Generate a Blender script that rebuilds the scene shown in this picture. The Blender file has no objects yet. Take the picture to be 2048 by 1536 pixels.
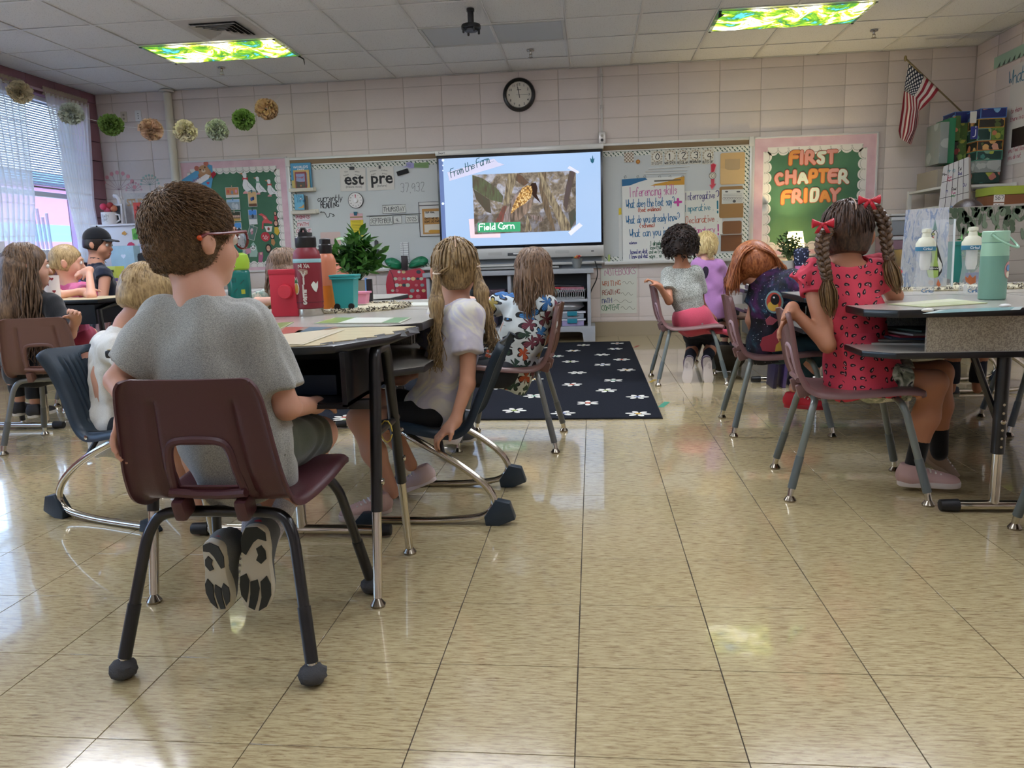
import bpy,bmesh,math,random,time
import numpy as np
from mathutils import Vector,Matrix,Euler
PI=math.pi
S=bpy.context.scene
COL=S.collection
rnd=random.Random(7)
# camera
CF,CP,CYAW,CR,CH=1549.5,.1646,-.1066,-.0308,.8892
_f=np.array([math.sin(CYAW)*math.cos(CP),math.cos(CYAW)*math.cos(CP),-math.sin(CP)])
_r=np.array([math.cos(CYAW),-math.sin(CYAW),0.]);_u=np.cross(_r,_f)
_r,_u=math.cos(CR)*_r+math.sin(CR)*_u,-math.sin(CR)*_r+math.cos(CR)*_u
CPOS=np.array([0,0,CH])
cam=bpy.data.cameras.new('camera');camo=bpy.data.objects.new('camera',cam);COL.objects.link(camo)
cam.sensor_width=36;cam.lens=CF/2048*36;cam.clip_start=.02
camo.matrix_world=Matrix(((_r[0],_u[0],-_f[0],0),(_r[1],_u[1],-_f[1],0),(_r[2],_u[2],-_f[2],CH),(0,0,0,1)))
S.camera=camo
def at(x,y,X=None,Y=None,Z=None):
 "point of the room seen at photo pixel x, y on the plane X=, Y= or Z="
 d=_f+(x-1024)/CF*_r-(y-768)/CF*_u
 t=X/d[0]if X is not None else Y/d[1]if Y is not None else(Z-CH)/d[2]
 return Vector(CPOS+t*d)
# light and exposure
S.view_settings.view_transform='Standard';S.view_settings.look='None'
S.view_settings.gamma=1;S.view_settings.use_curve_mapping=False
S.view_settings.exposure=1.0
S.cycles.max_bounces=6;S.cycles.diffuse_bounces=3;S.cycles.glossy_bounces=3;S.cycles.transmission_bounces=5
S.cycles.transparent_max_bounces=10;S.cycles.caustics_reflective=False;S.cycles.caustics_refractive=False
S.cycles.use_denoising=True;S.cycles.sample_clamp_indirect=4
wd=bpy.data.worlds.new('sky');S.world=wd;wd.use_nodes=True
_b=wd.node_tree.nodes['Background']
_sk=wd.node_tree.nodes.new('ShaderNodeTexSky');_sk.sky_type='NISHITA'
_sk.sun_elevation=math.radians(50);_sk.sun_rotation=math.radians(100);_sk.sun_disc=False
wd.node_tree.links.new(_sk.outputs[0],_b.inputs[0]);_b.inputs[1].default_value=.75
FILL_LAMPS={-3:12.5,-7:5.0,-10:2.8}  # strength per row of the unseen fill lights
XL,XR,YW,YB,H=-5.382,3.746,8.376,-1.6,2.7555
def lin(c):
 if isinstance(c,str):c=[int(c[i:i+2],16)for i in(0,2,4)]
 return tuple(((v/255)/12.92 if v/255<=.04045 else((v/255+.055)/1.055)**2.4)for v in c[:3])+(1,)
def area(name,loc,size,power,rot,color=(1,1,1),portal=False):
 l=bpy.data.lights.new(name,'AREA');l.shape='RECTANGLE';l.size,l.size_y=size;l.energy=power;l.color=color
 if portal:l.cycles.is_portal=True
 o=bpy.data.objects.new(name,l);COL.objects.link(o);o.location=loc;o.rotation_euler=rot;return o
# materials
class T:
 def __init__(s,name):
  s.m=bpy.data.materials.new(name);s.m.use_nodes=True;s.t=s.m.node_tree
  s.b=s.t.nodes['Principled BSDF'];s.o=s.t.nodes['Material Output']
 def n(s,ty,ins=None,**a):
  x=s.t.nodes.new('ShaderNode'+ty)
  for k,v in a.items():setattr(x,k,v)
  for k,v in(ins or{}).items():s.put(x.inputs[k],v)
  return x
 def put(s,sock,v):
  if isinstance(v,bpy.types.NodeSocket):s.t.links.new(v,sock)
  elif isinstance(v,bpy.types.Node):s.t.links.new(v.outputs[0],sock)
  else:
   if sock.type=='RGBA' and(isinstance(v,str)or max(v)>1.01):v=lin(v)
   sock.default_value=v
 def set(s,**k):
  for a,v in k.items():s.put(s.b.inputs[a.replace('_',' ')],v)
  return s
 def ma(s,op,a,b=0.,c=None):
  x=s.n('Math',operation=op);s.put(x.inputs[0],a);s.put(x.inputs[1],b)
  if c is not None:s.put(x.inputs[2],c)
  return x.outputs[0]
 def mix(s,f,a,b,bt='MIX'):
  x=s.n('MixRGB',blend_type=bt);s.put(x.inputs[0],f);s.put(x.inputs[1],a);s.put(x.inputs[2],b);return x.outputs[0]
 def co(s,kind='Object',sc=(1,1,1),rot=(0,0,0),loc=(0,0,0)):
  if kind=='World':src=s.n('NewGeometry').outputs['Position']
  else:src=s.n('TexCoord').outputs[kind]
  m=s.n('Mapping');s.put(m.inputs['Vector'],src);m.inputs['Scale'].default_value=sc
  m.inputs['Rotation'].default_value=rot;m.inputs['Location'].default_value=loc;return m.outputs[0]
 def noise(s,v,scale=5,detail=3,rough=.5,dist=0,out=0):
  return s.n('TexNoise',{'Vector':v,'Scale':scale,'Detail':detail,'Roughness':rough,'Distortion':dist}).outputs[out]
 def ramp(s,f,stops,interp='LINEAR'):
  x=s.n('ValToRGB');x.color_ramp.interpolation=interp;s.put(x.inputs[0],f);e=x.color_ramp.elements
  while len(e)<len(stops):e.new(.5)
  for el,(p,c)in zip(e,stops):el.position=p;el.color=lin(c)if isinstance(c,str)or max(c)>1.01 else tuple(c)+(1,)
  return x.outputs[0]
 def bump(s,h,st=.3,d=.01):
  x=s.n('Bump',{'Height':h,'Strength':st,'Distance':d});s.put(s.b.inputs['Normal'],x.outputs[0]);return x.outputs[0]
 def sep(s,v):
  x=s.n('SeparateXYZ');s.put(x.inputs[0],v);return x.outputs
_MC={}
def mat(c,rough=.55,metal=0,spec=.5,grain=0,gscale=200,emit=0,name=None,trans=0,ior=1.45,coat=0,alpha=1,var=0,sub=0):
 k=(str(c),rough,metal,spec,grain,gscale,emit,trans,ior,coat,alpha,var,sub)
 if k in _MC:return _MC[k]
 t=T(name or 'paint');t.set(Base_Color=lin(c),Roughness=rough,Metallic=metal)
 t.b.inputs['Specular IOR Level'].default_value=spec
 if trans:t.set(Transmission_Weight=trans,IOR=ior)
 if coat:t.set(Coat_Weight=coat,Coat_Roughness=.1)
 if emit:t.set(Emission_Color=lin(c),Emission_Strength=emit)
 if alpha<1:t.set(Alpha=alpha)
 if sub:t.set(Subsurface_Weight=sub,Subsurface_Radius=(.01,.004,.002));
 g=None
 if grain or var:g=t.noise(t.co('Object'),gscale,3)
 if grain:t.bump(g,grain,.002)
 if var:
  g2=t.noise(t.co('Object'),gscale*.2,4)
  t.set(Base_Color=t.mix(t.ma('MULTIPLY',t.ma('ADD',g,g2),var),lin(c),(0,0,0,1)))
 _MC[k]=t.m;return t.m
# mesh building
BASE={}
def link(o,parent=None):
 COL.objects.link(o)
 if parent is not None:o.parent=parent;BASE[o.name]=BASE[parent.name]
 return o
def tag(o,label=None,cat=None,group=None,kind=None):
 for k,v in(('label',label),('category',cat),('group',group),('kind',kind)):
  if v:o[k]=v
 return o
def thing(name,label,cat,base,group=None,kind=None):
 o=bpy.data.objects.new(name,None);COL.objects.link(o);o.empty_display_size=.05
 o.location=base;BASE[o.name]=Vector(base);return tag(o,label,cat,group,kind)
def copy_tree(o,parent=None):
 c=o.copy();COL.objects.link(c)
 if parent is not None:c.parent=parent
 for ch in o.children:copy_tree(ch,c)
 return c
def frame(d,up=(0,0,1)):
 "rotation matrix whose Z is d"
 d=Vector(d).normalized();up=Vector(up)
 if abs(d.dot(up.normalized()))>.98:up=Vector((0,1,0))if abs(d.y)<.9 else Vector((1,0,0))
 x=up.cross(d).normalized();y=d.cross(x)
 return Matrix((x,y,d)).transposed()
class MB:
 def __init__(s):s.v=[];s.f=[]
 def add(s,vs,fs):
  n=len(s.v);s.v+=[tuple(p)for p in vs];s.f+=[tuple(i+n for i in f)for f in fs];return s
 def box(s,a,b,M=None):
  (x0,y0,z0),(x1,y1,z1)=a,b
  v=[Vector((x,y,z))for z in(z0,z1)for y in(y0,y1)for x in(x0,x1)]
  if M is not None:v=[M@p for p in v]
  return s.add(v,[(0,2,3,1),(4,5,7,6),(0,1,5,4),(2,6,7,3),(0,4,6,2),(1,3,7,5)])
 def cbox(s,c,d,rot=(0,0,0)):
  M=Matrix.Translation(c)@Euler(rot).to_matrix().to_4x4()
  return s.box([-k/2 for k in d],[k/2 for k in d],M)
 def tube(s,pts,r,n=8,caps=True,flat=1.,up=(0,0,1)):
  pts=[Vector(p)for p in pts];m=len(pts);rs=r if hasattr(r,'__len__')else[r]*m
  R=None;vs=[]
  for i,p in enumerate(pts):
   d=(pts[min(i+1,m-1)]-pts[max(i-1,0)]).normalized()
   if R is None:R=frame(d,up)
   else:R=R.col[2].rotation_difference(d).to_matrix()@R
   for k in range(n):
    a=2*PI*k/n;vs.append(p+R@Vector((math.cos(a)*rs[i],math.sin(a)*rs[i]*flat,0)))
  fs=[(i*n+k,i*n+(k+1)%n,(i+1)*n+(k+1)%n,(i+1)*n+k)for i in range(m-1)for k in range(n)]
  if caps:fs+=[tuple(range(n))[::-1],tuple(range((m-1)*n,m*n))]
  return s.add(vs,fs)
 def lathe(s,prof,c=(0,0,0),n=24,M=None,sx=1,sy=1):
  c=Vector(c);vs=[]
  for r,z in prof:
   for k in range(n):
    a=2*PI*k/n;p=Vector((r*math.cos(a)*sx,r*math.sin(a)*sy,z));vs.append((M@p if M is not None else p)+c)
  m=len(prof)
  fs=[(i*n+k,i*n+(k+1)%n,(i+1)*n+(k+1)%n,(i+1)*n+k)for i in range(m-1)for k in range(n)]
  fs+=[tuple(range(n))[::-1],tuple(range((m-1)*n,m*n))]
  return s.add(vs,fs)
 def prism(s,poly,fn,d0=0,d1=.002):
  "poly of (u,v); fn(u,v,d) -> point"
  n=len(poly);vs=[fn(u,v,d0)for u,v in poly]+[fn(u,v,d1)for u,v in poly]
  return s.add(vs,[tuple(range(n))[::-1],tuple(range(n,2*n))]+[(k,(k+1)%n,n+(k+1)%n,n+k)for k in range(n)])
 def ball(s,c,r,n=10,m=7,sc=(1,1,1),R=None):
  c=Vector(c);vs=[];fs=[]
  for i in range(m+1):
   t=PI*i/m
   for k in range(n):
    a=2*PI*k/n;p=Vector((math.sin(t)*math.cos(a)*sc[0],math.sin(t)*math.sin(a)*sc[1],math.cos(t)*sc[2]))*r
    vs.append(c+(R@p if R is not None else p))
  for i in range(m):
   for k in range(n):fs.append((i*n+k,(i+1)*n+k,(i+1)*n+(k+1)%n,i*n+(k+1)%n))
  return s.add(vs,fs)
 def grid(s,P,closed=False):
  "P[i][j] points"
  n,m=len(P),len(P[0])
  return s.add([p for row in P for p in row],[(i*m+j,i*m+(j+1)%m,(i+1)*m+(j+1)%m,(i+1)*m+j)for i in range(n-1)for j in range(m if closed else m-1)])
 def build(s,name,m,parent=None,bevel=0,smooth=40,seg=2,fix=True,solid=0,local=False,kind=None,sub=0):
  me=bpy.data.meshes.new(name)
  off=Vector((0,0,0))
  if parent is not None and not local:off=BASE[parent.name]
  elif parent is None and not local:
   a=np.array(s.v,float);off=Vector(((a[:,0].min()+a[:,0].max())/2,(a[:,1].min()+a[:,1].max())/2,a[:,2].min()))
  me.from_pydata([Vector(p)-off for p in s.v],[],s.f)
  if bevel or fix or solid or sub:
   bm=bmesh.new();bm.from_mesh(me)
   if fix:bmesh.ops.remove_doubles(bm,verts=bm.verts,dist=1e-6);bmesh.ops.recalc_face_normals(bm,faces=bm.faces)
   if solid:bmesh.ops.solidify(bm,geom=bm.faces[:]+bm.edges[:]+bm.verts[:],thickness=solid)
   if bevel:
    es=[e for e in bm.edges if len(e.link_faces)==2 and e.calc_face_angle(0)>.6]
    bmesh.ops.bevel(bm,geom=es,offset=bevel,segments=seg,profile=.6,affect='EDGES',clamp_overlap=True)
   if sub:bmesh.ops.subdivide_edges(bm,edges=bm.edges,cuts=sub,smooth=1)
   bm.to_mesh(me);bm.free()
  me.shade_smooth()
  if smooth is not None and smooth<180:me.set_sharp_from_angle(angle=math.radians(smooth))
  me.materials.append(m)
  o=bpy.data.objects.new(name,me);link(o,parent)
  if parent is None:o.location=off;BASE[o.name]=Vector(off)
  if kind:o['kind']=kind
  return o
def wf(Y=YW,d=0):
 "frame on the front wall: u = room X, v = height, depth towards the room"
 return lambda u,v,e=0:Vector((u,Y-d-e,v))
def rrect(u0,v0,u1,v1,r,n=4):
 P=[]
 for(cx,cy,a0)in((u1-r,v1-r,0),(u0+r,v1-r,90),(u0+r,v0+r,180),(u1-r,v0+r,270)):
  for k in range(n+1):a=math.radians(a0+90*k/n);P.append((cx+r*math.cos(a),cy+r*math.sin(a)))
 return P
def rect(u0,v0,u1,v1):return[(u0,v0),(u1,v0),(u1,v1),(u0,v1)]
def disc(cu,cv,r,n=24,ry=None):return[(cu+r*math.cos(2*PI*k/n),cv+(ry or r)*math.sin(2*PI*k/n))for k in range(n)]
def chaikin(P,it=1,closed=False):
 P=[Vector(p)for p in P]
 for _ in range(it):
  Q=[]if closed else[P[0]]
  for i in range(len(P)-(0 if closed else 1)):
   a,b=P[i],P[(i+1)%len(P)];Q+=[a*.75+b*.25,a*.25+b*.75]
  if not closed:Q.append(P[-1])
  P=Q
 return P
# lettering by strokes (two digits = one pen point; y 2 is the line, 9 the cap height)
GL={'A':'022952,1444','B':'0209394847360 6,36454332 02'.replace(' ',''),'C':'5849290604235 253'.replace(' ','')[:14],'D':'02092949464532 02'.replace(' ',''),'E':'59090252,0646','F':'590902,0646','G':'58392906042353555 35'.replace(' ','')[:16]+'35','H':'0902,0656,5952','I':'1912','J':'4943220313','K':'0902,5906 52'.replace(' ',''),'L':'090252','M':'0209265952','N':'02095259','O':'29060422425446 4929'.replace(' ',''),'P':'02093948463505','Q':'2906042242544629,3352','R':'02093948463606,2652','S':'5829171635443322 03'.replace(' ',''),'T':'0959,2922','U':'09042232424459','V':'092259','W':'0912264259','X':'0952,5902','Y':'092659,2622','Z':'09590252','a':'4626050312223344,4642','b':'0902,0526364422 03'.replace(' ',''),'c':'4526150412323443'[:12]+'43','d':'4942,4526150312233344','e':'04444526150412 4 3'.replace(' ',''),'f':'4839281712,0636','g':'4626050312223344,46413010 01'.replace(' ',''),'h':'0902,0526364442','i':'1612,1819','j':'26211000,2829','k':'0902,460442','l':'1912','m':'0602,05162622,25364542','n':'0602,0526364442','o':'2605031223344526','p':'0600,0526364422 03'.replace(' ',''),'q':'4640,4526150312233344','r':'0602,04162646','s':'4526150 544332202'.replace(' ','')[:14],'t':'190312 32,0636'.replace(' ',''),'u':'0603123244,4642','v':'062246','w':'0612253246','x':'0642,4602','y':'0622,4610','z':'06460242','?':'08193948474524 23,2221'.replace(' ','')[:15],'!':'1914,1211','.':'1212',',':'1211',':':'1313,1616','0':'29060422424654 4929'.replace(' ','')[:8]+'444729','1':'071912','2':'08194947 0252'.replace(' ',''),'3':'08193948463626,36454332 03'.replace(' ',''),'4':'42490454','5':'49091636 45433203'.replace(' ',''),'6':'4919040222434516','7':'095922','8':'2907461403223243 2507 4929'.replace(' ',''),'9':'4647290714 4642'.replace(' ','')[:10]+'4742',"'":'2928','-':'1545','(':'29160422',')':'1936341 2'.replace(' ',''),'+':'2723,0545','~':'04162532 2541526456'.replace(' ',''),'&':'52170829 3704 12 3255'.replace(' ',''),'/':'0249'}
def glyph(ch):
 out=[]
 for st in GL.get(ch,'').split(','):
  st=st[:len(st)//2*2]
  p=[(int(st[i]),int(st[i+1])-2)for i in range(0,len(st),2)]
  if p:out.append(p)
 return out
_SK=[0]
def strokes(mb,fn,P,w,d=.0012,th=0,rnd_cap=5):
 "flat ribbon of width w along P (2D) with round ends"
 _SK[0]=(_SK[0]+1)%97;d+=_SK[0]*6e-6
 P=[Vector(p)for p in P]
 if len(P)==1 or(P[0]-P[-1]).length<1e-6 and len(P)==2:mb.prism(disc(P[0].x,P[0].y,w/2,8),fn,d-.0006,d);return
 L=[];R=[];n=len(P)
 for i,p in enumerate(P):
  t=(P[min(i+1,n-1)]-P[max(i-1,0)]).normalized();nn=Vector((-t.y,t.x))*w/2
  L.append(p+nn);R.append(p-nn)
 for i in range(n-1):mb.add([fn(q.x,q.y,d)for q in(L[i],R[i],R[i+1],L[i+1])],[(0,1,2,3)])
 for q_,p in enumerate((P[0],P[-1])if w>.004 else()):
  d+=3e-6
  mb.add([fn(p.x+w/2*math.cos(2*PI*k/12),p.y+w/2*math.sin(2*PI*k/12),d)for k in range(12)],[tuple(range(12))])
def write(mb,fn,s,u,v,h,w,slant=0,ang=0,d=.0012,center=False,sp=1.0,wx=1.,smooth=1):
 "handwritten line s; h = cap height, w = pen width"
 k=h/7;adv=[(5.6 if c.isupper()or c in '0234567890?' else 2.6 if c in 'il.,!\'I1:' else 3.6 if c==' ' else 4.9)*sp for c in s]
 tot=sum(adv)*k*wx;cx=-tot/2 if center else 0;ca,sa=math.cos(ang),math.sin(ang)
 for c,a in zip(s,adv):
  for st in glyph(c):
   q=[(cx+(x+y*slant)*k*wx,y*k)for x,y in st]
   q=[(u+x*ca-y*sa,v+x*sa+y*ca)for x,y in q]
   if len(q)>2:q=chaikin(q,smooth)
   strokes(mb,fn,q,w,d)
  cx+=a*k*wx
 return tot
def text(mb,fn,s,u,v,size,d=.0012,bold=0,align='CENTER',ang=0,sx=1,space=1):
 "printed text in the built-in sans face, as flat mesh"
 c=bpy.data.curves.new('t','FONT');c.body=s;c.size=size;c.offset=bold;c.align_x=align;c.resolution_u=2;c.space_character=space
 o=bpy.data.objects.new('t',c);COL.objects.link(o);me=bpy.data.meshes.new_from_object(o)
 ca,sa=math.cos(ang),math.sin(ang)
 mb.add([fn(u+x*sx*ca-y*sa,v+x*sx*sa+y*ca,d)for x,y,z in(q.co for q in me.vertices)],[tuple(p.vertices)for p in me.polygons])
 bpy.data.objects.remove(o);bpy.data.curves.remove(c);bpy.data.meshes.remove(me)
# room shell
def m_block(name,c,c2,rough=.42,bst=.35):
 t=T(name);w=t.co('World');n1=t.noise(w,2.2,3);n2=t.noise(w,90,3)
 r=t.n('ObjectInfo').outputs['Random']
 base=t.mix(t.ma('MULTIPLY',n1,.8),lin(c),lin(c2))
 base=t.mix(t.ma('MULTIPLY',r,.10),base,(.25,.22,.2,1))
 t.set(Base_Color=base,Roughness=rough);t.bump(t.ma('ADD',n2,t.ma('MULTIPLY',n1,.4)),bst,.004);return t.m
M_BLOCK=m_block('painted_block','e6dad5','ddd1c9');M_MORTAR=mat('cfc4bc',.6)
M_MAUVE=m_block('mauve_block','9a6a74','8a5d68');M_MAUVEM=mat('7a525b',.6)
M_BLOCKR=m_block('painted_block_right','e6d9d7','dccfcb')
def m_floor():
 t=T('vinyl_tile');w=t.co('World',(12,88,12));r=t.n('ObjectInfo').outputs['Random']
 off=t.n('VectorMath',operation='ADD');t.put(off.inputs[0],w);cx=t.n('CombineXYZ',{0:t.ma('MULTIPLY',r,37.),1:t.ma('MULTIPLY',r,91.)});t.put(off.inputs[1],cx)
 n1=t.noise(off.outputs[0],2.1,4,.62,.4);n2=t.noise(off.outputs[0],4.7,3,.6,.3)
 c=t.ramp(n1,[(.28,'87704f'),(.40,'a9946c'),(.50,'bfae83'),(.60,'c8b78b'),(.76,'d4c7a0')])
 fl=t.ma('GREATER_THAN',n2,.665);c=t.mix(t.ma('MULTIPLY',fl,.75),c,lin('8b6f55'))
 fw=t.ma('LESS_THAN',n2,.325);c=t.mix(t.ma('MULTIPLY',fw,.4),c,lin('e0d6ba'))
 c=t.mix(t.ma('MULTIPLY',r,.06),c,(.3,.25,.2,1))
 d=t.noise(t.co('World'),.9,4);c=t.mix(t.ma('MULTIPLY',t.ma('SUBTRACT',d,.45),.3),c,lin('8a7a60'))
 wv=t.noise(t.co('World'),3.2,2);sm=t.noise(t.co('World'),40,2)
 t.set(Base_Color=c,Roughness=t.ma('ADD',t.ma('MULTIPLY',wv,.10),.10));t.b.inputs['Specular IOR Level'].default_value=.62
 t.set(Coat_Weight=.75,Coat_Roughness=.035)
 t.bump(t.ma('ADD',t.ma('MULTIPLY',wv,.8),t.ma('MULTIPLY',sm,.05)),.25,.01);return t.m
M_FLOOR=m_floor()
def m_ceil():
 t=T('acoustic_tile');w=t.co('World');v=t.n('TexVoronoi',{'Vector':w,'Scale':75.});n=t.noise(w,60,3)
 pit=t.ma('MULTIPLY',t.ma('LESS_THAN',v.outputs['Distance'],t.ma('MULTIPLY',n,.36)),.55)
 t.set(Base_Color=t.mix(pit,lin('efefef'),lin('8f8c89')),Roughness=.9);t.bump(t.ma('SUBTRACT',n,pit),.5,.003);return t.m
M_CEIL=m_ceil();M_TBAR=mat('f0efee',.35)
E0=.0012
fl=MB().box((XL-.2,YB-.2,-.1),(XR+.2,YW+.2,-.002)).build('floor',mat('3a3024',.8));fl['kind']='structure'
TS=.3048;fx0,fy0=-.0424,1.568
cells=[];stuff=MB()
for i in range(-18,14):
 for j in range(-11,24):
  x0,y0=fx0+i*TS,fy0+j*TS;x1,y1=min(x0+TS,XR),min(y0+TS,YW);x0,y0=max(x0,XL),max(y0,YB)
  if x1-x0<.02 or y1-y0<.02:continue
  full=x1-x0>TS-.001 and y1-y0>TS-.001
  c=Vector(((x0+x1)/2,(y0+y1)/2,0));d=np.array(c)-CPOS;z=d@_f
  vis=z>.3 and abs(d@_r/z*CF)<1060 and abs(d@_u/z*CF)<800
  cells.append((z if vis and full else 99,x0,y0,x1,y1))
cells.sort();tm=None
G=.0011
for k,(z,x0,y0,x1,y1)in enumerate(cells):
 if k<296 and z<90:
  if tm is None:
   o=MB().box((-TS/2+G,-TS/2+G,-.004),(TS/2-G,TS/2-G,0)).build('floor_tile',M_FLOOR,fl,bevel=.0006,seg=1,local=True);tm=o.data
  else:o=bpy.data.objects.new('floor_tile',tm);link(o,fl)
  o.location=Vector(((x0+x1)/2,(y0+y1)/2,0))-BASE[fl.name]
 else:stuff.box((x0+G,y0+G,-.004),(x1-G,y1-G,0))
stuff.build('floor_tiles_beyond',M_FLOOR,fl,kind='stuff')
def wall(name,a,b,m):o=MB().box(a,b).build(name,m);o['kind']='structure';return o
wl=wall('wall_front',(XL-.2,YW+.006,-.1),(XR+.2,YW+.2,H+.05),M_MORTAR)
BX,BZ=.4064,.2045
def blockmesh(w,h,m,parent,axis,loc,cache={}):
 k=(round(w,4),round(h,4),m.name,axis)
 if k in cache:o=bpy.data.objects.new('concrete_block',cache[k]);link(o,parent)
 else:
  g=.003;a,b=((-w/2+g,-.02,-h/2+g),(w/2-g,.02,h/2-g))if axis=='y' else((-.02,-w/2+g,-h/2+g),(.02,w/2-g,h/2-g))
  o=MB().box(a,b).build('concrete_block',m,parent,bevel=.0035,seg=2,local=True);cache[k]=o.data
 o.location=Vector(loc)-BASE[parent.name];return o
rest=MB()
for i in range(-15,9):
 x0=max(.4895+i*BX,XL);x1=min(.4895+(i+1)*BX,XR)
 if x1-x0<.02:continue
 for j in range(14):
  z0=j*BZ if j else.154;z1=min((j+1)*BZ,H)
  if x1-x0>BX-.01 and 0<=j<13:blockmesh(x1-x0,z1-z0,M_BLOCK,wl,'y',((x0+x1)/2,YW+.02,(z0+z1)/2))
  else:rest.box((x0+.003,YW,z0+.003),(x1-.003,YW+.04,z1-.003))
rest.build('cut_blocks',M_BLOCK,wl,bevel=.003,kind='stuff')
bb=wall('baseboard_front',(XL,YW-.001,0),(XR,YW+.03,.152),mat('a3957c',.5,grain=.2,gscale=80))
WY0,WY1,WZ0,WZ1=5.35,8.12,.98,2.60
lw=wall('wall_left',(XL-.3,YB,-.1),(XL-.006,YB+.2,H+.05),M_MAUVEM)
q=MB()
for(y0,y1)in((YB,-.6),(1.9,2.35),(4.85,WY0),(WY1,YW+.2)):q.box((XL-.3,y0,WZ0),(XL-.03,y1,WZ1))
q.box((XL-.3,YB,0),(XL-.03,YW+.2,WZ0));q.box((XL-.3,YB,WZ1),(XL-.03,YW+.2,H+.05))
q.build('wall_core',M_MAUVEM,lw)
for j in range(14):
 z0,z1=j*BZ,min((j+1)*BZ,H);blockmesh(YW-WY1,z1-z0,M_MAUVE,lw,'x',(XL-.02,(YW+WY1)/2,(z0+z1)/2))
for i in range(8):
 y1=WY1-i*BX;blockmesh(BX,H-WZ1,M_MAUVE,lw,'x',(XL-.02,y1-BX/2,(H+WZ1)/2))
for i in range(6):
 for j in range(5):
  blockmesh(BX,.196,M_MAUVE,lw,'x',(XL-.02,WY1-(i+.5)*BX,(j+.5)*.196))
q=MB().box((XL-.04,YB,0),(XL,4.87,WZ0));q.box((XL-.04,YB,WZ1),(XL,4.87,H))
for(y0,y1)in((YB,-.6),(1.9,2.35),(4.85,WY0)):q.box((XL-.04,y0,WZ0),(XL,y1,WZ1))
q.build('wall_face',M_MAUVE,lw)
rv=MB().box((XL-.28,WY1-.012,WZ0),(XL-.001,WY1+.0,WZ1));rv.box((XL-.28,WY0,WZ1-.012),(XL-.001,WY1,WZ1))
o=rv.build('trim_1',m_block('lilac_reveal','c79ac6','b98bb6'));o['kind']='structure'
rw=wall('wall_right',(XR+.006,YB,-.1),(XR+.2,YW+.2,H+.05),M_MORTAR)
for i in range(5):
 for j in range(14):
  z0,z1=j*BZ,min((j+1)*BZ,H);blockmesh(BX,z1-z0,M_BLOCKR,rw,'x',(XR+.02,YW-(i+.5)*BX,(z0+z1)/2))
MB().box((XR,YB,0),(XR+.04,YW-5*BX,H)).build('wall_face',M_BLOCKR,rw)
wall('wall_rear',(XL-.2,YB-.2,-.1),(XR+.2,YB,H+.05),M_BLOCKR)
ce=wall('ceiling',(XL-.3,YB-.2,H+.045),(XR+.2,YW+.2,H+.12),mat('8a8580',.9))
GX,GY,GS=-2.024,6.067,.6096
LIGHTS=[(-3,1),(5,1)];PLAIN=[(1,1)]
def lit_cells():return{(i+k,j)for i,j in LIGHTS+PLAIN for k in(0,1)}|{(-2,0)}|{(i+k,j)for i in(-3,1,5)for j in(-3,-7,-10)for k in(0,1)}
far=MB();tmesh=None;holes=lit_cells()
for i in range(-6,10):
 for j in range(-13,4):
  if(i,j)in holes:continue
  x0,y0=GX+i*GS,GY+j*GS;x1,y1=min(x0+GS,XR),min(y0+GS,YW);x0,y0=max(x0,XL),max(y0,YB)
  if x1-x0<.05 or y1-y0<.05:continue
  if j>=-2:
   if x1-x0>.6 and y1-y0>.6 and tmesh:o=bpy.data.objects.new('ceiling_tile',tmesh);link(o,ce)
   else:
    w,h=(x1-x0)/2-.004,(y1-y0)/2-.004
    o=MB().box((-w,-h,0),(w,h,.015)).build('ceiling_tile',M_CEIL,ce,local=True)
    if x1-x0>.6 and y1-y0>.6:tmesh=o.data
   o.location=Vector(((x0+x1)/2,(y0+y1)/2,H+.006+rnd.uniform(0,.003)))-BASE[ce.name]
  else:far.box((x0,y0,H+.006),(x1,y1,H+.02))
far.build('ceiling_tiles_behind',M_CEIL,ce,kind='stuff')
for i in range(-5,10):
 x=GX+i*GS
 MB().box((x-.012,YB,H),(x+.012,YW,H+.004)).box((x-.0015,YB,H),(x+.0015,YW,H+.04)).build('tee_bar',M_TBAR,ce)
for j in range(-12,4):
 y=GY+j*GS
 MB().box((XL,y-.012,H+.0008),(XR,y+.012,H+.0045)).build('tee_bar',M_TBAR,ce)
MB().box((XL,YW-.022,H),(XR,YW,H+.003)).build('tee_bar',M_TBAR,ce);MB().box((XL,YB,H),(XL+.022,YW,H+.003)).build('tee_bar',M_TBAR,ce)
MB().box((XR-.022,YB,H),(XR,YW,H+.003)).build('tee_bar',M_TBAR,ce)
def m_cover():
 t=T('forest_cover');v=t.co('Object');a=t.noise(v,3.2,6,.65,1.2);b=t.noise(v,9,5,.7,.5)
 c=t.ramp(a,[(.28,'145a96'),(.36,'3f9ccc'),(.40,'2a5a1c'),(.46,'4f7a1c'),(.50,'8f9a20'),(.535,'e8dc70'),(.56,'fffff4'),(.60,'fffff4'),(.63,'c9b428'),(.72,'4f7a1c'),(.8,'2a5a1c')])
 lf=t.ramp(b,[(.38,(0,0,0)),(.5,(1,1,1))]);c=t.mix(t.ma('MULTIPLY',t.ma('SUBTRACT',1.,lf),.85),c,lin('1d4a16'))
 s=t.sep(v);ed=t.ma('MAXIMUM',t.ma('GREATER_THAN',t.ma('ABSOLUTE',s[0]),.578),t.ma('GREATER_THAN',t.ma('ABSOLUTE',s[1]),.278))
 c=t.mix(t.ma('MULTIPLY',ed,.9),c,(.01,.015,.01,1))
 t.set(Base_Color=(.05,.05,.05,1),Roughness=.9,Emission_Color=c,Emission_Strength=2.1);return t.m
M_COVER=m_cover()
M_LENSOFF=mat('c4cad0',.35,grain=.1)
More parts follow.
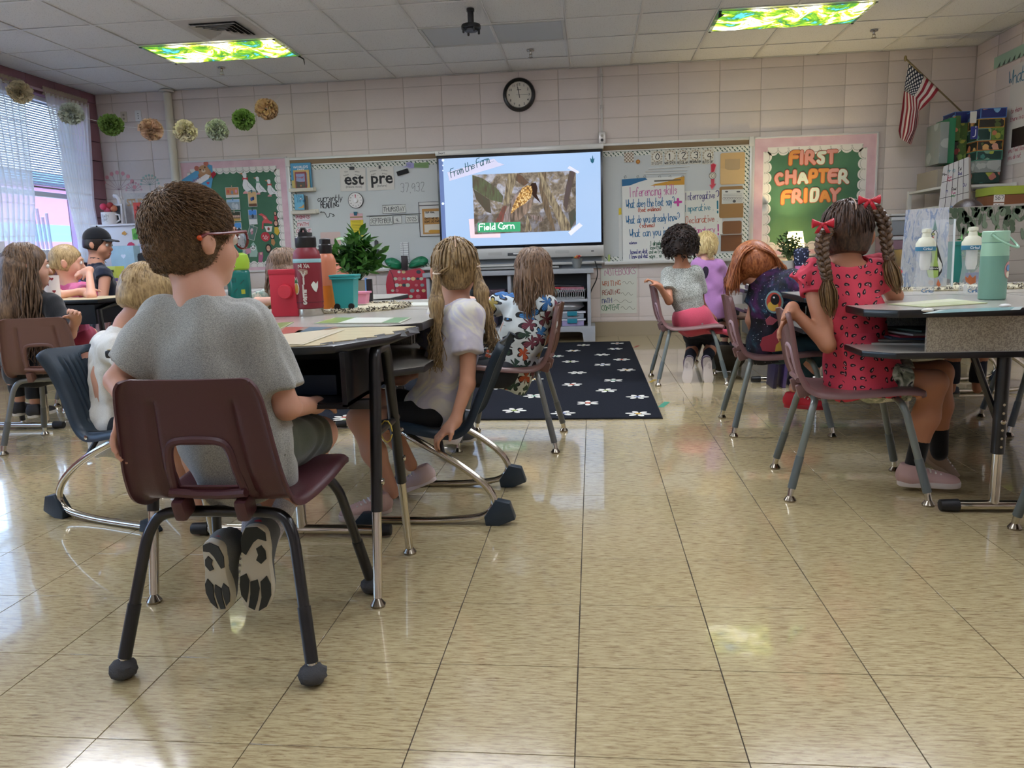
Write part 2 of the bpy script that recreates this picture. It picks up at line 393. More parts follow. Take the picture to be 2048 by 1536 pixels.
for k,(i,j)in enumerate(LIGHTS):
 cx,cy=GX+(i+1)*GS,GY+(j+.5)*GS
 t=thing('ceiling_light','ceiling light under a printed forest canopy cover, '+('left one beside the air vent' if k==0 else 'right one on the side of the flag'),'light',(cx,cy,H))
 MB().box((cx-.6,cy-.295,H+.006),(cx+.6,cy+.295,H+.05)).build('housing',mat('d8d8d4',.4),t)
 P=[[Vector((cx-.607+1.214*u/24,cy-.302+.604*v/10,H-.006-.035*math.sin(PI*u/24)*(.55+.45*math.cos(u*1.3+k*2))*math.sin(PI*v/10)**.6))for v in range(11)]for u in range(25)]
 o=MB().grid(P).build('light_cover',M_COVER,t,solid=.001)
 for sx in(-1,1):
  for sy in(-1,1):MB().lathe([(.011,0),(.011,.006),(.004,.008)],(cx+sx*.595,cy+sy*.29,H-.014),10).build('magnet',mat('222222',.3),t)
 if k==0:MB().tube([(cx+.6,cy+.28,H-.01),(cx+.63,cy+.31,H-.03),(cx+.628,cy+.33,H-.075)],[.008,.006,.002],6).build('loose_corner',mat('141a12',.8),t)
 else:MB().grid([[Vector((cx-.61+.05*a*(1-b)+.03*b,cy-.3+.6*b*.35,H-.008-.03*math.sin(a*2)*(1-b)))for a in(0,.5,1)]for b in(0,.5,1)]).build('loose_corner',mat('10140f',.8),t,solid=.002)
i,j=PLAIN[0];cx,cy=GX+(i+1)*GS,GY+(j+.5)*GS
t=thing('ceiling_light','switched-off ceiling light with a plain grey lens between two tile rows','light',(cx,cy,H))
fr=MB()
for a,b in(((cx-.605,cy-.3),(cx+.605,cy-.28)),((cx-.605,cy+.28),(cx+.605,cy+.3)),((cx-.605,cy-.28),(cx-.58,cy+.28)),((cx+.58,cy-.28),(cx+.605,cy+.28))):fr.box((*a,H-.004),(*b,H+.02))
fr.build('frame',mat('cfd0ce',.35),t,bevel=.002);MB().box((cx-.58,cy-.28,H+.006),(cx+.58,cy+.28,H+.012)).build('diffuser',M_LENSOFF,t)
for i in(-3,1,5):  # unseen lights added overhead and behind the camera to brighten the room
 for j in(-3,-7,-10):
  cx,cy=GX+(i+1)*GS,GY+(j+.5)*GS
  t=thing('ceiling_light','unseen ceiling light added for fill, '+{-3:'window side',1:'middle column',5:'flag side'}[i]+', '+{-3:'row just above the middle desks',-7:'row above the photographer',-10:'rearmost row'}[j],'light',(cx,cy,H),'added fill lights out of view')
  MB().box((cx-.6,cy-.295,H+.006),(cx+.6,cy+.295,H+.05)).build('diffuser',mat('eef3ff',.5,emit=FILL_LAMPS[j]),t)
cx,cy=GX-1.5*GS,GY+.5*GS
t=thing('air_vent','square grey ceiling air diffuser beside the left forest light cover','vent',(cx,cy,H))
MB().box((cx-.298,cy-.298,H+.002),(cx+.298,cy+.298,H+.008)).build('panel',mat('d3cfcc',.5),t)
for k,r in enumerate((.20,.16,.12,.08,.045)):
 z=H-.002-.006*(k%2);a=MB();r2=r-.022
 vs=[(cx+sx*rr,cy+sy*rr,zz)for rr,zz in((r2-.008,H-.001),(r,H-.020))for sx,sy in((-1,-1),(1,-1),(1,1),(-1,1))]
 a.add(vs,[(q,(q+1)%4,4+(q+1)%4,4+q)for q in range(4)]).build('vane',mat('cfccc8',.45),t,solid=.0015)
MB().box((cx-.19,cy-.19,H-.001),(cx+.19,cy+.19,H+.0015)).build('duct_opening',mat('2c2a28',.9),t)
for n,(x,y)in enumerate(((443,136),(1061,101),(1748,61))):
 p=at(x,y,Z=H);t=thing('fire_sprinkler',('chrome ceiling sprinkler near the left wall pipe','chrome ceiling sprinkler above the clock','chrome ceiling sprinkler above the flag')[n],'sprinkler',p)
 MB().lathe([(.035,0),(.033,-.006),(.012,-.012),(.009,-.03),(.014,-.032),(.014,-.036)],p,16).build('escutcheon',mat('b9b4ac',.25,1),t)
 MB().tube([p+Vector((-.012,0,-.03)),p+Vector((-.012,0,-.05)),p+Vector((0,0,-.06)),p+Vector((.012,0,-.05)),p+Vector((.012,0,-.03))],.0025,6).lathe([(.022,-.06),(.022,-.063)],p,12).build('deflector',mat('b9b4ac',.25,1),t)
p=at(940,4,Z=H);p=Vector((-.90,6.25,H));t=thing('projector_mount','black ceiling mount with an empty round plate','mount',p)
MB().lathe([(.03,0),(.03,-.02),(.024,-.02),(.024,-.115)],p,16).build('pole',mat('151515',.4),t)
MB().lathe([(.02,-.11),(.07,-.115),(.075,-.125),(.075,-.145),(.05,-.15),(.048,-.163)],p,24).build('plate',mat('121212',.4),t,smooth=30)
for k in range(4):
 a=k*PI/2+.5;MB().lathe([(.009,-.14),(.009,-.175),(.005,-.18)],p+Vector((.063*math.cos(a),.063*math.sin(a),0)),8).build('bolt',mat('0e0e0e',.4),t)
p=Vector((-4.53,YW-.045,0));t=thing('wall_pipe','cream vertical pipe from ceiling to floor beside the bear bulletin board','pipe',p)
MB().lathe([(.043,.0),(.043,H-.03)],p,20).build('pipe',mat('d8d2c2',.4),t);MB().lathe([(.075,H-.022),(.075,H-.002)],p,24).build('ceiling_flange',mat('d8d4cc',.4),t,bevel=.004)
for n,(x,y)in enumerate(((248,234),(277,232))):
 c=at(x,y,Y=YW);f=wf();t=thing('wall_plate','small '+('beige electric socket' if n==0 else 'white cable socket')+' plate high on the front wall, '+('left' if n==0 else 'right')+' of the pair','socket',(c.x,YW,c.z-.06))
 MB().prism(rrect(c.x-.035,c.z-.057,c.x+.035,c.z+.057,.006,2),f,0,.006).build('plate',mat('c9beab' if n==0 else 'ececea',.4),t)
 for dz in((.02,-.02)if n==0 else(.025,0,-.025)):MB().prism(disc(c.x,c.z+dz,.012 if n==0 else.005,12),f,.006,.0085).build('socket',mat('8d8375' if n==0 else '444444',.5),t)
c=at(1204,277,Y=YW);t=thing('wall_outlet','grey surface outlet box at the foot of the conduit above the screen corner','socket',(c.x,YW-.03,c.z-.06))
MB().box((c.x-.035,YW-.045,c.z-.06),(c.x+.035,YW,c.z+.06)).build('box',mat('c4c1bb',.35,.6),t,bevel=.004)
for dz in(.022,-.022):MB().prism(disc(c.x,c.z+dz,.015,14),wf(d=.045),0,.002).build('socket',mat('a7a39a' if dz>0 else '1a1a1a',.5),t)
t2=thing('conduit','thin white conduit running from the ceiling down to the outlet box','conduit',(c.x,YW,c.z))
MB().box((c.x-.012,YW-.018,c.z+.06),(c.x+.012,YW,H-.0)).build('channel',mat('cfcac4',.4),t2,bevel=.004)
for zz in(H-.1,2.35):MB().box((c.x-.018,YW-.021,zz),(c.x+.018,YW,zz+.03)).build('strap',mat('bdb8b2',.35,.5),t2,bevel=.002)
c=at(1038,189,Y=YW-.03);t=thing('wall_clock','round black-rimmed wall clock with a white dial above the screen','clock',(c.x,YW-.03,c.z-.17))
R90=Matrix.Rotation(PI/2,3,'X');f=lambda u,v,d=0:Vector((c.x+u,YW-.02-d,c.z+v))
MB().lathe([(.130,.008),(.130,.038),(.140,.05),(.158,.045),(.168,.028),(.168,0)],(c.x,YW,c.z),48,R90).build('rim',mat('0b0b0b',.25),t)
MB().prism(disc(0,0,.134,40),f,0,.001).build('dial',mat('e6e0d2',.6),t)
a=MB()
for k in range(12):text(a,f,str(k or 12),.104*math.sin(k*PI/6),.104*math.cos(k*PI/6)-.012,.034,.0018,.0004)
for k in range(60):
 an=k*PI/30;strokes(a,f,[(.121*math.sin(an),.121*math.cos(an)),((.128)*math.sin(an),.128*math.cos(an))],.0022 if k%5==0 else.001,.0018)
strokes(a,f,[(-.02,.048),(.02,.048)],.006,.0018);a.build('numerals',mat('1c1a18',.6),t)
for nm,an,L,w in(('hour_hand',-.16,.072,.007),('minute_hand',-.19,.108,.005),('second_hand',PI/2,.098,.0022)):
 an2=an;a=MB();z={'hour_hand':.003,'minute_hand':.004,'second_hand':.005}[nm]
 strokes(a,f,[(-.03*math.sin(an2),-.03*math.cos(an2)),(L*math.sin(an2),L*math.cos(an2))],w,z);a.build(nm,mat('151515',.4),t)
# front wall: boards, posters, screen
def wp(x,y,d=0):p=at(x,y,Y=YW-d);return(p.x,p.z)
def crop(sc,ox,oy):return lambda pts,d=0:[wp(ox+x/sc,oy+y/sc,d)for x,y in pts]
C3=crop(6.8267,350,300);C4=crop(6.4,570,300);C6=crop(6.4,1200,270);C7=crop(6.4,1490,260);C5=crop(5.851,870,280)
def wr(C,x0,y0,x1,y1,d=0):
 (a,b),(c,e)=C([(x0,y0),(x1,y1)],d);return a,e,c,b
INK=mat('1c1c1e',.6)
def sheet(name,label,cat,r,c,d=.021,th=.0012,group=None,part='paper',rad=0,tilt=0,m=None):
 "r = (u0,v0,u1,v1) or polygon -> thing with a paper part; returns thing, local frame"
 poly=(rrect(*r,rad)if rad else rect(*r))if len(r)==4 and not hasattr(r[0],'__len__')else r
 cu=sum(p[0]for p in poly)/len(poly);cv=min(p[1]for p in poly)
 t=thing(name,label,cat,(cu,YW-d,cv),group);f=wf(d=d)
 if tilt:
  mu,mv=cu,sum(p[1]for p in poly)/len(poly);ca,sa=math.cos(tilt),math.sin(tilt);g=f
  f=lambda u,v,e=0:g(mu+(u-mu)*ca-(v-mv)*sa,mv+(u-mu)*sa+(v-mv)*ca,e)
 MB().prism(poly,f,0,th).build(part,m or mat(c,.75),t);return t,(lambda u,v,e=0:f(u,v,th+e-.0006))
def pr(t,name,f,poly,c,d=.0012,m=None,th=.0006):
 return MB().prism(poly,f,d-th,d).build(name,m or mat(c,.75),t)
# whiteboard
WBX0,WBX1,WBZ0,WBZ1=-3.25,1.62,.79,1.985
t=thing('whiteboard','long wall whiteboard with aluminium frame, cork rail and leaf border around the screen','whiteboard',(-.8,YW-.02,WBZ0))
t_wb=MB().box((WBX0,YW-.018,WBZ0),(WBX1,YW,WBZ1)).build('writing_surface',mat('c4c9c8',.28,spec=.6),t)
ALU=mat('cfcfca',.35,.3)
a=MB().box((WBX0-.02,YW-.03,WBZ0),(WBX0+.012,YW,WBZ1));a.box((WBX1-.012,YW-.03,WBZ0),(WBX1+.02,YW,WBZ1));a.build('side_frame',ALU,t,bevel=.003)
MB().box((WBX0-.02,YW-.034,WBZ1-.015),(WBX1+.02,YW,WBZ1+.012)).box((WBX0,YW-.034,WBZ1-.075),(WBX1,YW,WBZ1-.062)).build('map_rail',ALU,t,bevel=.003)
MB().box((WBX0,YW-.028,WBZ1-.062),(WBX1,YW,WBZ1-.015)).build('cork_strip',mat('8d775c',.9,grain=.5),t)
for x in(WBX0-.022,WBX1-.022):MB().box((x,YW-.038,WBZ1-.08),(x+.045,YW,WBZ1+.014)).build('rail_end',mat('d9d8d2',.4),t,bevel=.003)
for x0,x1 in((WBX0,-1.62),(.13,WBX1)):
 MB().box((x0,YW-.09,WBZ0-.02),(x1,YW,WBZ0-.005)).box((x0,YW-.095,WBZ0-.03),(x1,YW-.085,WBZ0+.004)).build('marker_tray',ALU,t,bevel=.003)
def m_leaf(base='e4e6dd',leaf='3f5a4c'):
 t=T('leaf_border');v=t.co('World',(1,1,1));s=t.sep(v)
 u=t.ma('ABSOLUTE',t.ma('SUBTRACT',t.ma('FRACT',t.ma('MULTIPLY',t.ma('ADD',s[0],t.ma('MULTIPLY',s[2],.9)),24.)),.5))
 w=t.ma('ABSOLUTE',t.ma('SUBTRACT',t.ma('FRACT',t.ma('MULTIPLY',t.ma('SUBTRACT',s[2],t.ma('MULTIPLY',s[0],.7)),24.)),.5))
 n=t.noise(v,60,2);a=t.ma('LESS_THAN',t.ma('ADD',t.ma('MULTIPLY',u,1.),t.ma('MULTIPLY',t.ma('GREATER_THAN',w,.36),1.)),t.ma('MULTIPLY',n,.34))
 t.set(Base_Color=t.mix(a,lin(base),lin(leaf)),Roughness=.7);return t.m
M_LEAF=m_leaf()
f=wf(d=.018)
for nm,r in(('leaf_border',(WBX0+.012,1.865,-1.62,1.923)),('leaf_border',(.13,1.865,WBX1-.012,1.923)),('leaf_border',(WBX0+.012,WBZ0,WBX0+.07,1.865)),('leaf_border',(WBX1-.075,WBZ0,WBX1-.012,1.865)),('leaf_border',(WBX0+.07,WBZ0,-1.62,WBZ0+.05)),('leaf_border',(.13,WBZ0,WBX1-.075,WBZ0+.05))):
 MB().prism(rect(*r),f,0,.001).build(nm,M_LEAF,t)
# bulletin boards
def m_cloud(a,b,name='pink_border',sc=6):
 t=T(name);n=t.noise(t.co('World'),sc,4);t.set(Base_Color=t.mix(t.ramp(n,[(.35,(0,0,0)),(.65,(1,1,1))]),lin(a),lin(b)),Roughness=.8)
 t.bump(n,.25,.02);return t.m
M_PINK=m_cloud('e6c6ce','d9b3bf');M_GREENP=m_cloud('4f7d63','446f57','green_paper',3)
def bulletin(label,x0,z0,x1,z1,inner,pitch):
 t=thing('bulletin_board',label,'bulletin board',((x0+x1)/2,YW-.02,z0));f=wf(d=.014)
 MB().box((x0,YW-.014,z0),(x1,YW,z1)).build('backing',M_GREENP,t)
 a=MB()
 for r in((x0-.008,z0,x0+.012,z1+.008),(x1-.012,z0,x1+.008,z1+.008),(x0,z1-.01,x1,z1+.008),(x0,z0-.01,x1,z0+.012)):a.box((r[0],YW-.025,r[1]),(r[2],YW,r[3]))
 a.build('frame',mat('d9d6d6',.4),t,bevel=.003)
 w=inner;a=MB()
 for r in((x0+.01,z0,x0+w,z1-.008),(x1-w,z0,x1-.01,z1-.008),(x0+w,z1-w,x1-w,z1-.008)):a.prism(rect(*r),f,.0018,.0026)
 a.build('pink_border',M_PINK,t)
 sc=MB();ln=MB();W2=x1-x0-2*w;n=max(3,round(W2/pitch));p=W2/n;L=z1-w-z0;m=round(L/p)
 def arc(cu,cv,dx,dy):
  P=[];Q=[]
  for k in range(9):
   an=PI*k/8;uu,vv=math.cos(an)*p/2,math.sin(an)*p*.42
   P.append((cu+dx*vv+abs(dy)*uu,cv+dy*vv+abs(dx)*uu));Q.append((cu+dx*(vv*.78-.012)+abs(dy)*uu*.93,cv+dy*(vv*.78-.012)+abs(dx)*uu*.93))
  b=w*.3;P+=[(cu-abs(dy)*p/2-dx*b,cv-abs(dx)*p/2-dy*b),(cu+abs(dy)*p/2-dx*b,cv+abs(dx)*p/2-dy*b)]
  sc.prism(P,f,.001,.0034);strokes(ln,f,Q,.0028,.0042)
  e=Q[0];strokes(ln,f,[(e[0]+.007*math.cos(q*PI/4)-dx*.012,e[1]+.007*math.sin(q*PI/4)-dy*.012)for q in range(9)],.002,.0042)
 for k in range(n):arc(x0+w+p*(k+.5),z1-w,0,-1)
 for k in range(m):arc(x0+w,z1-w-p*(k+.5),1,0);arc(x1-w,z1-w-p*(k+.5),-1,0)
 if z0+w*.7>z0:
  MB().prism(rect(x0+w,z0+.01,x1-w,z0+w*.7),f,.0018,.0026).build('pink_border',M_PINK,t)
  for k in range(n):arc(x0+w+p*(k+.5),z0+w*.7,0,1)
 sc.build('scalloped_border',mat('eeeae4',.8),t);ln.build('border_outline',mat('5c5a55',.8),t);return t
bbL=bulletin('left bulletin board with green paper, pink scalloped border and pinned photos',-4.485,.80,-3.272,2.005,.115,.075)
bbR=bulletin('right bulletin board with green paper and bubble-letter title',1.645,.80,2.853,1.985,.14,.098)
f=wf(d=.017);OR,PK,WH=mat('dd9650',.7,grain=.3),mat('dd9b91',.7),mat('d5ddd0',.7);RIM=mat('b4553a',.8)
def bubble(word,x0,x1,y0,y1,cols,u_list):
 for ch,cc,(cx,cyt,cyb)in zip(word,cols,u_list):
  (u,vt),(_,vb)=C7([(cx,cyt),(cx,cyb)]);hh=vt-vb;pw=hh*.235
  base=GL[ch]if ch not in 'CSR' else{'C':'483918061 42253'.replace(' ',''),'S':'483818071635343212 03'.replace(' ',''),'R':'020939473505,2552'}[ch]
  ss=[[(int(q[i]),int(q[i+1])-2)for i in range(0,len(q)//2*2,2)]for q in base.split(',')]
  xs=[a for st in ss for a,b in st];wd=(max(xs)-min(xs))or 0;k=(hh-pw)/7;kx=k*.95
  for nm,extra,m,dd in(('letter_outline',.012,RIM,.001),('letter',0,cc,.0036)):
   a=MB()
   for st in ss:
    P=[(u+(x-min(xs)-wd/2)*kx,vb+pw/2+y*k)for x,y in st]
    P=chaikin(P,2)if len(P)>2 else P
    strokes(a,f,P,pw+extra,dd)
    for e_,q in enumerate(P):a.prism(disc(q[0],q[1],(pw+extra)/2,16),f,dd-.001,dd+.0006+e_*9e-6)
   if nm=='letter_outline':o0=a.build('letter',m,bbR,fix=False)
   else:a.build('letter_face',m,o0,fix=False)
bubble('FIRST',0,0,0,0,(OR,PK,PK,WH,PK),((630,262,455),(722,258,450),(834,255,450),(975,250,445),(1112,252,440)))
bubble('CHAPTER',0,0,0,0,(PK,PK,WH,OR,OR,PK,WH),((437,540,722),(583,510,700),(738,505,695),(868,495,685),(1003,495,682),(1122,495,686),(1258,500,695)))
bubble('FRIDAY',0,0,0,0,(OR,PK,OR,WH,OR,PK),((528,768,958),(665,750,940),(773,742,935),(886,740,928),(1022,738,925),(1152,740,925)))
# geese and photos on the left board
def goose(name,px,k,bow):
 G=[(0,0),(25,-8),(45,5),(52,30),(50,60),(58,95),(80,130),(115,165),(150,205),(182,245),(150,248),(110,238),(80,250),(60,262),(38,255),(35,240),(10,215),(-2,170),(5,120),(12,80),(2,45),(-8,30),(-45,12),(-10,5)]
 P=C3([(px[0]+x*k,px[1]+y*k)for x,y in G]);t,g=sheet('goose_cutout',name,'decoration',P,'e6e8e8',.019,group='goose cut-outs')
 a=MB();strokes(a,g,C3([(px[0]+x*k,px[1]+y*k)for x,y in((60,135),(70,180),(100,210),(130,215))]),.003);a.build('wing_line',mat('8a8d8d',.8),t)
 for dx in(-1,1):pr(t,'bow_loop',g,C3([(px[0]+x*k,px[1]+y*k)for x,y in((32,82),(32+dx*35,60),(32+dx*38,105))]),bow)
 pr(t,'bow_knot',g,disc(*C3([(px[0]+32*k,px[1]+82*k)])[0],.008,10),bow,.002)
 pr(t,'beak',g,C3([(px[0]+x*k,px[1]+y*k)for x,y in((-48,12),(-5,2),(-4,30))]),'c98a60');pr(t,'foot',g,C3([(px[0]+x*k,px[1]+y*k)for x,y in((30,250),(70,262),(75,285),(5,288),(10,268))]),'dfa0a0')
goose('largest white goose cut-out with a red bow',(935,312),1.0,'c8424c')
goose('middle white goose cut-out with a green bow',(1115,372),.83,'6f9f86')
goose('smallest white goose cut-out with a coral bow',(1272,408),.80,'d0605a')
def photo(label,r,bands,tilt=0,blobs=(),clip=None):
 t,g=sheet('photo_print',label,'photo',wr(C3,*r),'dcdcd8',.02,group='photos on the left bulletin board',tilt=tilt)
 u0,v0,u1,v1=wr(C3,*r);m=.004;vv=v1-m
 for h,c in bands:nv=vv-h*(v1-v0-2*m);pr(t,'print',g,rect(u0+m,nv,u1-m,vv),c);vv=nv
 for x,y,s,c in blobs:pr(t,'figure',g,disc(u0+(u1-u0)*x,v0+(v1-v0)*y,s,9,s*1.6),c,.0018)
 if clip:
  cu=(u0+u1)/2;pr(t,'clothespin',g,rect(cu-.004,v1-.015,cu+.004,v1+.02),clip,.006,th=.005)
photo('photo print of orange and pink drawings below the big goose',(697,515,888,648),((.75,'c98a5e'),(.25,'d8d4cc')),0,((.2,.6,.012,'cf5d4e'),(.5,.5,.014,'8a8f96'),(.8,.6,.013,'d995a8')),'b9a78c')
photo('photo print of grey stones and water',(712,678,903,815),((.25,'9cc0dc'),(.75,'93a2aa')),0,((.5,.4,.02,'b8c2c6'),(.75,.3,.02,'c2cbd0')),'4c86b0')
photo('photo print of a crowd in a dark hall',(735,845,915,970),((.35,'3a4232'),(.4,'7f6a58'),(.25,'c9a254')),0,[(x,.5,.008,'d8b8a4')for x in(.1,.25,.4,.55,.7,.85)],'b9a78c')
photo('photo print of people under a blue sky, lowest in its row',(738,995,926,1122),((.55,'5b9ee0'),(.15,'c2d4e6'),(.3,'3d4150')),0,((.2,.25,.01,'1f2027'),(.6,.2,.009,'a0343c'),(.8,.3,.012,'26303f')),'c9b5a0')
photo('tall tan photo print of a blue dancer',(1000,572,1136,775),((.8,'d6b482'),(.2,'6a4a36')),0,((.4,.5,.014,'3a5f9f'),(.6,.55,.013,'27406f')),'2c5f78')
photo('tall photo print of blue sky and white shore',(1008,818,1140,1015),((.35,'4d8fdd'),(.3,'7f8a96'),(.35,'e2e4e6')),0,((.5,.55,.014,'39424c'),),'2f4f66')
photo('small landscape photo print half hidden by the boy',(520,628,620,760),((.5,'d6dad8'),(.3,'4c5a50'),(.2,'98906a')),0,(),'1f2c2c')
photo('tilted grey photo print with pink flowers',(1000,1035,1125,1225),((1,'5f7f74'),),-.35,((.4,.65,.016,'e6c8d2'),(.5,.5,.013,'d698a8')),'a8b8b4')
t,g=sheet('calendar_page','white calendar page with small print under the photos','paper',wr(C3,710,1132,975,1420),'dfe2e6',.02)
a=MB();u0,v0,u1,v1=wr(C3,710,1132,975,1420)
for k in range(16):
 for q in range(3):strokes(a,g,[(u0+.015+q*.08,v1-.025-k*.013),(u0+.015+q*.08+rnd.uniform(.03,.06),v1-.025-k*.013)],.0035)
a.build('print',mat('8a8d96',.8),t)
env=C3([(95,430),(120,400),(440,190),(520,215),(530,380),(490,600),(280,600)]);t,g=sheet('bear_cutout','paper bear peeking out of a blue valentine envelope','decoration',env,'5ea6cf',.019)
pr(t,'bear_body',g,C3([(340,420),(330,330),(480,260),(520,330),(500,380),(400,420)]),'b98a62',.002);hd=C3([(405,280)])[0]
pr(t,'head',g,disc(*hd,.062,20,.055),'c0926a',.003)
for p,r in(((310,255),.028),((435,190),.028)):o=pr(t,'ear',g,disc(*C3([p])[0],r,14),'c0705e',.0025)
for p in((358,272),(422,238)):pr(t,'eye',g,disc(*C3([p])[0],.0075,10),'2a2320',.004)
pr(t,'muzzle',g,disc(*C3([(403,288)])[0],.024,14,.018),'e2c9ac',.0038);pr(t,'nose',g,disc(*C3([(403,276)])[0],.008,10,.006),'2a2320',.0046)
pr(t,'ribbon',g,C3([(150,510),(440,330),(490,350),(470,400),(190,570)]),'ece6e4',.0048)
a=MB();b=C3([(290,470)])[0];write(a,g,'kindest',b[0]-.09,b[1]-.03,.045,.004,ang=.53,d=.0056);a.build('lettering',mat('a05a78',.8),t)
for p in((465,455),(440,535),(360,520)):
 cu,cv=C3([p])[0];pr(t,'heart',g,[(cu+.0011*16*math.sin(q)**3,cv+.0011*(13*math.cos(q)-5*math.cos(2*q)-2*math.cos(3*q)-math.cos(4*q)))for q in[k*PI/9 for k in range(18)]],'c9545e',.0046)
pr(t,'red_cuff',g,C3([(500,330),(545,290),(580,330),(525,395)]),'b02a3c',.0056)
def portrait(label,cx,cy,k,top,skin='d8a88e',hair='2c2422'):
 cu,cv=C3([(cx,cy)])[0];t,g=sheet('portrait_cutout',label,'decoration',disc(cu,cv,.030*k,16,.042*k),hair,.019,group='portrait cut-outs')
 pr(t,'face',g,disc(cu,cv+.002,.019*k,14,.027*k),skin,.002)
 for s in(-1,1):pr(t,'eye',g,disc(cu+s*.007*k,cv+.006*k,.0022*k,8),'2a1c18',.0028)
 a=MB();strokes(a,g,[(cu-.008*k,cv-.009*k),(cu,cv-.013*k),(cu+.008*k,cv-.009*k)],.004*k,.0028);a.build('smile',mat('f0e8e4',.7),t)
 if top:pr(t,'outfit',g,[(cu-.02*k,cv-.038*k),(cu+.02*k,cv-.038*k),(cu+.035*k,cv-.09*k),(cu+.01*k,cv-.13*k),(cu-.025*k,cv-.1*k)],top,.0016)
portrait('dark-haired portrait cut-out in a yellow skirt at the border',1388,1005,1.0,'d6b63c')
portrait('dark-haired portrait cut-out with a brown outfit beside the red medal',1340,1180,.8,'b98858')
portrait('large dark-haired portrait cut-out near the board bottom',1287,1345,1.15,None)
portrait('small portrait cut-out in a red star costume at the top right',1378,870,.6,'b8434e')
cu,cv=C3([(1245,1185)])[0];t,g=sheet('red_badge','round red badge with white swirls on green paper','decoration',disc(cu,cv,.052,20),'c23a44',.019)
a=MB();strokes(a,g,[(cu-.03+.06*k/8,cv+.02*math.sin(k*1.6))for k in range(9)],.006);strokes(a,g,[(cu-.02+.04*k/8,cv-.022+.008*math.sin(k*1.4))for k in range(9)],.005);a.build('swirl',mat('f0d0d0',.7),t)
a=C3([(1150,880),(1190,865),(1250,900),(1290,960),(1340,985),(1330,1010),(1270,1000),(1220,1000),(1215,1080),(1195,1080),(1200,980),(1225,950),(1200,905)])
t,g=sheet('crab_cutout','coral paper figure cut-out with long arms','decoration',a,'d0585c',.019);pr(t,'highlight',g,C3([(1215,900),(1260,930),(1255,950),(1220,920)]),'e89a90')
cu,cv=C3([(1288,1078)])[0];t,g=sheet('teacup_cutout','white teacup paper cut-out with a tiny portrait','decoration',[(cu-.045,cv+.03),(cu+.045,cv+.03),(cu+.03,cv-.03),(cu-.025,cv-.03)],'e8e4e2',.0185);pr(t,'picture',g,disc(cu,cv,.014,12,.018),'a05048')
a=C3([(1080,1255),(1120,1310),(1140,1400),(1130,1460),(1030,1460),(1025,1380),(1045,1300)]);t,g=sheet('rocket_cutout','pale green paper rocket with a panda face','decoration',a,'a9c9bf',.019)
cu,cv=C3([(1078,1340)])[0];pr(t,'panda_face',g,disc(cu,cv,.030,16,.026),'eceeee')
for s in(-1,1):pr(t,'ear',g,disc(cu+s*.02,cv+.022,.008,8),'20242a',.002);pr(t,'eye_patch',g,disc(cu+s*.011,cv,.006,8,.008),'20242a',.002)
pr(t,'nose',g,disc(cu,cv-.01,.005,8),'20242a',.002);pr(t,'pink_card',g,C3([(970,1350),(1040,1340),(1050,1400),(985,1430)]),'dba0b8',.0026)
t,g=sheet('robot_cutout','small blue and pink doll cut-out at the board bottom','decoration',C3([(1150,1400),(1210,1390),(1215,1450),(1200,1530),(1150,1530)]),'b06a8a',.019);pr(t,'face',g,disc(*C3([(1185,1415)])[0],.014,10),'d8b09c',.002)
# left part of the whiteboard
for k,(y,lab)in enumerate(((505,'upper white picture ledge under the blue book'),(790,'lower white picture ledge under the blue lettered book'))):
 u0,v0,u1,v1=wr(C4,62+k*25,y,375+k*35,y+22,.08);t=thing('picture_ledge',lab,'shelf',((u0+u1)/2,YW-.02,v0),'picture ledges')
 MB().box((u0,YW-.11,v0),(u1,YW-.02,v0+.008)).build('shelf_board',mat('e2dccb',.5),t,bevel=.002)
 MB().box((u0,YW-.114,v0),(u1,YW-.108,v0+.035)).build('front_rail',mat('e6dfcc',.4,alpha=.75),t,bevel=.001);MB().box((u0,YW-.024,v0),(u1,YW-.019,v0+.05)).build('back_rail',mat('ddd6c4',.5),t)
def book(label,C,r,col,d0,th,edge='e8e0cc',deco=()):
 u0,v0,u1,v1=wr(C,*r,d0);t=thing('book',label,'book',((u0+u1)/2,YW-d0,v0),'books on the picture ledges');Y=YW-d0
 MB().box((u0,Y-th,v0),(u1,Y-th+.002,v1)).box((u0,Y-.002,v0),(u1,Y,v1)).box((u0,Y-th,v0),(u0+.002,Y,v1)).build('cover',mat(col,.35),t)
 MB().box((u0+.002,Y-th+.002,v0+.003),(u1-.004,Y-.002,v1-.003)).build('pages',mat(edge,.8),t);return t,(lambda u,v,e=0:Vector((u,Y-th-e,v))),(u0,v0,u1,v1)
t,g,(u0,v0,u1,v1)=book('big blue book lettered WORLD\'S BEST',C4,(75,175,355,492),'3f93bd',.035,.02)
a=MB();text(a,g,"WORLD'S",(u0+u1)/2,v1-.055,.038,.0008,.001);text(a,g,'BEST',(u0+u1)/2,v1-.09,.038,.0008,.001);a.build('lettering',mat('eef2f2',.6),t);pr(t,'sand_print',g,rect(u0+.004,v0+.01,u0+.06,v0+.09),'d8c77a',.0008)
t,g,(u0,v0,u1,v1)=book('yellow book behind the red framed book',C4,(110,262,325,492),'d8b66a',.058,.016);pr(t,'picture',g,rect(u0+.02,v0+.02,u1-.02,v1-.03),'9fa7b4',.0008)
t,g,(u0,v0,u1,v1)=book('red-framed book with a sunset landscape cover',C4,(128,283,282,492),'8e2f32',.076,.012);pr(t,'sky',g,rect(u0+.012,v0+.07,u1-.012,v1-.02),'9aa4c8',.0008);pr(t,'hills',g,[(u0+.012,v0+.01),(u1-.012,v0+.01),(u1-.012,v0+.075),(u0+.08,v0+.06),(u0+.012,v0+.08)],'5c5a52',.0014)
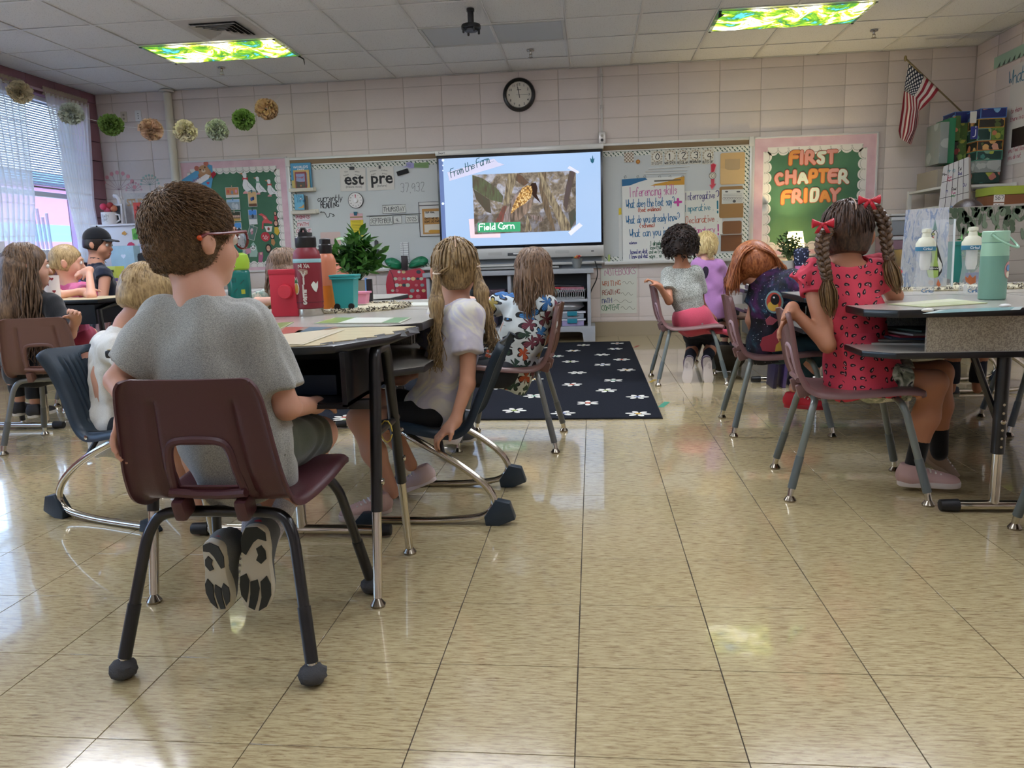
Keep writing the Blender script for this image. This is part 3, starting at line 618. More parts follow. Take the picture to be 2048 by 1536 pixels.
a=MB();write(a,g,'river',(u0+u1)/2,v1-.07,.03,.003,center=True,d=.002);a.build('lettering',mat('c04848',.7),t);pr(t,'figure',g,disc((u0+u1)/2,v0+.03,.01,8),'c98a60',.002)
t,g,(u0,v0,u1,v1)=book('light blue book with dark script on the lower ledge',C4,(118,572,255,765),'66b0cf',.06,.015)
a=MB();write(a,g,'the',u0+.03,v0+.13,.03,.003,d=.001);write(a,g,'life',u0+.03,v0+.08,.045,.005,slant=.2,d=.001);a.build('lettering',mat('1f5f8a',.6),t);pr(t,'sand_print',g,[(u0+.03,v0+.02),(u1-.002,v0+.02),(u1-.002,v0+.06),(u0+.08,v0+.035)],'d8a860',.0009);pr(t,'speech_bubble',g,disc(u1-.03,v1-.05,.012,10),'eef2f2',.001)
for k,(x0,x1,c)in enumerate(((255,272,'9c7a4a'),(272,300,'6e5c40'))):
 book(('thin tan book leaning behind the blue script book','brown book end at the right of the blue script book')[k],C4,(x0,580+8*k,x1,765),c,.04+.015*k,.012)
M_CARDP='e6dcdc'
for s,r,c in(('PHONICS',(140,825,340,893),'b8405c'),('MATH',(160,915,322,985),'c05a5a'),('CONTENT',(145,1005,355,1075),'b0545c'),('LESSONS',(150,1090,355,1145),'c07060')):
 t,g=sheet('label_card','white subject card lettered %s in pink under the ledges'%s,'card',wr(C4,*r),M_CARDP,.02,group='subject cards');u0,v0,u1,v1=wr(C4,*r)
 a=MB();n=len(s);w=(u1-u0-.02);write(a,g,s,(u0+u1)/2,v0+.015,v1-v0-.03,.0055,center=True,wx=w/(n*5.4*(v1-v0-.03)/7));a.build('lettering',mat(c,.8),t)
for s,sub,r,k,extra in(('est','(means most)',(705,240,1050,522),-.03,('best','tallest','fastest','wisest')),('pre','(before)',(1055,225,1410,508),.005,('preview','preheat','prefix','preset'))):
 t,g=sheet('word_card','white %s word card clipped to the whiteboard'%s,'card',wr(C4,*r),'dedad2',.024,tilt=k);u0,v0,u1,v1=wr(C4,*r);cu=(u0+u1)/2
 a=MB();text(a,g,s,cu+.01,v0+.07,.17,.0014,.004,sx=1.05);text(a,g,sub,cu+.01,v0+.035,.033);
 for q,e in enumerate(extra):text(a,g,e,u0+.07+(q%2)*.12,v1-.045-.035*(q//2),.022,ang=(.1,-.15,.25,-.2)[q])
 a.build('lettering',INK,t)
 MB().prism(rect(cu-.03 if k<0 else cu-.012,v1-.02,cu+.02 if k<0 else cu+.008,v1+.012),g,0,.012).build('binder_clip',mat('18181a',.4),t);a=MB();a.tube([g(cu-.01,v1+.01,.006),g(cu-.015,v1+.035,.01),g(cu,v1+.045,.01),g(cu+.01,v1+.03,.006)],.002,6).build('clip_wire',mat('8a8a88',.3,.8),t)
cu,cv=C4([(916,648)])[0];t=thing('visual_timer','round white countdown timer with red wedge below the est card','timer',(cu,YW-.02,cv-.09));f0=wf(d=.02);R90m=R90
MB().lathe([(.084,0),(.084,.018),(.080,.02),(.078,.016)],(cu,YW-.02,cv),40,R90).build('rim',mat('26282a',.4),t);f=lambda u,v,d=0:Vector((cu+u,YW-.037-d,cv+v));MB().prism(disc(0,0,.079,36),f,0,.001).build('dial',mat('ece9e6',.6),t)
MB().prism([(0,0)]+[(.05*math.sin(k*.06-.1),.062*math.cos(k*.06-.1))for k in range(5)],f,.001,.002).build('red_wedge',mat('b83a50',.6),t);a=MB()
for k in range(12):text(a,f,str(k*5),.06*math.sin(k*PI/6),.06*math.cos(k*PI/6)-.006,.017,.0018)
a.build('numerals',INK,t);MB().lathe([(.026,.017),(.025,.034),(.015,.037),(.004,.037)],(cu,YW-.02,cv),24,R90).build('knob',mat('f0eeec',.4),t)
f=wf(d=.018)
def scrawl(name,label,s,C,x,y,x2,h,w,c,cat='lettering',ang=0,slant=0,kind=None,tail=None):
 (u,v),(u2,_)=C([(x,y),(x2,y)]);n=sum((5.6 if k.isupper()or k in '0234567890?' else 2.6 if k in 'il.,!I1:' else 3.6 if k==' ' else 4.9)for k in s);wx=(u2-u)/(n*h/7)
 a=MB();write(a,f,s,u,v,h,w,slant,ang,.001,wx=wx)
 for P in(tail or()):strokes(a,f,chaikin(C(P),2),w*.8,.001)
 o=a.build(name,mat(c,.6),None);return tag(o,label,cat)
scrawl('vinyl_word','black script word currently stuck on the whiteboard','currently',C4,425,660,745,.062,.007,'26272a',slant=.15)
scrawl('vinyl_word','black capital word READING below the script word','READING',C4,468,745,700,.066,.009,'26272a',tail=([(460,800),(520,795),(545,870),(580,850),(575,800),(640,840)],[(460,800),(475,790)],[(625,825),(645,845),(615,850)]))
scrawl('marker_number','thin handwritten number 37,932 in grey marker','37,932',C4,1485,545,1800,.095,.004,'55585c',slant=.1,ang=.01)
a=C4([(1515,222),(1570,205),(1555,170),(1600,155),(1660,175),(1660,230),(1600,238),(1575,225)]);t,g=sheet('hand_pointer','lavender pointing-hand cut-out with a green striped sleeve','decoration',a,'a5a2d0',.021,th=.006,part='hand')
pr(t,'sleeve',g,C4([(1660,172),(1845,158),(1845,232),(1660,228)]),'8fae78',.003);a=MB()
for k in range(4):strokes(a,g,C4([(1665,185+k*11),(1842,172+k*15)]),.003,.0036)
a.build('stripe',mat('55784c',.8),t);a=MB()
for k in range(3):strokes(a,g,C4([(1570+k*5,185+k*14),(1620,190+k*12)]),.002,.002)
a.build('finger_lines',mat('5f5c96',.8),t)
P=C4([(1438,285),(1578,240),(1595,292),(1455,335)]);MB().prism(P,wf(d=.018),0,.03)
o=MB().prism(P,wf(d=.018),0,.035).build('board_eraser',mat('1e1f22',.8),None,bevel=.004);tag(o,'black felt board eraser tilted under the pointing hand','eraser')
for s,r in(('THURSDAY',(1255,710,1555,805)),('SEPTEMBER',(1090,855,1385,955)),('4,',(1392,848,1502,938)),('2025',(1550,840,1712,930))):
 t,g=sheet('date_card','speckled white date card '+{'THURSDAY':'with the weekday, above the rod','SEPTEMBER':'with the month SEPTEMBER','4,':'with the day number, narrowest of the date cards','2025':'with the year at the right'}[s],'card',wr(C4,*r),'d6d8d2',.024,group='date cards',m=None);u0,v0,u1,v1=wr(C4,*r)
 a=MB();
 for P in([(u0,v0),(u1,v0),(u1,v1),(u0,v1),(u0,v0)],):strokes(a,g,P,.004)
 n=len(s);write(a,g,s,(u0+u1)/2,v0+.02,v1-v0-.04,.0045,center=True,wx=(u1-u0-.03)/(n*5.3*(v1-v0-.04)/7));
 for k in range(int((u1-u0)*260)):strokes(a,g,[(rnd.uniform(u0,u1-.004),rnd.uniform(v0,v1))]*2,.003)
 a.build('lettering',mat('3a3c3e',.8),t)
o=MB().tube([Vector((*[C4([(1055,848)])[0][0]],YW-.03,C4([(1055,848)])[0][1])),Vector((C4([(1750,815)])[0][0],YW-.03,C4([(1750,815)])[0][1]))],.003,8).build('hanging_rod',mat('3c3c3e',.4),None);tag(o,'thin dark rod from which the date cards hang','rod')
t,g=sheet('pocket_chart','tall yellow pocket chart strip with a pink header','chart',C4([(838,812),(1000,812),(1025,1290),(985,1325),(870,1330)]),'e0b4ba',.021)
pr(t,'yellow_cards',g,C4([(845,900),(1008,895),(1018,1255),(868,1285)]),'e3cf3c',.0022,th=.001)
a=MB();(u0,v0,u1,v1)=wr(C4,850,900,1010,1260)
for k in range(16):dz=k*.0165;strokes(a,g,[(u0+.01+.0008*k,v1-.012-dz),(u1-.01+.0002*k,v1-.012-dz)],.0028 if k%3 else.005,.003)
strokes(a,g,C4([(845,862),(998,858)]),.010,.0016);a.build('lettering',mat('8a7c2c',.8),t);pr(t,'teal_clip',g,C4([(888,793),(935,793),(928,840),(895,840)]),'2c6478',.01,th=.008)
t,g=sheet('pink_folder','pale pink paper pocket folder below the reading words','folder',wr(C4,458,1055,740,1430),'d9bfb8',.02,rad=.015);pr(t,'window',g,wr(C4,530,1145,662,1225)and rect(*wr(C4,530,1145,662,1225)),'cdb8b6',.0016);pr(t,'pocket',g,rect(*wr(C4,460,1262,745,1430)),'dcc5bd',.003,th=.002)
t,g=sheet('goal_chart','black framed goal chart with orange background beside the screen','chart',wr(C4,1718,672,2010,1100),'cfcecb',.024,th=.004,m=None);u0,v0,u1,v1=wr(C4,1718,672,2010,1100);a=MB()
for P in([(u0,v0),(u0,v1),(u1,v1),(u1,v0),(u0,v0)],[(u0,v1-.035),(u1,v1-.035)]):strokes(a,g,P,.008,.002)
a.build('frame_edge',INK,t);pr(t,'orange_sheet',g,rect(*wr(C4,1760,757,2010,1072)),'b98a50');pr(t,'white_panel',g,rect(*wr(C4,1790,790,2010,862)),'d8d4ca',.0018);pr(t,'white_panel',g,rect(*wr(C4,1790,955,2010,1050)),'d8d0c0',.0018)
a=MB();
for s,x,y,h in(('OUR GOAL',1805,812,.017),('DAYS WE\'VE',1798,892,.020),('GONE SO FAR',1793,932,.020)):p=C4([(x,y)])[0];write(a,g,s,p[0],p[1],h,.004,d=.0024)
a.build('lettering',mat('2a2018',.8),t);pr(t,'pencil_print',g,C4([(1840,1040),(1870,1022),(2000,1022),(2000,1062),(1870,1062)]),'cf9a3e',.0024)
P=C4([(1158,1165),(1175,1150),(1198,1165),(1222,1440),(1250,1470),(1200,1480),(1160,1430)]);t,g=sheet('hand_tool','long dark grey pointer tool standing on the marker tray','tool',P,'4a4b50',.021,th=.02,part='body')
pr(t,'silver_edge',g,C4([(1150,1300),(1168,1290),(1172,1440),(1152,1440)]),'b8beb8',.004,th=.003)
t,g=sheet('number_strip','white ruled number strip behind the apple chart','card',wr(C4,1480,1185,1597,1420),'dfe0e0',.021);a=MB();u0,v0,u1,v1=wr(C4,1480,1185,1597,1420)
for k in range(8):strokes(a,g,[(u0,v1-.012-k*.024),(u1,v1-.012-k*.024)],.003);strokes(a,g,[(u0+.012,v1-.02-k*.024),(u0+.02,v1-.026-k*.024)],.003)
strokes(a,g,[(u0+.03,v0),(u0+.03,v1)],.003);strokes(a,g,[(u1-.002,v0),(u1-.002,v1)],.004);a.build('ruling',mat('44484c',.8),t)
# interactive display
DY=YW-.12
def d5(pts):return[(lambda p:(p.x,p.z))(at(870+x/5.851,280+y/5.851,Y=DY))for x,y in pts]
(du0,dv1),(du1,dv0)=d5([(15,190)])[0],d5([(1972,1225)])[0]
t=thing('interactive_display','large wall-mounted screen showing a Field Corn slide in a black and silver frame','screen',((du0+du1)/2,DY,dv0-.1));fD=lambda u,v,d=0:Vector((u,DY-d,v))
MB().box((du0,DY,dv0),(du1,YW-.05,dv1)).build('bezel',mat('0d1118',.25),t,bevel=.006)
MB().box((du0-.01,DY-.004,dv1+.002),(du1+.01,YW-.05,dv1+.055)).build('top_strip',mat('c9c8c2',.35,.3),t,bevel=.004)
MB().box((du0-.004,DY-.012,dv0-.115),(du1+.004,YW-.05,dv0-.002)).build('bottom_bar',mat('c2c2be',.35,.3),t,bevel=.008)
a=MB();write(a,lambda u,v,e=0:Vector((u,DY-.005-e,v)),'Smart',du0+.02,dv1+.018,.022,.003);a.build('lettering',mat('55585a',.6),t)
for u in(.34,.75):MB().prism(rrect(du0+(du1-du0)*u-.075,dv0-.075,du0+(du1-du0)*u+.075,dv0-.045,.012),lambda a_,b_,e=0:Vector((a_,DY-.012-e,b_)),0,.0015).build('speaker_grille',mat('b3b3ae',.6),t)
MB().prism(rrect(du1-.13,dv0-.066,du1-.10,dv0-.056,.003),lambda a_,b_,e=0:Vector((a_,DY-.012-e,b_)),0,.001).build('port',mat('202020',.5),t)
MB().box((du0+.72,DY-.022,dv0-.085),(du0+.95,DY-.011,dv0-.055)).build('pen_tray',mat('3c3e40',.5),t,bevel=.003);MB().tube([fD(du0+.78,dv0-.066,.026),fD(du0+.89,dv0-.066,.026)],.008,8).build('stylus',mat('e6e6e4',.4),t)
def em(c,s=1.0):return mat(c,.5,spec=.2,emit=s)
SE=.47
def scr(poly,c,d,name='slide_part',m=None):return MB().prism(poly,fD,d-.0003,d).build(name,m or em(c,SE),screen)
screen=None
su0,sv1,su1,sv0=du0+.022,dv1-.028,du1-.022,dv0+.028
ts=T('screen_glow');n=ts.noise(ts.co('World'),.8,2);ts.set(Base_Color=(.02,.02,.02,1),Roughness=.25,Emission_Color=ts.mix(n,lin('9cc8fb'),lin('c4dcff')),Emission_Strength=SE)
screen=MB().prism(rect(su0+.045,sv0,su1,sv1),fD,0,.001).build('screen',ts.m,t)
scr(rect(su0,sv0,su0+.045,sv1),'5d6f9c',.001,'tool_sidebar')
for y in(238,745):scr(disc(*d5([(93,y)])[0],.014,12),'d9e6ff',.0016,'sidebar_icon')
for y in(298,358):scr(disc(*d5([(93,y)])[0],.008,8),'d9e6ff',.0016,'sidebar_icon')
scr(d5([(145,378),(690,218),(735,262),(815,288),(170,480)]),'c3c2da',.0016,'tape_banner')
a=MB();p=d5([(190,440)])[0];write(a,fD,'From the Farm...',p[0],p[1],.083,.0075,slant=.25,ang=.315,d=.0022,wx=.68,sp=.86);a.build('slide_lettering',em('1f5560',.3),screen)
pic=t_=T('corn_picture');v=pic.co('World');n1=pic.noise(v,9,5,.65,.6);n2=pic.noise(v,26,4,.6,.3)
c=pic.ramp(n1,[(.3,'3b3229'),(.42,'6b5c4b'),(.5,'9a8b76'),(.56,'c2c6dd'),(.64,'dfe6fb'),(.75,'a58f78')]);c=pic.mix(.35,c,pic.ramp(n2,[(.35,'2e2a20'),(.6,'c0b09a'),(.8,'ffffff')]))
s_=pic.sep(v);low=pic.ma('GREATER_THAN',1.32,s_[2]);c=pic.mix(pic.ma('MULTIPLY',low,.55),c,lin('4a3b2b'));pic.set(Base_Color=(.02,.02,.02,1),Emission_Color=c,Emission_Strength=SE*.85)
scr(d5([(395,925),(470,920),(470,1090),(765,1085),(765,1140),(415,1148)]),'e0c3cb',.0014,'pink_tape')
scr(d5([(435,408),(1648,358),(1650,990),(1560,1062),(465,1105)]),None,.0018,'slide_picture',pic.m)
def stk(c1,sc=55,ang=0):
 q=T('dry_leaf');m=q.noise(q.co('World',(1,1,.18),(0,ang,0)),sc,3);q.set(Base_Color=(.02,.02,.02,1),Emission_Color=q.mix(q.ramp(m,[(.35,(0,0,0)),(.65,(1,1,1))]),lin(c1),lin('5a4a38')),Emission_Strength=SE*.85);return q.m
LFG,LFT,LFP=stk('66764e',60,1.0),stk('c3b28e'),stk('b09a97')
for k,(P,m)in enumerate((([(437,410),(560,450),(700,545),(798,655),(790,735),(650,700),(520,620),(440,560)],LFG),([(445,570),(640,700),(660,860),(600,840),(480,690)],stk('54503a')),([(855,395),(960,390),(930,520),(860,745),(800,770),(820,600)],LFT),([(800,770),(845,770),(790,960),(700,970)],stk('a04c40')),([(1300,372),(1240,378),(1215,560),(1280,830),(1380,1060),(1410,1060),(1300,620)],stk('8a7355')),([(1195,380),(1245,378),(1330,560),(1500,850),(1600,1010),(1585,1060),(1475,1060),(1390,830),(1270,600)],LFT),([(1575,362),(1645,370),(1600,560),(1540,830),(1500,760),(1530,560)],stk('5c4a50')),([(1560,860),(1640,790),(1648,930),(1590,1040)],stk('3c5040')),([(960,390),(1020,420),(1100,500),(1040,540),(940,470)],stk('7a5236')),([(1100,870),(1260,900),(1270,950),(1180,945)],LFP),([(1080,880),(1140,1060),(1050,1070)],LFT))):
 scr(d5(P),None,.0021+k*.00004,'leaf_print',m)
kn=T('corn_kernels');vo=kn.n('TexVoronoi',{'Vector':kn.co('World',(1,1,.8),(0,-.6,0)),'Scale':62.});cc=kn.ramp(vo.outputs['Distance'],[(.2,'ffe9b0'),(.5,'d9a24c'),(.75,'7a4f1c')]);kn.set(Base_Color=(.02,.02,.02,1),Emission_Color=cc,Emission_Strength=SE)
scr(d5([(1130,505),(1180,500),(1200,560),(1190,640),(1240,740),(1150,660),(1100,560)]),'2b1a12',.0026,'corn_silk')
scr(d5([(885,870),(905,780),(955,670),(1020,560),(1080,530),(1130,540),(1140,600),(1120,680),(1060,740),(960,800)]),None,.0028,'corn_cob',kn.m)
scr(d5([(790,965),(850,800),(930,650),(1020,555),(1045,520),(960,670),(905,790),(880,880),(880,960)]),None,.0030,'husk',stk('c4b0ae',40,-.6))
scr(d5([(885,955),(890,870),(960,800),(1070,735),(1160,660),(1140,760),(1080,850),(990,935)]),None,.0031,'husk',stk('b59a88',40,-.9))
scr(d5([(500,970),(1000,958),(1000,1070),(500,1082)]),'3c9468',.0034,'caption_box');a=MB();p=d5([(520,1062)])[0];write(a,fD,'Field Corn',p[0],p[1]+.004,.066,.0105,d=.004,ang=.02,wx=.9);a.build('slide_lettering',em('f2fff6',.5),screen)
for P in([(1548,330),(1575,302),(1695,375),(1670,395)],[(1558,1080),(1690,968),(1728,1003),(1590,1120)]):scr(d5(P),'cdcfe4',.0030,'tape')
P=[(1815,210),(1835,225),(1845,175),(1855,225),(1868,210),(1858,260),(1840,275),(1822,255)];scr(d5(P),'23566a',.0016,'corn_logo')
t=thing('display_mount','grey lift-mount rails between the screen and the shelf unit','mount',(-.75,YW-.05,.74))
MB().box((-1.60,YW-.045,.73),(.10,YW-.002,1.9)).build('back_plate',mat('7f8489',.5),t);MB().box((-1.6,YW-.11,.775),(.12,YW-.05,.80)).build('rail',mat('b9bab6',.35,.4),t,bevel=.003)
MB().box((-1.6,YW-.14,.745),(-.35,YW-.09,.765)).build('rail',mat('a5a6a2',.35,.4),t,bevel=.002);MB().tube([(-1.3,YW-.125,.782),(-.83,YW-.125,.782)],.014,10).build('actuator',mat('c6c6c2',.3,.5),t)
# right part of the whiteboard
t,g=sheet('checker_magnet','brown and white checkered square magnet','magnet',wr(C6,308,230,430,350),'e6e0d4',.021,th=.008,rad=.006);u0,v0,u1,v1=wr(C6,308,230,430,350);a=MB()
for i in range(6):
 for j in range(6):
  if(i+j)%2:a.prism(rect(u0+(u1-u0)*i/6,v0+(v1-v0)*j/6,u0+(u1-u0)*(i+1)/6,v0+(v1-v0)*(j+1)/6),g,.0006,.001)
a.build('checks',mat('8f7a66',.7),t);t,g=sheet('orange_magnet','small orange flower magnet beside the checkered one','magnet',disc(*C6([(485,345)])[0],.022,12),'b97a30',.021,th=.008);pr(t,'centre',g,disc(*C6([(485,345)])[0],.008,8),'d8a860')
for k,(s,w,r)in enumerate((('0','SILENT',(652,210,800,388)),('1','WHISPER',(822,200,968,385)),('2','REGULAR',(985,195,1130,380)),('3','PRESENTATION',(1142,190,1290,370)),('4','OUTSIDE',(1305,190,1450,372)))):
 t,g=sheet('voice_level_card','voice level card with numeral %s marked %s'%(('zero','one','two','three','four')[k],w),'card',wr(C6,*r),'d9d6ca',.021,group='voice level cards');u0,v0,u1,v1=wr(C6,*r);cu=(u0+u1)/2;cv=v1-(v1-v0)*.4;a=MB();rr=(v1-v0)*.36
 for q in range(12):an=q*PI/6;a.prism(disc(cu+rr*.92*math.cos(an),cv+rr*.92*math.sin(an),.009,6),g,.0006,.001+q*1e-5)
 a.build('pattern',mat('a99b84',.7),t);pr(t,'disc',g,disc(cu,cv,rr*.82,20),'e6e3d8',.002);a=MB();write(a,g,s,cu-.013,cv-.032,.064,.008,d=.0028);write(a,g,w,cu,v0+.008,.026,.0038,center=True,d=.0014,wx=min(1,.105/(len(w)*5.3*.026/7)));a.build('lettering',INK,t)
for k,P in enumerate(([(620,440),(1145,405)],[(585,470),(1115,455)],[(560,502),(1095,490)])):
 (a0,b0),(a1,b1)=C6(P);o=MB().tube([(a0,YW-.027,b0),(a1,YW-.027,b1)],.005,8).build('pointer_stick',mat('dcdcd8',.4),None);tag(o,'white pointer stick held on the whiteboard, '+('topmost','middle','lowest')[k]+' of the three','stick','pointer sticks')
(cx,cy)=C6([(1435,522)])[0];t,g=sheet('exclamation_arrow','tall red arrow magnet with a spiral in its middle','magnet',C6([(1408,375),(1450,362),(1488,380),(1462,500),(1462,620),(1484,625),(1428,706),(1392,640),(1415,635),(1412,500)]),'d9a0a8',.021,th=.004)
pr(t,'red_bar',g,C6([(1416,382),(1450,370),(1480,386),(1455,470),(1420,480)]),'c8364c');pr(t,'red_arrow',g,C6([(1415,560),(1457,560),(1455,630),(1476,632),(1428,695),(1400,640),(1420,640)]),'c84c58');pr(t,'disc',g,disc(cx,cy,.033,20),'e2dccb',.0016)
a=MB();strokes(a,g,[(cx+(.006+.0018*q)*math.cos(q*.7),cy+(.006+.0018*q)*math.sin(q*.7))for q in range(14)],.0035,.0022);strokes(a,g,[(cx+.034*math.cos(q*PI/10),cy+.034*math.sin(q*PI/10))for q in range(21)],.004,.0022);a.build('spiral',INK,t)
for k,(r,c,lab)in enumerate((((1538,235,1845,628),'d2b07c','light tan pocket folder, top of the folder column'),((1525,665,1820,1055),'9a7950','brown pocket folder holding a white worksheet'),((1565,1105,1805,1265),'7a5538','dark brown pocket folder above the lowest one'),((1545,1275,1805,1480),'6f4a30','lowest dark brown folder with a grey clip edge'))):
 t,g=sheet('pocket_folder',lab,'folder',wr(C6,*r),c,.020,th=.004,group='pocket folders',rad=.02 if k<3 else 0);u0,v0,u1,v1=wr(C6,*r)
 if k==0:pr(t,'window',g,rect(*wr(C6,1595,315,1785,445)),'b9a07a',.0012);pr(t,'pocket',g,C6([(1538,430),(1600,435),(1630,450),(1760,450),(1790,430),(1845,428),(1845,628),(1538,628)]),'d8b884',.003,th=.002)
 if k==1:
  pr(t,'worksheet',g,rect(*wr(C6,1555,705,1830,895)),'d8dad4',.002);a=MB()
  for q in range(6):strokes(a,g,C6([(1570,760+q*20),(1810,757+q*20)]),.0022,.003)
  for q in range(8):p=C6([(1580+q*32,815)])[0];strokes(a,g,[(p[0]+.012*math.cos(w*PI/4),p[1]+.012*math.sin(w*PI/4))for w in range(9)],.002,.003)
  strokes(a,g,C6([(1605,728),(1625,728)]),.014,.003);strokes(a,g,C6([(1750,728),(1780,728)]),.014,.003);strokes(a,g,C6([(1712,850),(1714,850)]),.03,.003);a.build('lettering',mat('55585a',.8),t);pr(t,'pocket',g,rect(*wr(C6,1535,885,1825,1055)),'9c7a4e',.004,th=.002)
 if k==3:pr(t,'clip_edge',g,rect(u0-.01,v1-.008,u1+.01,v1+.004),'a09a94',.012,th=.01)
def lines(name,parent,g,L,C,d=.0012):
 for c,items in L:
  a=MB()
  for s,x,y,x2,h,w in items:
   (u,v),(u2,_)=C([(x,y),(x2,y)]);n=sum((5.6 if k.isupper()or k in '0234567890?' else 2.6 if k in 'il.,!I1:' else 3.6 if k==' ' else 4.9)for k in s);write(a,g,s,u,v,h,w,d=d,wx=(u2-u)/(n*h/7),ang=.03)
  a.build(name,mat(c,.7),parent)
t,g=sheet('sentence_poster','white poster listing sentence types in coloured marker, behind the flip chart','poster',C6([(1080,722),(1555,700),(1562,1290),(1080,1310)]),'dedfd6',.021)
lines('lettering',t,g,[('4a3f78',[('Interrogative',1090,838,1470,.075,.006),('?',1482,822,1532,.085,.008)]),('2f7f93',[('Imperative .',1085,985,1455,.068,.006),('!',1490,978,1520,.10,.016)]),('b5563c',[('Declarative .',1095,1135,1510,.07,.006)]),('b84d8c',[('Exclamatory',1095,1265,1475,.06,.006),('!',1500,1262,1525,.09,.014)])],C6)
t,g=sheet('flip_chart','white flip chart pad of inferencing skills hanging on the whiteboard','chart',C6([(278,570),(1075,530),(1080,1300),(1080,1600),(290,1612)]),'e4e5e0',.03,th=.012)
pr(t,'blue_header',g,C6([(278,572),(575,552),(605,575),(500,605),(380,650),(280,662)]),'2f6d9a',.0014);pr(t,'yellow_header',g,C6([(1075,532),(960,560),(860,600),(700,632),(640,655),(1075,640)]),'d09a3a',.0014);pr(t,'handle_slot',g,C6([(690,585),(1030,570),(1030,585),(690,605)]),'6a6458',.002)
for x in(320,480,570,760,890,1050):p=C6([(x,560)])[0];MB().tube([(p[0],YW-.018,p[1]),(p[0]-.012,YW-.05,p[1]+.02),(p[0]+.004,YW-.055,p[1]+.03),(p[0]+.012,YW-.04,p[1]+.008)],.002,6).build('hook',mat('6f7070',.3,.8),t)
lines('lettering',t,g,[('c0569a',[('Inferencing skills',378,800,985,.10,.006)]),('2b6c9a',[('What does the text say?',335,940,955,.085,.007),('What do you already know?',335,1140,1020,.08,.007),('What can you infer',380,1310,960,.08,.007)]),('b55038',[('(text evidence)',485,990,785,.045,.006),('(schema)',505,1190,705,.045,.006)]),('c4469c',[('+',955,925,1050,.11,.024)]),('2a2f7a',[('science',370,1400,470,.03,.005),('based on what',390,1525,610,.045,.0055),('I know and what',375,1585,615,.045,.0055)]),('2a5a44',[('I already',645,1415,780,.045,.0055),('know that',640,1468,790,.045,.005),('and we try',625,1520,790,.04,.005),('says... so',625,1578,790,.045,.0055)])],C6)
t,g=sheet('yellow_tab_board','narrow white board edge with a yellow tab left of the flip chart','board',C6([(238,940),(280,935),(285,1600),(240,1600)]),'d5d6d2',.0215,th=.004);pr(t,'yellow_tab',g,C6([(238,940),(272,935),(275,1020),(238,1025)]),'dcc23a')
CN=crop(3.4125,940,470)
t,g=sheet('notebooks_poster','laminated white poster of notebook colours on the blocks below the tray','poster',CN([(893,226),(1140,226),(1138,532),(890,536)]),'dcded2',.004)
lines('lettering',t,g,[('b9688c',[('NOTEBOOKS',920,278,1138,.07,.005)]),('b8603c',[('WRITING',905,350,1030,.052,.006)]),('8f4434',[('READING',905,410,1025,.052,.006)]),('3c4a80',[('MATH',902,465,970,.05,.006)]),('3c7a52',[('CONTENT',898,516,1025,.055,.006)])],CN)
a=MB()
for x0,x1,y,c in((1042,1118,325,0),(1030,1110,402,0),(980,1105,452,0),(1028,1125,498,0)):
 strokes(a,g,CN([(x0+(x1-x0)*k/16,y-10*math.sin(k*.78))for k in range(17)]),.0035)
a.build('squiggle',mat('6a6a58',.8),t)
# grey shelf unit below the screen
GR=mat('a3a6aa',.5);SX0,SX1,SY=-1.70,-.008,7.90
t=thing('shelf_unit','long grey plastic shelf unit on feet below the screen','shelf unit',((SX0+SX1)/2,SY,0))
MB().box((SX0-.03,SY-.03,.69),(SX1+.02,YW-.02,.735)).build('top_panel',GR,t,bevel=.006)
for x in(SX0,-.86,SX1-.045):MB().box((x,SY,.15),(x+.035,YW-.03,.69)).build('side_panel',GR,t,bevel=.004)
MB().box((SX0+.03,YW-.045,.16),(SX1-.04,YW-.03,.69)).build('back_panel',mat('6b6e74',.7),t)
for z in(.405,):
 for x0,x1 in((SX0+.035,-.86),(-.825,SX1-.045)):MB().box((x0,SY+.01,z),(x1,YW-.045,z+.025)).build('shelf',GR,t,bevel=.003)
P=[(SX1+.03,.0),(SX1+.03,.155),(SX0-.03,.155),(SX0-.03,0),(SX0+.09,0),(SX0+.1,.085),(SX0+.13,.10),(SX1-.13,.10),(SX1-.10,.085),(SX1-.09,0)]
MB().prism(P,lambda u,v,e=0:Vector((u,SY-.01+e,v)),0,.42).build('base',GR,t,bevel=.004)
def basket(label,x0,x1,y0,y1,z0,h,c,holes=True,cat='basket',group=None,fill=None):
 t=thing('storage_basket',label,cat,((x0+x1)/2,(y0+y1)/2,z0),group);a=MB();m=mat(c,.5)
 a.box((x0+.01,y0+.01,z0),(x1-.01,y1-.01,z0+.006));a.build('base',m,t);a=MB();n=max(4,int((x1-x0)/.022))
 for(ya)in(y0,y1-.004):a.box((x0,ya,z0+h-.02),(x1,ya+.004,z0+h));a.box((x0,ya,z0),(x1,ya+.004,z0+h*.25))
 for(xa)in(x0,x1-.004):a.box((xa,y0,z0),(xa+.004,y1,z0+h))
 for k in range(n+1):xx=x0+(x1-x0-.008)*k/n;a.box((xx,y0,z0+h*.2),(xx+.008,y0+.004,z0+h-.01));a.box((xx,y1-.004,z0+h*.2),(xx+.008,y1,z0+h-.01))
 a.build('lattice_wall',m,t);MB().box((x0-.006,y0-.006,z0+h-.006),(x1+.006,y0+.006,z0+h)).box((x0-.006,y1-.006,z0+h-.006),(x1+.006,y1+.006,z0+h)).build('rim',m,t);return t
basket('grey slotted basket of red and green folders on the upper shelf',-.60,-.075,SY+.03,8.25,.431,.095,'8d8f90')
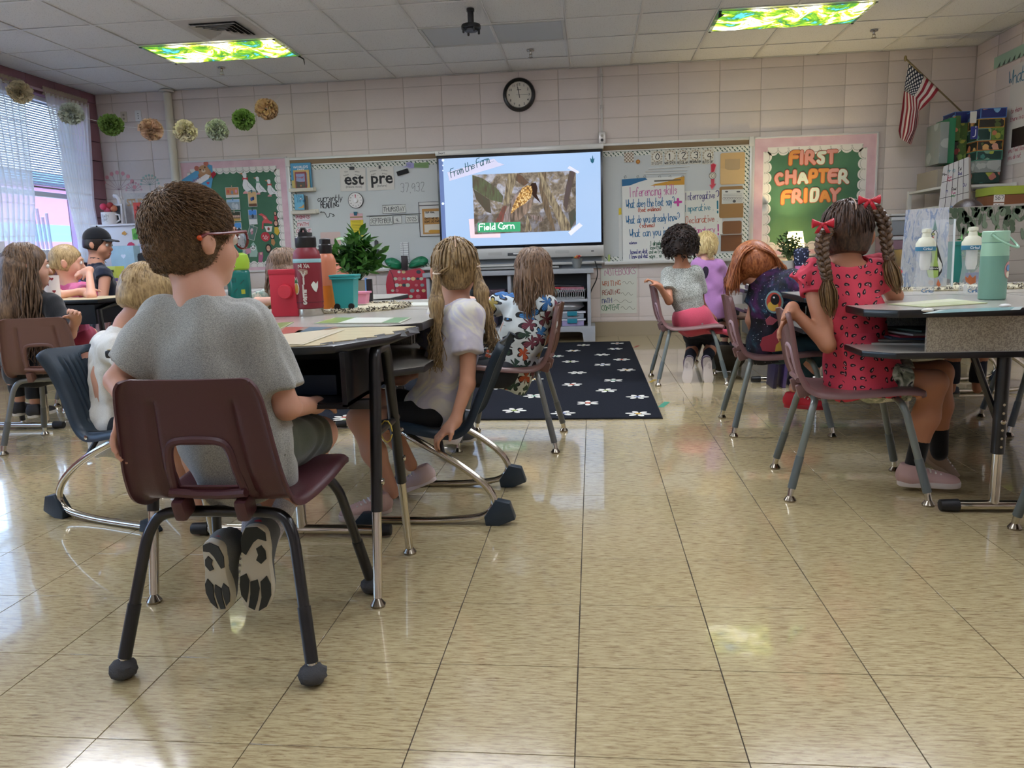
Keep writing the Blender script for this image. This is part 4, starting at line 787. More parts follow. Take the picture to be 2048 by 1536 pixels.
for k,(x0,x1,c,z)in enumerate(((-.58,-.34,'7d9476',.115),(-.33,-.09,'a06a76',.13),(-.56,-.10,'b02432',.165),(-.52,-.12,'2a2a2e',.20))):
 o=MB().cbox(((x0+x1)/2,8.09,.442+z*.62),(x1-x0,.22,.05 if k<2 else.02),(0,.03*(k-1),.03*k)).build('folder',mat(c,.5),None,bevel=.003);tag(o,('green folder bundle in the slotted basket','pink folder bundle in the slotted basket','red folder lying across the slotted basket','black folder on top of the red folder')[k],'folder','folders in the basket')
for k,z in enumerate((.157,.232)):
 x0,x1=-.335,-.072;t=thing('storage_box','clear box with teal latches and lilac contents, '+('lower','upper')[k]+' of the stacked pair','box',(-.2,8.0,z),'latched boxes')
 MB().box((x0+.02,SY+.04,z),(x1-.02,8.22,z+.055)).build('body',mat('a79cc0' if k==0 else '9aa2aa',.3,alpha=.85),t,bevel=.006);MB().box((x0,SY+.03,z+.055),(x1,8.23,z+.07)).build('lid',mat('cfd2d8',.35),t,bevel=.004);MB().box((-.26,SY+.02,z+.03),(-.16,SY+.032,z+.076)).build('latch',mat('1f7f93',.4),t,bevel=.002)
o=MB().lathe([(.001,0),(.12,.01),(.17,.045),(.15,.09),(.08,.12),(.002,.125)],(-.27,8.08,.304),20,sx=1.1,sy=.7).build('plastic_bag',mat('c9c8c4',.2,alpha=.6),None);tag(o,'clear plastic bag bulging above the latched boxes','bag')
o=MB().cbox((-.2,8.06,.37),(.16,.1,.02),(.1,.3,.4)).build('red_pouch',mat('a0343c',.5),None,bevel=.005);tag(o,'red pouch inside the clear bag','pouch')
for k in range(4):basket('grey-violet slotted basket in the shelf unit, '+('lowest beside the latched boxes','upper left','middle left','lower left')[k],(-.56,-1.62,-1.2,-1.62)[k],(-.36,-1.25,-.9,-1.0)[k],SY+.04,8.24,(.157,.431,.431,.157)[k],.11,('6f6a80','7c8a90','86707c','6f6a80')[k],group='baskets in the shelf unit')
p=at(1154,520,Y=8.1);z0=.736;p=Vector((p.x,8.08,z0));t=thing('pencil_pot','grey galvanised pot with flower-topped pens on the shelf unit','pot',p)
MB().lathe([(.036,0),(.045,.03),(.054,.09),(.057,.10),(.05,.098),(.044,.05),(.002,.045)],p,20).build('pot',mat('8f9290',.45,.5,grain=.5,gscale=90),t)
for k in range(9):
 an=k*2.4;r=.012+.003*k;q=p+Vector((r*math.cos(an),r*math.sin(an),.10+.012*(k%3)));MB().tube([p+Vector((0,0,.05)),q],.003,5).ball(q,.014,8,6,(1,1,.8)).build('flower_pen',mat(('b8323c','d06a78','d8844a','e2b8a8','5f8a58')[k%5],.6),t)
o=MB().tube(chaikin([(.03,8.22,.80),(.055,8.15,.72),(.05,8.12,.62),(-.02,8.14,.5),(-.03,8.2,.42)],3),.006,8).build('power_cable',mat('18181a',.5),None);tag(o,'black cable hanging from the screen to the right of the shelf unit','cable')
p=at(1218,513,Y=8.3);o=MB().lathe([(.012,0),(.013,.07),(.011,.075)],(p.x,8.31,.79),12).build('spray_bottle',mat('aab86a',.3),None);tag(o,'small yellow-green bottle on the marker tray','bottle')
# apple chart hanging below the left tray
CA=crop(10.97,740,480);AP=.14
t=thing('apple_chart','red apple-shaped hanging chart with green leaves and number stickers','chart',(-2.0,YW-.02,.3))
fa=lambda u,v,e=0:Vector((u,YW-.12-e,v));CA2=lambda pts:[(lambda p:(p.x,p.z))(at(740+x/10.97,480+y/10.97,Y=YW-.12))for x,y in pts]
MB().prism(CA2([(430,655),(560,640),(700,665),(820,665),(980,630),(1100,620),(1190,680),(1255,820),(1275,980),(1270,1280),(1240,1500),(1150,1700),(980,1830),(660,1830),(500,1700),(400,1500),(370,1180),(350,980),(370,820)]),fa,0,.006).build('apple_panel',mat('b01f34',.45),t,bevel=.002)
for P in([(300,460),(360,410),(470,380),(560,400),(690,480),(700,660),(430,640),(400,580)],[(870,490),(960,410),(1110,345),(1220,370),(1300,450),(1240,550),(1150,580),(840,640)]):
 Q=CA2(P);n=len(Q);cu,cv=sum(q[0]for q in Q)/n,sum(q[1]for q in Q)/n;Q2=[(q.x,q.y)for q in chaikin(Q,2,True)];m=len(Q2)
 a=MB();a.add([fa(u,v,.008)for u,v in Q2]+[fa(cu+(u-cu)*.55,cv+(v-cv)*.55,.04+.008*math.sin(k*1.3))for k,(u,v)in enumerate(Q2)]+[fa(cu,cv,.035)],[(k,(k+1)%m,m+(k+1)%m,m+k)for k in range(m)]+[(m+k,m+(k+1)%m,2*m)for k in range(m)]);a.build('leaf_pocket',mat('1f7f58',.35),t,smooth=None,solid=.002)
MB().prism(CA2([(690,345),(830,345),(840,460),(830,660),(710,660),(700,460)]),fa,.01,.03).build('stem',mat('2c2024',.5),t,bevel=.004)
for k,(y,xs)in enumerate(((700,(640,740,1070)),(850,(560,650,750,850,950,1050,1130)),(990,(590,670,750,830,1020,1150)),(1110,(500,590,930,1050,1180)),(1240,(540,700,800,900,1060)))):
 for q,x in enumerate(xs):
  u,v=CA2([(x,y)])[0];r=.018+.004*((q*7+k)%3);MB().prism(disc(u,v,r,9+q%3,r*.8),fa,.006,.0075).build('sticker',mat(('c4c9c2','8e9a98','c96a72','b8c0a8','35404a','d8b884')[(q*5+k*3)%6],.6),t)
a=MB();strokes(a,fa,[(q.x,q.y)for q in chaikin(CA2([(430,650),(500,760),(540,950),(570,1130),(600,1260)]),2)],.006,.009);a.build('seam',mat('4a1a2c',.6),t)
# window wall
XF=XL-.17
def window(n,y0,y1,label):
 t=bpy.data.objects.new('window_%d'%n,None);COL.objects.link(t);t['kind']='structure';t.location=(XF,(y0+y1)/2,WZ0);BASE[t.name]=Vector(t.location)
 m=mat('d4d6d6',.35,.2);ym=y0+(y1-y0)*.45;fr=MB()
 fr.box((XF-.03,y0,WZ0),(XF+.03,y0+.05,WZ1));fr.box((XF-.03,y1-.05,WZ0),(XF+.03,y1,WZ1));fr.box((XF-.03,y0,WZ0),(XF+.03,y1,WZ0+.05));fr.box((XF-.03,y0,WZ1-.05),(XF+.03,y1,WZ1));fr.build('window_frame',m,t,bevel=.004)
 MB().box((XF-.035,ym-.045,WZ0),(XF+.035,ym+.045,WZ1)).build('mullion',m,t,bevel=.004);MB().box((XF-.025,y0,1.62),(XF+.025,y1,1.67)).build('transom',m,t,bevel=.004)
 g=mat('eaf2ff',.03,alpha=.10,name='glass')
 for a,b in((y0+.05,ym-.045),(ym+.045,y1-.05)):MB().box((XF-.003,a,WZ0+.05),(XF+.003,b,WZ1-.05)).build('pane',g,t)
 MB().box((XL-.27,y0,WZ0-.02),(XL+.06,y1,WZ0)).build('sill',mat('c9c5c0',.4),t,bevel=.004);return t
window(1,WY0,WY1,'')
window(2,2.35,4.85,'');window(3,-.6,1.9,'')
M_SLAT=T('slat');M_SLAT.set(Base_Color=lin('d6deea'),Roughness=.5);_m=M_SLAT.n('MixShader',{0:.14,1:M_SLAT.b.outputs[0],2:M_SLAT.n('BsdfTranslucent',{'Color':lin('c4d6f0')})});M_SLAT.t.links.new(_m.outputs[0],M_SLAT.o.inputs[0]);M_SLAT=M_SLAT.m
for n,(y0,y1,zb,lab)in enumerate(((6.66,8.02,1.695,'white slatted blind lowered to mid window between the curtains'),(5.45,6.6,1.5,'white slatted blind nearer the photographer, mostly out of view'))):
 t=thing('window_blind',lab,'blind',(XL-.08,(y0+y1)/2,zb));ms=M_SLAT;sl=None
 MB().box((XL-.105,y0,WZ1-.05),(XL-.055,y1,WZ1-.012)).build('head_rail',mat('e2e4e6',.4),t,bevel=.003);MB().box((XL-.095,y0,zb),(XL-.065,y1,zb+.014)).build('bottom_rail',mat('8a7e78',.5),t,bevel=.002)
 k=0;z=zb+.035
 while z<WZ1-.06:
  if n and k%1:pass
  if sl is None:o=MB().cbox((0,0,0),(.025,y1-y0-.01,.0012),(0,.95,0)).build('slat',ms,t,local=True);sl=o.data
  else:o=bpy.data.objects.new('slat',sl);link(o,t)
  o.location=(0,0,z-zb);z+=.0235;k+=1
 for y in(y0+.2,y0+(y1-y0)*.45,y1-.2):MB().tube([(XL-.068,y,zb+.01),(XL-.068,y,WZ1-.03)],.0012,4).build('ladder_cord',mat('e8e8ea',.6),t)
o=MB().tube([(XL+.07,5.0,2.615),(XL+.07,8.13,2.615)],.011,10).build('curtain_rod',mat('b99aa4',.35),None);tag(o,'pinkish curtain rod above the window','curtain rod')
def m_curt():
 t=T('sheer_curtain');w=t.co('World');s=t.sep(w);
 hz=t.ma('LESS_THAN',t.ma('FRACT',t.ma('MULTIPLY',t.ma('ADD',s[2],t.ma('MULTIPLY',t.noise(w,3,2),.03)),6.6)),.045)
 vt=t.ma('LESS_THAN',t.ma('FRACT',t.ma('MULTIPLY',s[1],7.5)),.06)
 ln=t.ma('MAXIMUM',hz,t.ma('MULTIPLY',vt,.6));th=t.noise(w,300,2)
 base=t.mix(t.ma('MULTIPLY',ln,.5),lin('fffaf2'),lin('c9b8a0'));t.set(Base_Color=base,Roughness=.9)
 tr=t.n('BsdfTranslucent',{'Color':base});tp=t.n('BsdfTransparent',{'Color':(1,1,1,1)})
 m1=t.n('MixShader',{0:.72,1:t.b.outputs[0],2:tr});m2=t.n('MixShader',{0:t.ma('SUBTRACT',.30,t.ma('MULTIPLY',ln,.25)),1:m1,2:tp});t.t.links.new(m2 .outputs[0],t.o.inputs[0]);return t.m
M_CURT=m_curt();M_CURTH=mat('bfae98',.9,grain=.4)
def curtain(label,top,mid,bot,zb,seed):
 r=random.Random(seed);t=thing('curtain',label,'curtain',(XL+.07,(top[0]+top[1])/2,zb),'sheer curtains');n=60;P=[]
 for i in range(26):
  f=i/25;z=2.60+(zb-2.60)*f;k=min(1,f*2)if f<.5 else 1
  a0=top[0]+(mid[0]-top[0])*min(1,f*1.6)if f<.62 else mid[0]+(bot[0]-mid[0])*(f-.62)/.38
  a1=top[1]+(mid[1]-top[1])*min(1,f*1.6)if f<.62 else mid[1]+(bot[1]-mid[1])*(f-.62)/.38
  P.append([Vector((XL+.085+.022*math.sin(j*1.15+seed+.4*math.sin(f*5+j*.2))*(.8+.5*f),a0+(a1-a0)*j/n,z))for j in range(n+1)])
 MB().grid(P).build('sheer_panel',M_CURT,t,smooth=None)
 MB().grid([[Vector((XL+.075+.016*math.sin(j*1.9+z*9),top[0]+(top[1]-top[0])*j/n,2.655-.02*z))for j in range(n+1)]for z in range(5)]).build('gathered_header',M_CURTH,t,smooth=None,solid=.002)
curtain('sheer cream curtain panel next to the front wall corner',(7.42,8.10),(7.60,7.98),(7.72,8.05),.95,1)
curtain('sheer cream curtain panel at the left picture edge',(6.2,7.16),(6.35,7.12),(6.3,7.0),.95,5)
def m_wallout():
 t=T('lilac_siding');s=t.sep(t.co('World'));n=t.noise(t.co('World'),3,3);z=s[2]
 b=t.ma('LESS_THAN',t.ma('ABSOLUTE',t.ma('SUBTRACT',z,1.62)),.17);b2=t.ma('LESS_THAN',z,.75);c=t.mix(t.ma('MAXIMUM',b,b2),lin('9a6aa8'),lin('5f94bc'));gv=t.ma('LESS_THAN',t.ma('FRACT',t.ma('MULTIPLY',z,5)),.06)
 t.set(Base_Color=t.mix(t.ma('MULTIPLY',gv,.25),c,(.2,.15,.3,1)),Roughness=.6);return t.m
t=thing('neighbouring_building','lilac building with blue bands seen through the window','building',(-11,9,-.3))
MB().box((-12.5,2,-.3),(-11,26,2.6)).build('facade',m_wallout(),t);MB().box((-12.6,1.8,2.6),(-10.8,26.2,2.8)).build('roof_edge',mat('5f94bc',.5),t)
for y in(12.2,14.5,17.0):MB().box((-11.02,y,.5),(-10.98,y+1.3,1.3)).build('window_strip',mat('dfe4f2',.2),t)
o=MB().box((-40,-30,-.4),(XL-.31,60,-.3)).build('lawn',mat('a3a79a',.9),None);o['kind']='structure'
p=Vector((XL+.0,6.93,WZ0));t=thing('sill_ornament','white rack with clear tubes standing on the window sill','ornament',p)
for k in range(5):MB().tube([(XL-.02,7.16+.06*k,WZ0),(XL-.02+.01*k,7.13+.05*k,WZ0+.42+.04*(k%3))],.014,8).build('tube',mat('e9ecf6',.15,alpha=.6),t)
MB().box((XL-.06,7.1,WZ0),(XL+.03,7.48,WZ0+.10)).build('rack_base',mat('e4e8f2',.3,alpha=.8),t,bevel=.004)
p=at(2,520,Y=5.2);t=thing('fish_card','grey card with a dark red fish print at the left picture edge','card',(p.x,5.2,p.z-.15));fC=lambda u,v,e=0:Vector((u,5.2-e,v))
MB().prism(rect(p.x-.2,p.z-.30,p.x+.045,p.z+.28),fC,0,.004).build('paper',mat('b4aeb0',.8),t);MB().prism([(p.x-.03,p.z-.02),(p.x+.0,p.z+.03),(p.x+.03,p.z+.01),(p.x+.04,p.z+.03),(p.x+.04,p.z-.03),(p.x+.02,p.z-.02),(p.x,p.z-.05)],fC,.004,.005).build('fish_print',mat('6e2430',.8),t);MB().prism(rect(p.x-.2,p.z+.08,p.x+.045,p.z+.2),fC,.004,.005).build('dark_band',mat('6a6468',.8),t)
t.location.z=p.z-.30
GP=[at(-30,140,Y=6.7),at(40,184,Y=6.9),at(143,228,Y=7.0),at(222,250,Y=7.1),at(302,259,Y=7.2),at(370,262,Y=7.3),at(434,260,Y=7.4),at(487,239,Y=7.5),at(533,218,Y=7.6),at(560,190,Y=7.7)]
GC=['f2e2bc','d2d8c8','7fa050','e6c0a0','f2e8c4','cdd6be','86ac56','dab48a'];GN=['cream','grey-green','leaf green','peach','cream','pale sage','leaf green','tan'];GL2=['leftmost in front of the curtain','in front of the curtain edge','by the wall corner','left of the wall pipe','just right of the wall pipe','above the bear board','second from the right end','at the right end, highest']
o=MB().tube(chaikin(GP,2),.0018,5).build('garland_string',mat('e8e4e0',.8),None);tag(o,'thin white string carrying the tissue pompoms','string')
for k,p in enumerate(GP[1:9]):
 r0=.108;a=MB();rr=random.Random(k)
 for q in range(150):
  z=rr.uniform(-1,1);an=rr.uniform(0,2*PI);s_=math.sqrt(1-z*z);d=Vector((s_*math.cos(an),s_*math.sin(an),z*.9));R=frame(d);w=rr.uniform(.022,.036);r1=r0*rr.uniform(.86,1.06)
  tw=rr.uniform(0,PI);ca,sa=math.cos(tw),math.sin(tw);rows=[]
  for i,(h,ww)in enumerate(((.25,.25),(.6,.7),(.86,1.0),(1.0,1.05))):
   rows.append([p+R@(Vector(((u*ca-.008*math.sin(u*5+i)*sa*2)*1,(u*sa+.008*math.cos(u*6+i)*ca*2),0))*ww*w/.5*.5)+d*r1*h+R@Vector((-sa,ca,0))*(.006*math.sin(u*7+q)*i)for u in(-1,-.5,0,.5,1)])
  a.grid(rows)
 o=a.build('tissue_pompom',mat(GC[k],.85),None,smooth=None,fix=False);tag(o,'%s tissue pompom %s'%(GN[k],GL2[k]),'pompom','garland pompoms')
 a=None
# teacher corner: white cabinet and its things
t=thing('storage_cabinet','white metal cabinet with magnets behind the person in the black cap','cabinet',(-4.45,7.95,0));CZ=1.335
MB().box((-5.2,7.8,.02),(-4.12,8.27,CZ-.02)).build('body',mat('dcdce0',.4),t,bevel=.006);MB().box((-5.22,7.77,CZ-.02),(-4.10,8.28,CZ)).build('top_panel',mat('e8e6e8',.4),t,bevel=.004)
for x in(-5.2,-4.66):MB().box((x+.01,7.785,.05),(x+.53,7.80,CZ-.04)).build('door',mat('dfdfe3',.35),t,bevel=.004)
for x in(-4.72,-4.6):MB().box((x-.008,7.765,.75),(x+.008,7.785,.92)).build('handle',mat('9a9a9e',.3,.7),t,bevel=.003)
def onplane(Y):return lambda pts:[(lambda p:(p.x,p.z))(at(x,y,Y=Y))for x,y in pts]
C2=lambda pts,Y:onplane(Y)([(x/5.12,400+y/5.12)for x,y in pts])
def flat(name,label,cat,P,Y,c,th=.004,group=None,prints=()):
 f_=lambda u,v,e=0:Vector((u,Y-e,v));cu=sum(q[0]for q in P)/len(P);t=thing(name,label,cat,(cu,Y,min(q[1]for q in P)),group);MB().prism(P,f_,0,th).build('body',mat(c,.6),t)
 for k,(nm,Q,cc)in enumerate(prints):MB().prism(Q,f_,th-.0005,th+.001+k*.0004).build(nm,mat(cc,.6),t)
 return t,(lambda u,v,e=0:f_(u,v,th+e))
K=7.78
flat('house_magnet','green house-shaped magnet on the white cabinet','magnet',C2([(1350,300),(1395,280),(1435,290),(1437,400),(1362,405)],K),K,'7cc35a',prints=[('print',disc(*C2([(1395,368)],K)[0],.03,12),'4c9a3a')])
flat('orange_magnet','orange blob magnet left of the green house magnet','magnet',C2([(1255,330),(1275,318),(1298,345),(1280,362),(1248,350)],K),K,'e0a24a')
t,g=flat('photo_card','dark postcard lettered ONE with a pink flower magnet on the cabinet','card',C2([(1328,500),(1410,500),(1412,617),(1332,612)],K),K,'4a2a2c',prints=[('flower_magnet',disc(*C2([(1345,475)],K)[0],.045,9),'d8446a')]);a=MB();q=C2([(1335,602)],K)[0];text(a,g,'ONE',q[0]+.085,q[1]+.01,.085,.001,.004);a.build('lettering',mat('f0eeee',.6),t)
flat('paper_sheet','pale blue sheet pinned right of the dark postcard','paper',C2([(1412,450),(1470,450),(1500,615),(1420,612)],K),K,'c6d0e8')
def onz(x,y,Y):p=at(x,y,Y=Y);return p
p=onz(215,447,7.86);t=thing('white_mug','white lettered mug with red ornaments on the cabinet','mug',(p.x,7.9,CZ));p=Vector((p.x,7.9,CZ));a=MB().lathe([(.07,0),(.075,.01),(.075,.13),(.070,.13),(.068,.02),(.001,.018)],p,24);a.build('cup',mat('eceaec',.3),t)
MB().tube([p+Vector((.072,0,.11)),p+Vector((.115,0,.10)),p+Vector((.12,0,.05)),p+Vector((.074,0,.025))],.009,8).build('handle',mat('eceaec',.3),t);a=MB();fm=lambda u,v,e=0:p+Vector((.076*math.sin(u/.076),-.0765*math.cos(u/.076),v));write(a,fm,'TEACH',-.045,.075,.028,.003,wx=.75);write(a,fm,'LOVE',-.038,.035,.028,.003,wx=.75);a.build('lettering',mat('8a8688',.6),t)
for k,(dx,dz,c)in enumerate(((-.05,.19,'e8476a'),(.02,.20,'a8363a'),(.05,.17,'c8785a'),(-.02,.165,'e0607c'))):MB().ball(p+Vector((dx,.01*k,dz)),.036,10,7).tube([p+Vector((dx*.5,0,.05)),p+Vector((dx,.01*k,dz-.02))],.003,5).build('flower_pick',mat(c,.6),t)
p=Vector((onz(232,445,7.95).x,7.95,CZ));t=thing('desk_picture','small white photo frame beside the mug','picture frame',p);fp=lambda u,v,e=0:p+Vector((u,.02*v/.2-e,v));MB().prism(rect(-.075,0,.085,.22),fp,0,.015).build('frame',mat('e4e4ea',.4),t,bevel=.003);MB().prism(rect(-.055,.02,.065,.20),fp,.015,.016).build('photo',mat('6e7686',.5,var=.6,gscale=60),t)
p=Vector((onz(258,445,8.05).x,8.05,CZ));t=thing('acrylic_sign','speckled acrylic student sign with a white rolled edge on the cabinet','sign',p);fp=lambda u,v,e=0:p+Vector((u,-e,v));MB().prism(rect(-.02,0,.40,.33),fp,0,.006).build('panel',mat('c4bfc0',.25,var=.3,gscale=120),t);MB().tube([p+Vector((-.06,0,0)),p+Vector((-.085,0,.28)),p+Vector((-.11,0,.31)),p+Vector((-.14,0,.31))],.022,10).build('rolled_edge',mat('ecebf2',.4),t)
a=MB();text(a,fp,'STUDENT',.18,.2,.10,.0075,.003,sx=.8);a.build('lettering',mat('b4946e',.6),t)
p=Vector((onz(270,446,7.9).x,7.9,CZ));t=thing('red_card_box','red lettered box with a pink figure at the front of the cabinet top','box',p);MB().box(p+Vector((0,0,0)),p+Vector((.14,.06,.22))).build('box',mat('c9402c',.5),t,bevel=.003);a=MB();fp=lambda u,v,e=0:p+Vector((u,-e,v));write(a,fp,'JUST',.018,.14,.045,.007,d=.001);a.build('lettering',mat('5a1a1a',.6),t);MB().prism(disc(.065,.07,.032,12,.045),fp,0,.002).build('pink_figure',mat('e87aa8',.6),t)
def decal(label,cx,cy,k,c,lf):
 p=at(cx,cy,Y=YW-.004);t=thing('flower_decal',label,'decoration',p,'flower wall decals');g=wf(d=.0035);a=MB();b=MB()
 for q in range(9):
  an=PI/2+(q-4)*.36;e=(p.x+math.cos(an)*.15*k,p.z+math.sin(an)*.15*k);strokes(a,g,[(p.x,p.z),e],.003);b.prism(disc(e[0],e[1],.018*k,8),g,.001,.002)
 strokes(a,g,[(p.x,p.z),(p.x-.01,p.z-.22*k)],.0035);a.build('stem',mat(lf,.8),t);b.build('bloom',mat(c,.8),t)
decal('large pink umbel flower decal on the blocks left of the pipe',238,380,1.25,'d99aa0','9a7a80');decal('small pink flower decal beside the large one',268,382,.6,'d8a6b0','9a8a90');decal('pale green sprig decal next to the boy',300,370,.7,'9fbdb4','7f9a94')
t=thing('teacher_desk','wood-edged black teacher desk behind the person in the cap','desk',(-4.2,6.6,0));TZ=.775
MB().box((-5.2,6.2,TZ-.035),(-3.55,6.95,TZ)).build('desktop',mat('a98a78',.4),t,bevel=.004);MB().box((-5.15,6.28,.03),(-4.95,6.9,TZ-.035)).box((-3.8,6.28,.03),(-3.62,6.9,TZ-.035)).box((-4.95,6.85,.25),(-3.8,6.88,TZ-.035)).build('pedestal',mat('141416',.4),t,bevel=.003)
p=Vector((at(224,552,Y=6.35).x,6.4,TZ));t=thing('lime_basket','lime green plastic caddy with a dark slot on the teacher desk','basket',p);MB().lathe([(.075,0),(.09,.12),(.088,.125),(.08,.12),(.07,.01),(.001,.01)],p,6,sx=1.0,sy=.8).build('body',mat('b4bd4a',.4),t);MB().box(p+Vector((-.03,-.078,.075)),p+Vector((.03,-.066,.095))).build('slot',mat('2a2c14',.6),t)
p=Vector((at(240,550,Y=6.5).x,6.55,TZ));t=thing('gift_bag','large pale blue gift bag with small hearts on the teacher desk','bag',p);MB().box(p+Vector((-.1,0,0)),p+Vector((.12,.1,.30))).build('bag',mat('a9cfe6',.5,var=.25,gscale=12),t,bevel=.004)
fp=lambda u,v,e=0:p+Vector((u,-e,v))
for k,(u,v,c)in enumerate(((.02,.21,'c9d6ea'),(-.03,.08,'5f8f92'),(.05,.04,'3c6a78'),(.06,.10,'d6b4c8'))):MB().prism([(u+.0014*16*math.sin(q)**3,v+.0014*(13*math.cos(q)-5*math.cos(2*q)-2*math.cos(3*q)-math.cos(4*q)))for q in[w*PI/8 for w in range(16)]],fp,0,.001).build('heart',mat(c,.6),t)
o=MB().cbox((-4.2,6.3,TZ+.012),(.32,.12,.024),(0,0,.1)).build('notebook',mat('6a5aa0',.5),None,bevel=.003);tag(o,'purple notebook near the front edge of the teacher desk','notebook')
t=thing('office_chair','black padded office chair behind the boy\'s head','chair',(-3.35,5.9,0));q=at(300,545,Y=5.9)
MB().box((q.x-.09,5.88,.62),(q.x+.36,5.96,1.0)).build('backrest',mat('131316',.7),t,bevel=.03);MB().box((q.x-.1,5.45,.44),(q.x+.36,5.9,.52)).build('seat',mat('131316',.7),t,bevel=.03);MB().tube([(q.x+.13,5.7,.08),(q.x+.13,5.7,.45)],.03,12).build('column',mat('222222',.4),t);MB().tube([(q.x+.13,5.95,.45),(q.x+.13,5.97,.65)],.02,8).build('back_bar',mat('222222',.4),t)
for k in range(5):an=k*2*PI/5;MB().tube([(q.x+.13,5.7,.08),(q.x+.13+.26*math.cos(an),5.7+.26*math.sin(an),.05)],.018,8).ball((q.x+.13+.26*math.cos(an),5.7+.26*math.sin(an),.028),.028,8,6).build('foot',mat('1c1c1e',.4),t)
# right corner
def uvmesh(name,P,m,parent):
 n,k=len(P),len(P[0]);me=bpy.data.meshes.new(name);b=BASE[parent.name]
 me.from_pydata([Vector(p)-b for r in P for p in r],[],[(i*k+j,i*k+j+1,(i+1)*k+j+1,(i+1)*k+j)for i in range(n-1)for j in range(k-1)])
 uv=me.uv_layers.new(name='uv')
 for l in me.loops:i,j=divmod(l.vertex_index,k);uv.data[l.index].uv=(j/(k-1),i/(n-1))
 me.shade_smooth();me.materials.append(m);o=bpy.data.objects.new(name,me);link(o,parent);return o
tf=T('flag_cloth');uv=tf.n('TexCoord').outputs['UV'];s=tf.sep(uv)
st=tf.ma('LESS_THAN',tf.ma('FRACT',tf.ma('MULTIPLY',s[0],6.5)),.5);can=tf.ma('MULTIPLY',tf.ma('LESS_THAN',s[0],.54),tf.ma('LESS_THAN',s[1],.40))
def starf(ox):
 a_=tf.ma('SUBTRACT',tf.ma('FRACT',tf.ma('ADD',tf.ma('MULTIPLY',s[0],9.2),ox)),.5);b_=tf.ma('SUBTRACT',tf.ma('FRACT',tf.ma('ADD',tf.ma('MULTIPLY',s[1],14.5),ox)),.5);return tf.ma('LESS_THAN',tf.ma('ADD',tf.ma('MULTIPLY',a_,a_),tf.ma('MULTIPLY',b_,b_)),.055)
star=tf.ma('MAXIMUM',starf(0.),starf(.5));c=tf.mix(can,tf.mix(st,lin('d9cfca'),lin('8e2234')),tf.mix(star,lin('1c2238'),lin('dcdadc')));tf.set(Base_Color=c,Roughness=.8)
t=thing('wall_flag','striped flag with white stars hanging from a slanted pole in the right corner','flag',(3.3,8.0,1.8));b0=at(1928,228,Y=8.3);tip=at(1811,117,Y=7.9);FY=lambda y:7.97
pl=MB().tube([b0,tip],.008,8);pl.build('pole',mat('8a7a58',.4),t);MB().ball(tip,.014,8,6,(1,1,2)).build('finial',mat('9a8a5c',.3,.6),t);MB().tube([b0,b0+Vector((.03,.07,-.02))],.016,10).build('bracket',mat('4a4038',.4),t)
L0=[(1818,124),(1811,160),(1808,182),(1804,215),(1797,262),(1800,276)];L1=[(1878,179),(1866,195),(1850,212),(1838,222),(1836,248),(1822,289)];LM=[(1846,150),(1836,176),(1826,192),(1828,218),(1822,262),(1812,284)]
def lerpL(L,v):q=v*(len(L)-1);i=min(int(q),len(L)-2);f_=q-i;return(L[i][0]*(1-f_)+L[i+1][0]*f_,L[i][1]*(1-f_)+L[i+1][1]*f_)
P=[]
for i in range(31):
 v=i/30;row=[]
 for j in range(27):
  u=j/26;a_,m_,b_=lerpL(L0,v),lerpL(LM,v),lerpL(L1,v)
  w0,w1,w2=(1-u)*(1-2*u),4*u*(1-u),u*(2*u-1);x=a_[0]*w0+m_[0]*w1+b_[0]*w2;y=a_[1]*w0+m_[1]*w1+b_[1]*w2
  row.append(at(x,y,Y=8.03-.12*u+.05*v*math.sin(u*9+1)+.03*v*math.sin(u*17)if v>0 else 8.0))
 P.append(row)
uvmesh('flag_cloth',P,tf.m,t)
def m_pat(bg,cs,sc=14,name='patterned_paper'):
 q=T(name);v=q.n('TexVoronoi',{'Vector':q.co('World'),'Scale':float(sc)});h=q.sep(v.outputs['Color'])[0];c=q.ramp(h,[(i/len(cs),x)for i,x in enumerate(cs)],'CONSTANT')
 n_=q.noise(q.co('World'),sc*2.2,3);q.set(Base_Color=q.mix(q.ma('GREATER_THAN',q.ma('ADD',v.outputs['Distance'],q.ma('MULTIPLY',n_,.35)),.62),c,lin(bg)),Roughness=.6);return q.m
PB=m_pat('26306e',('5b8ac0','26306e','c98f84','7fb2d6','26306e'),13);PO=m_pat('2e2c26',('c97c5a','e0b070','8c3c3c','d8a08a','5a6a3c'),16);PG=m_pat('24423c',('7fa08a','a8b04a','3f7f78','c07a6c','24423c'),13);PL=m_pat('4f6a35',('a8a84a','6a8a3c','c07a5a','7f9a4a'),18);PW=m_pat('8e9490',('a9b0ac','8a948f','b0b4b0'),8)
def sbox(label,x0,x1,y0,y1,z0,z1,m,edge=None):
 t=thing('patterned_box',label,'box',((x0+x1)/2,(y0+y1)/2,z0),'stacked patterned boxes');MB().box((x0,y0,z0),(x1,y1,z1)).build('body',m,t,bevel=.003)
 if edge:
  a=MB();e=.006
  for z in(z0,z1-e):a.box((x0-.001,y0-.002,z),(x1+.001,y0+.002,z+e));a.box((x0-.002,y0,z),(x0+.002,y1,z+e))
  for x in(x0-.001,x1-e):a.box((x,y0-.002,z0),(x+e,y0+.002,z1))
  a.build('edge_trim',mat(edge,.5),t)
BX0,BX1,BY0,BY1=3.45,3.67,7.6,7.86
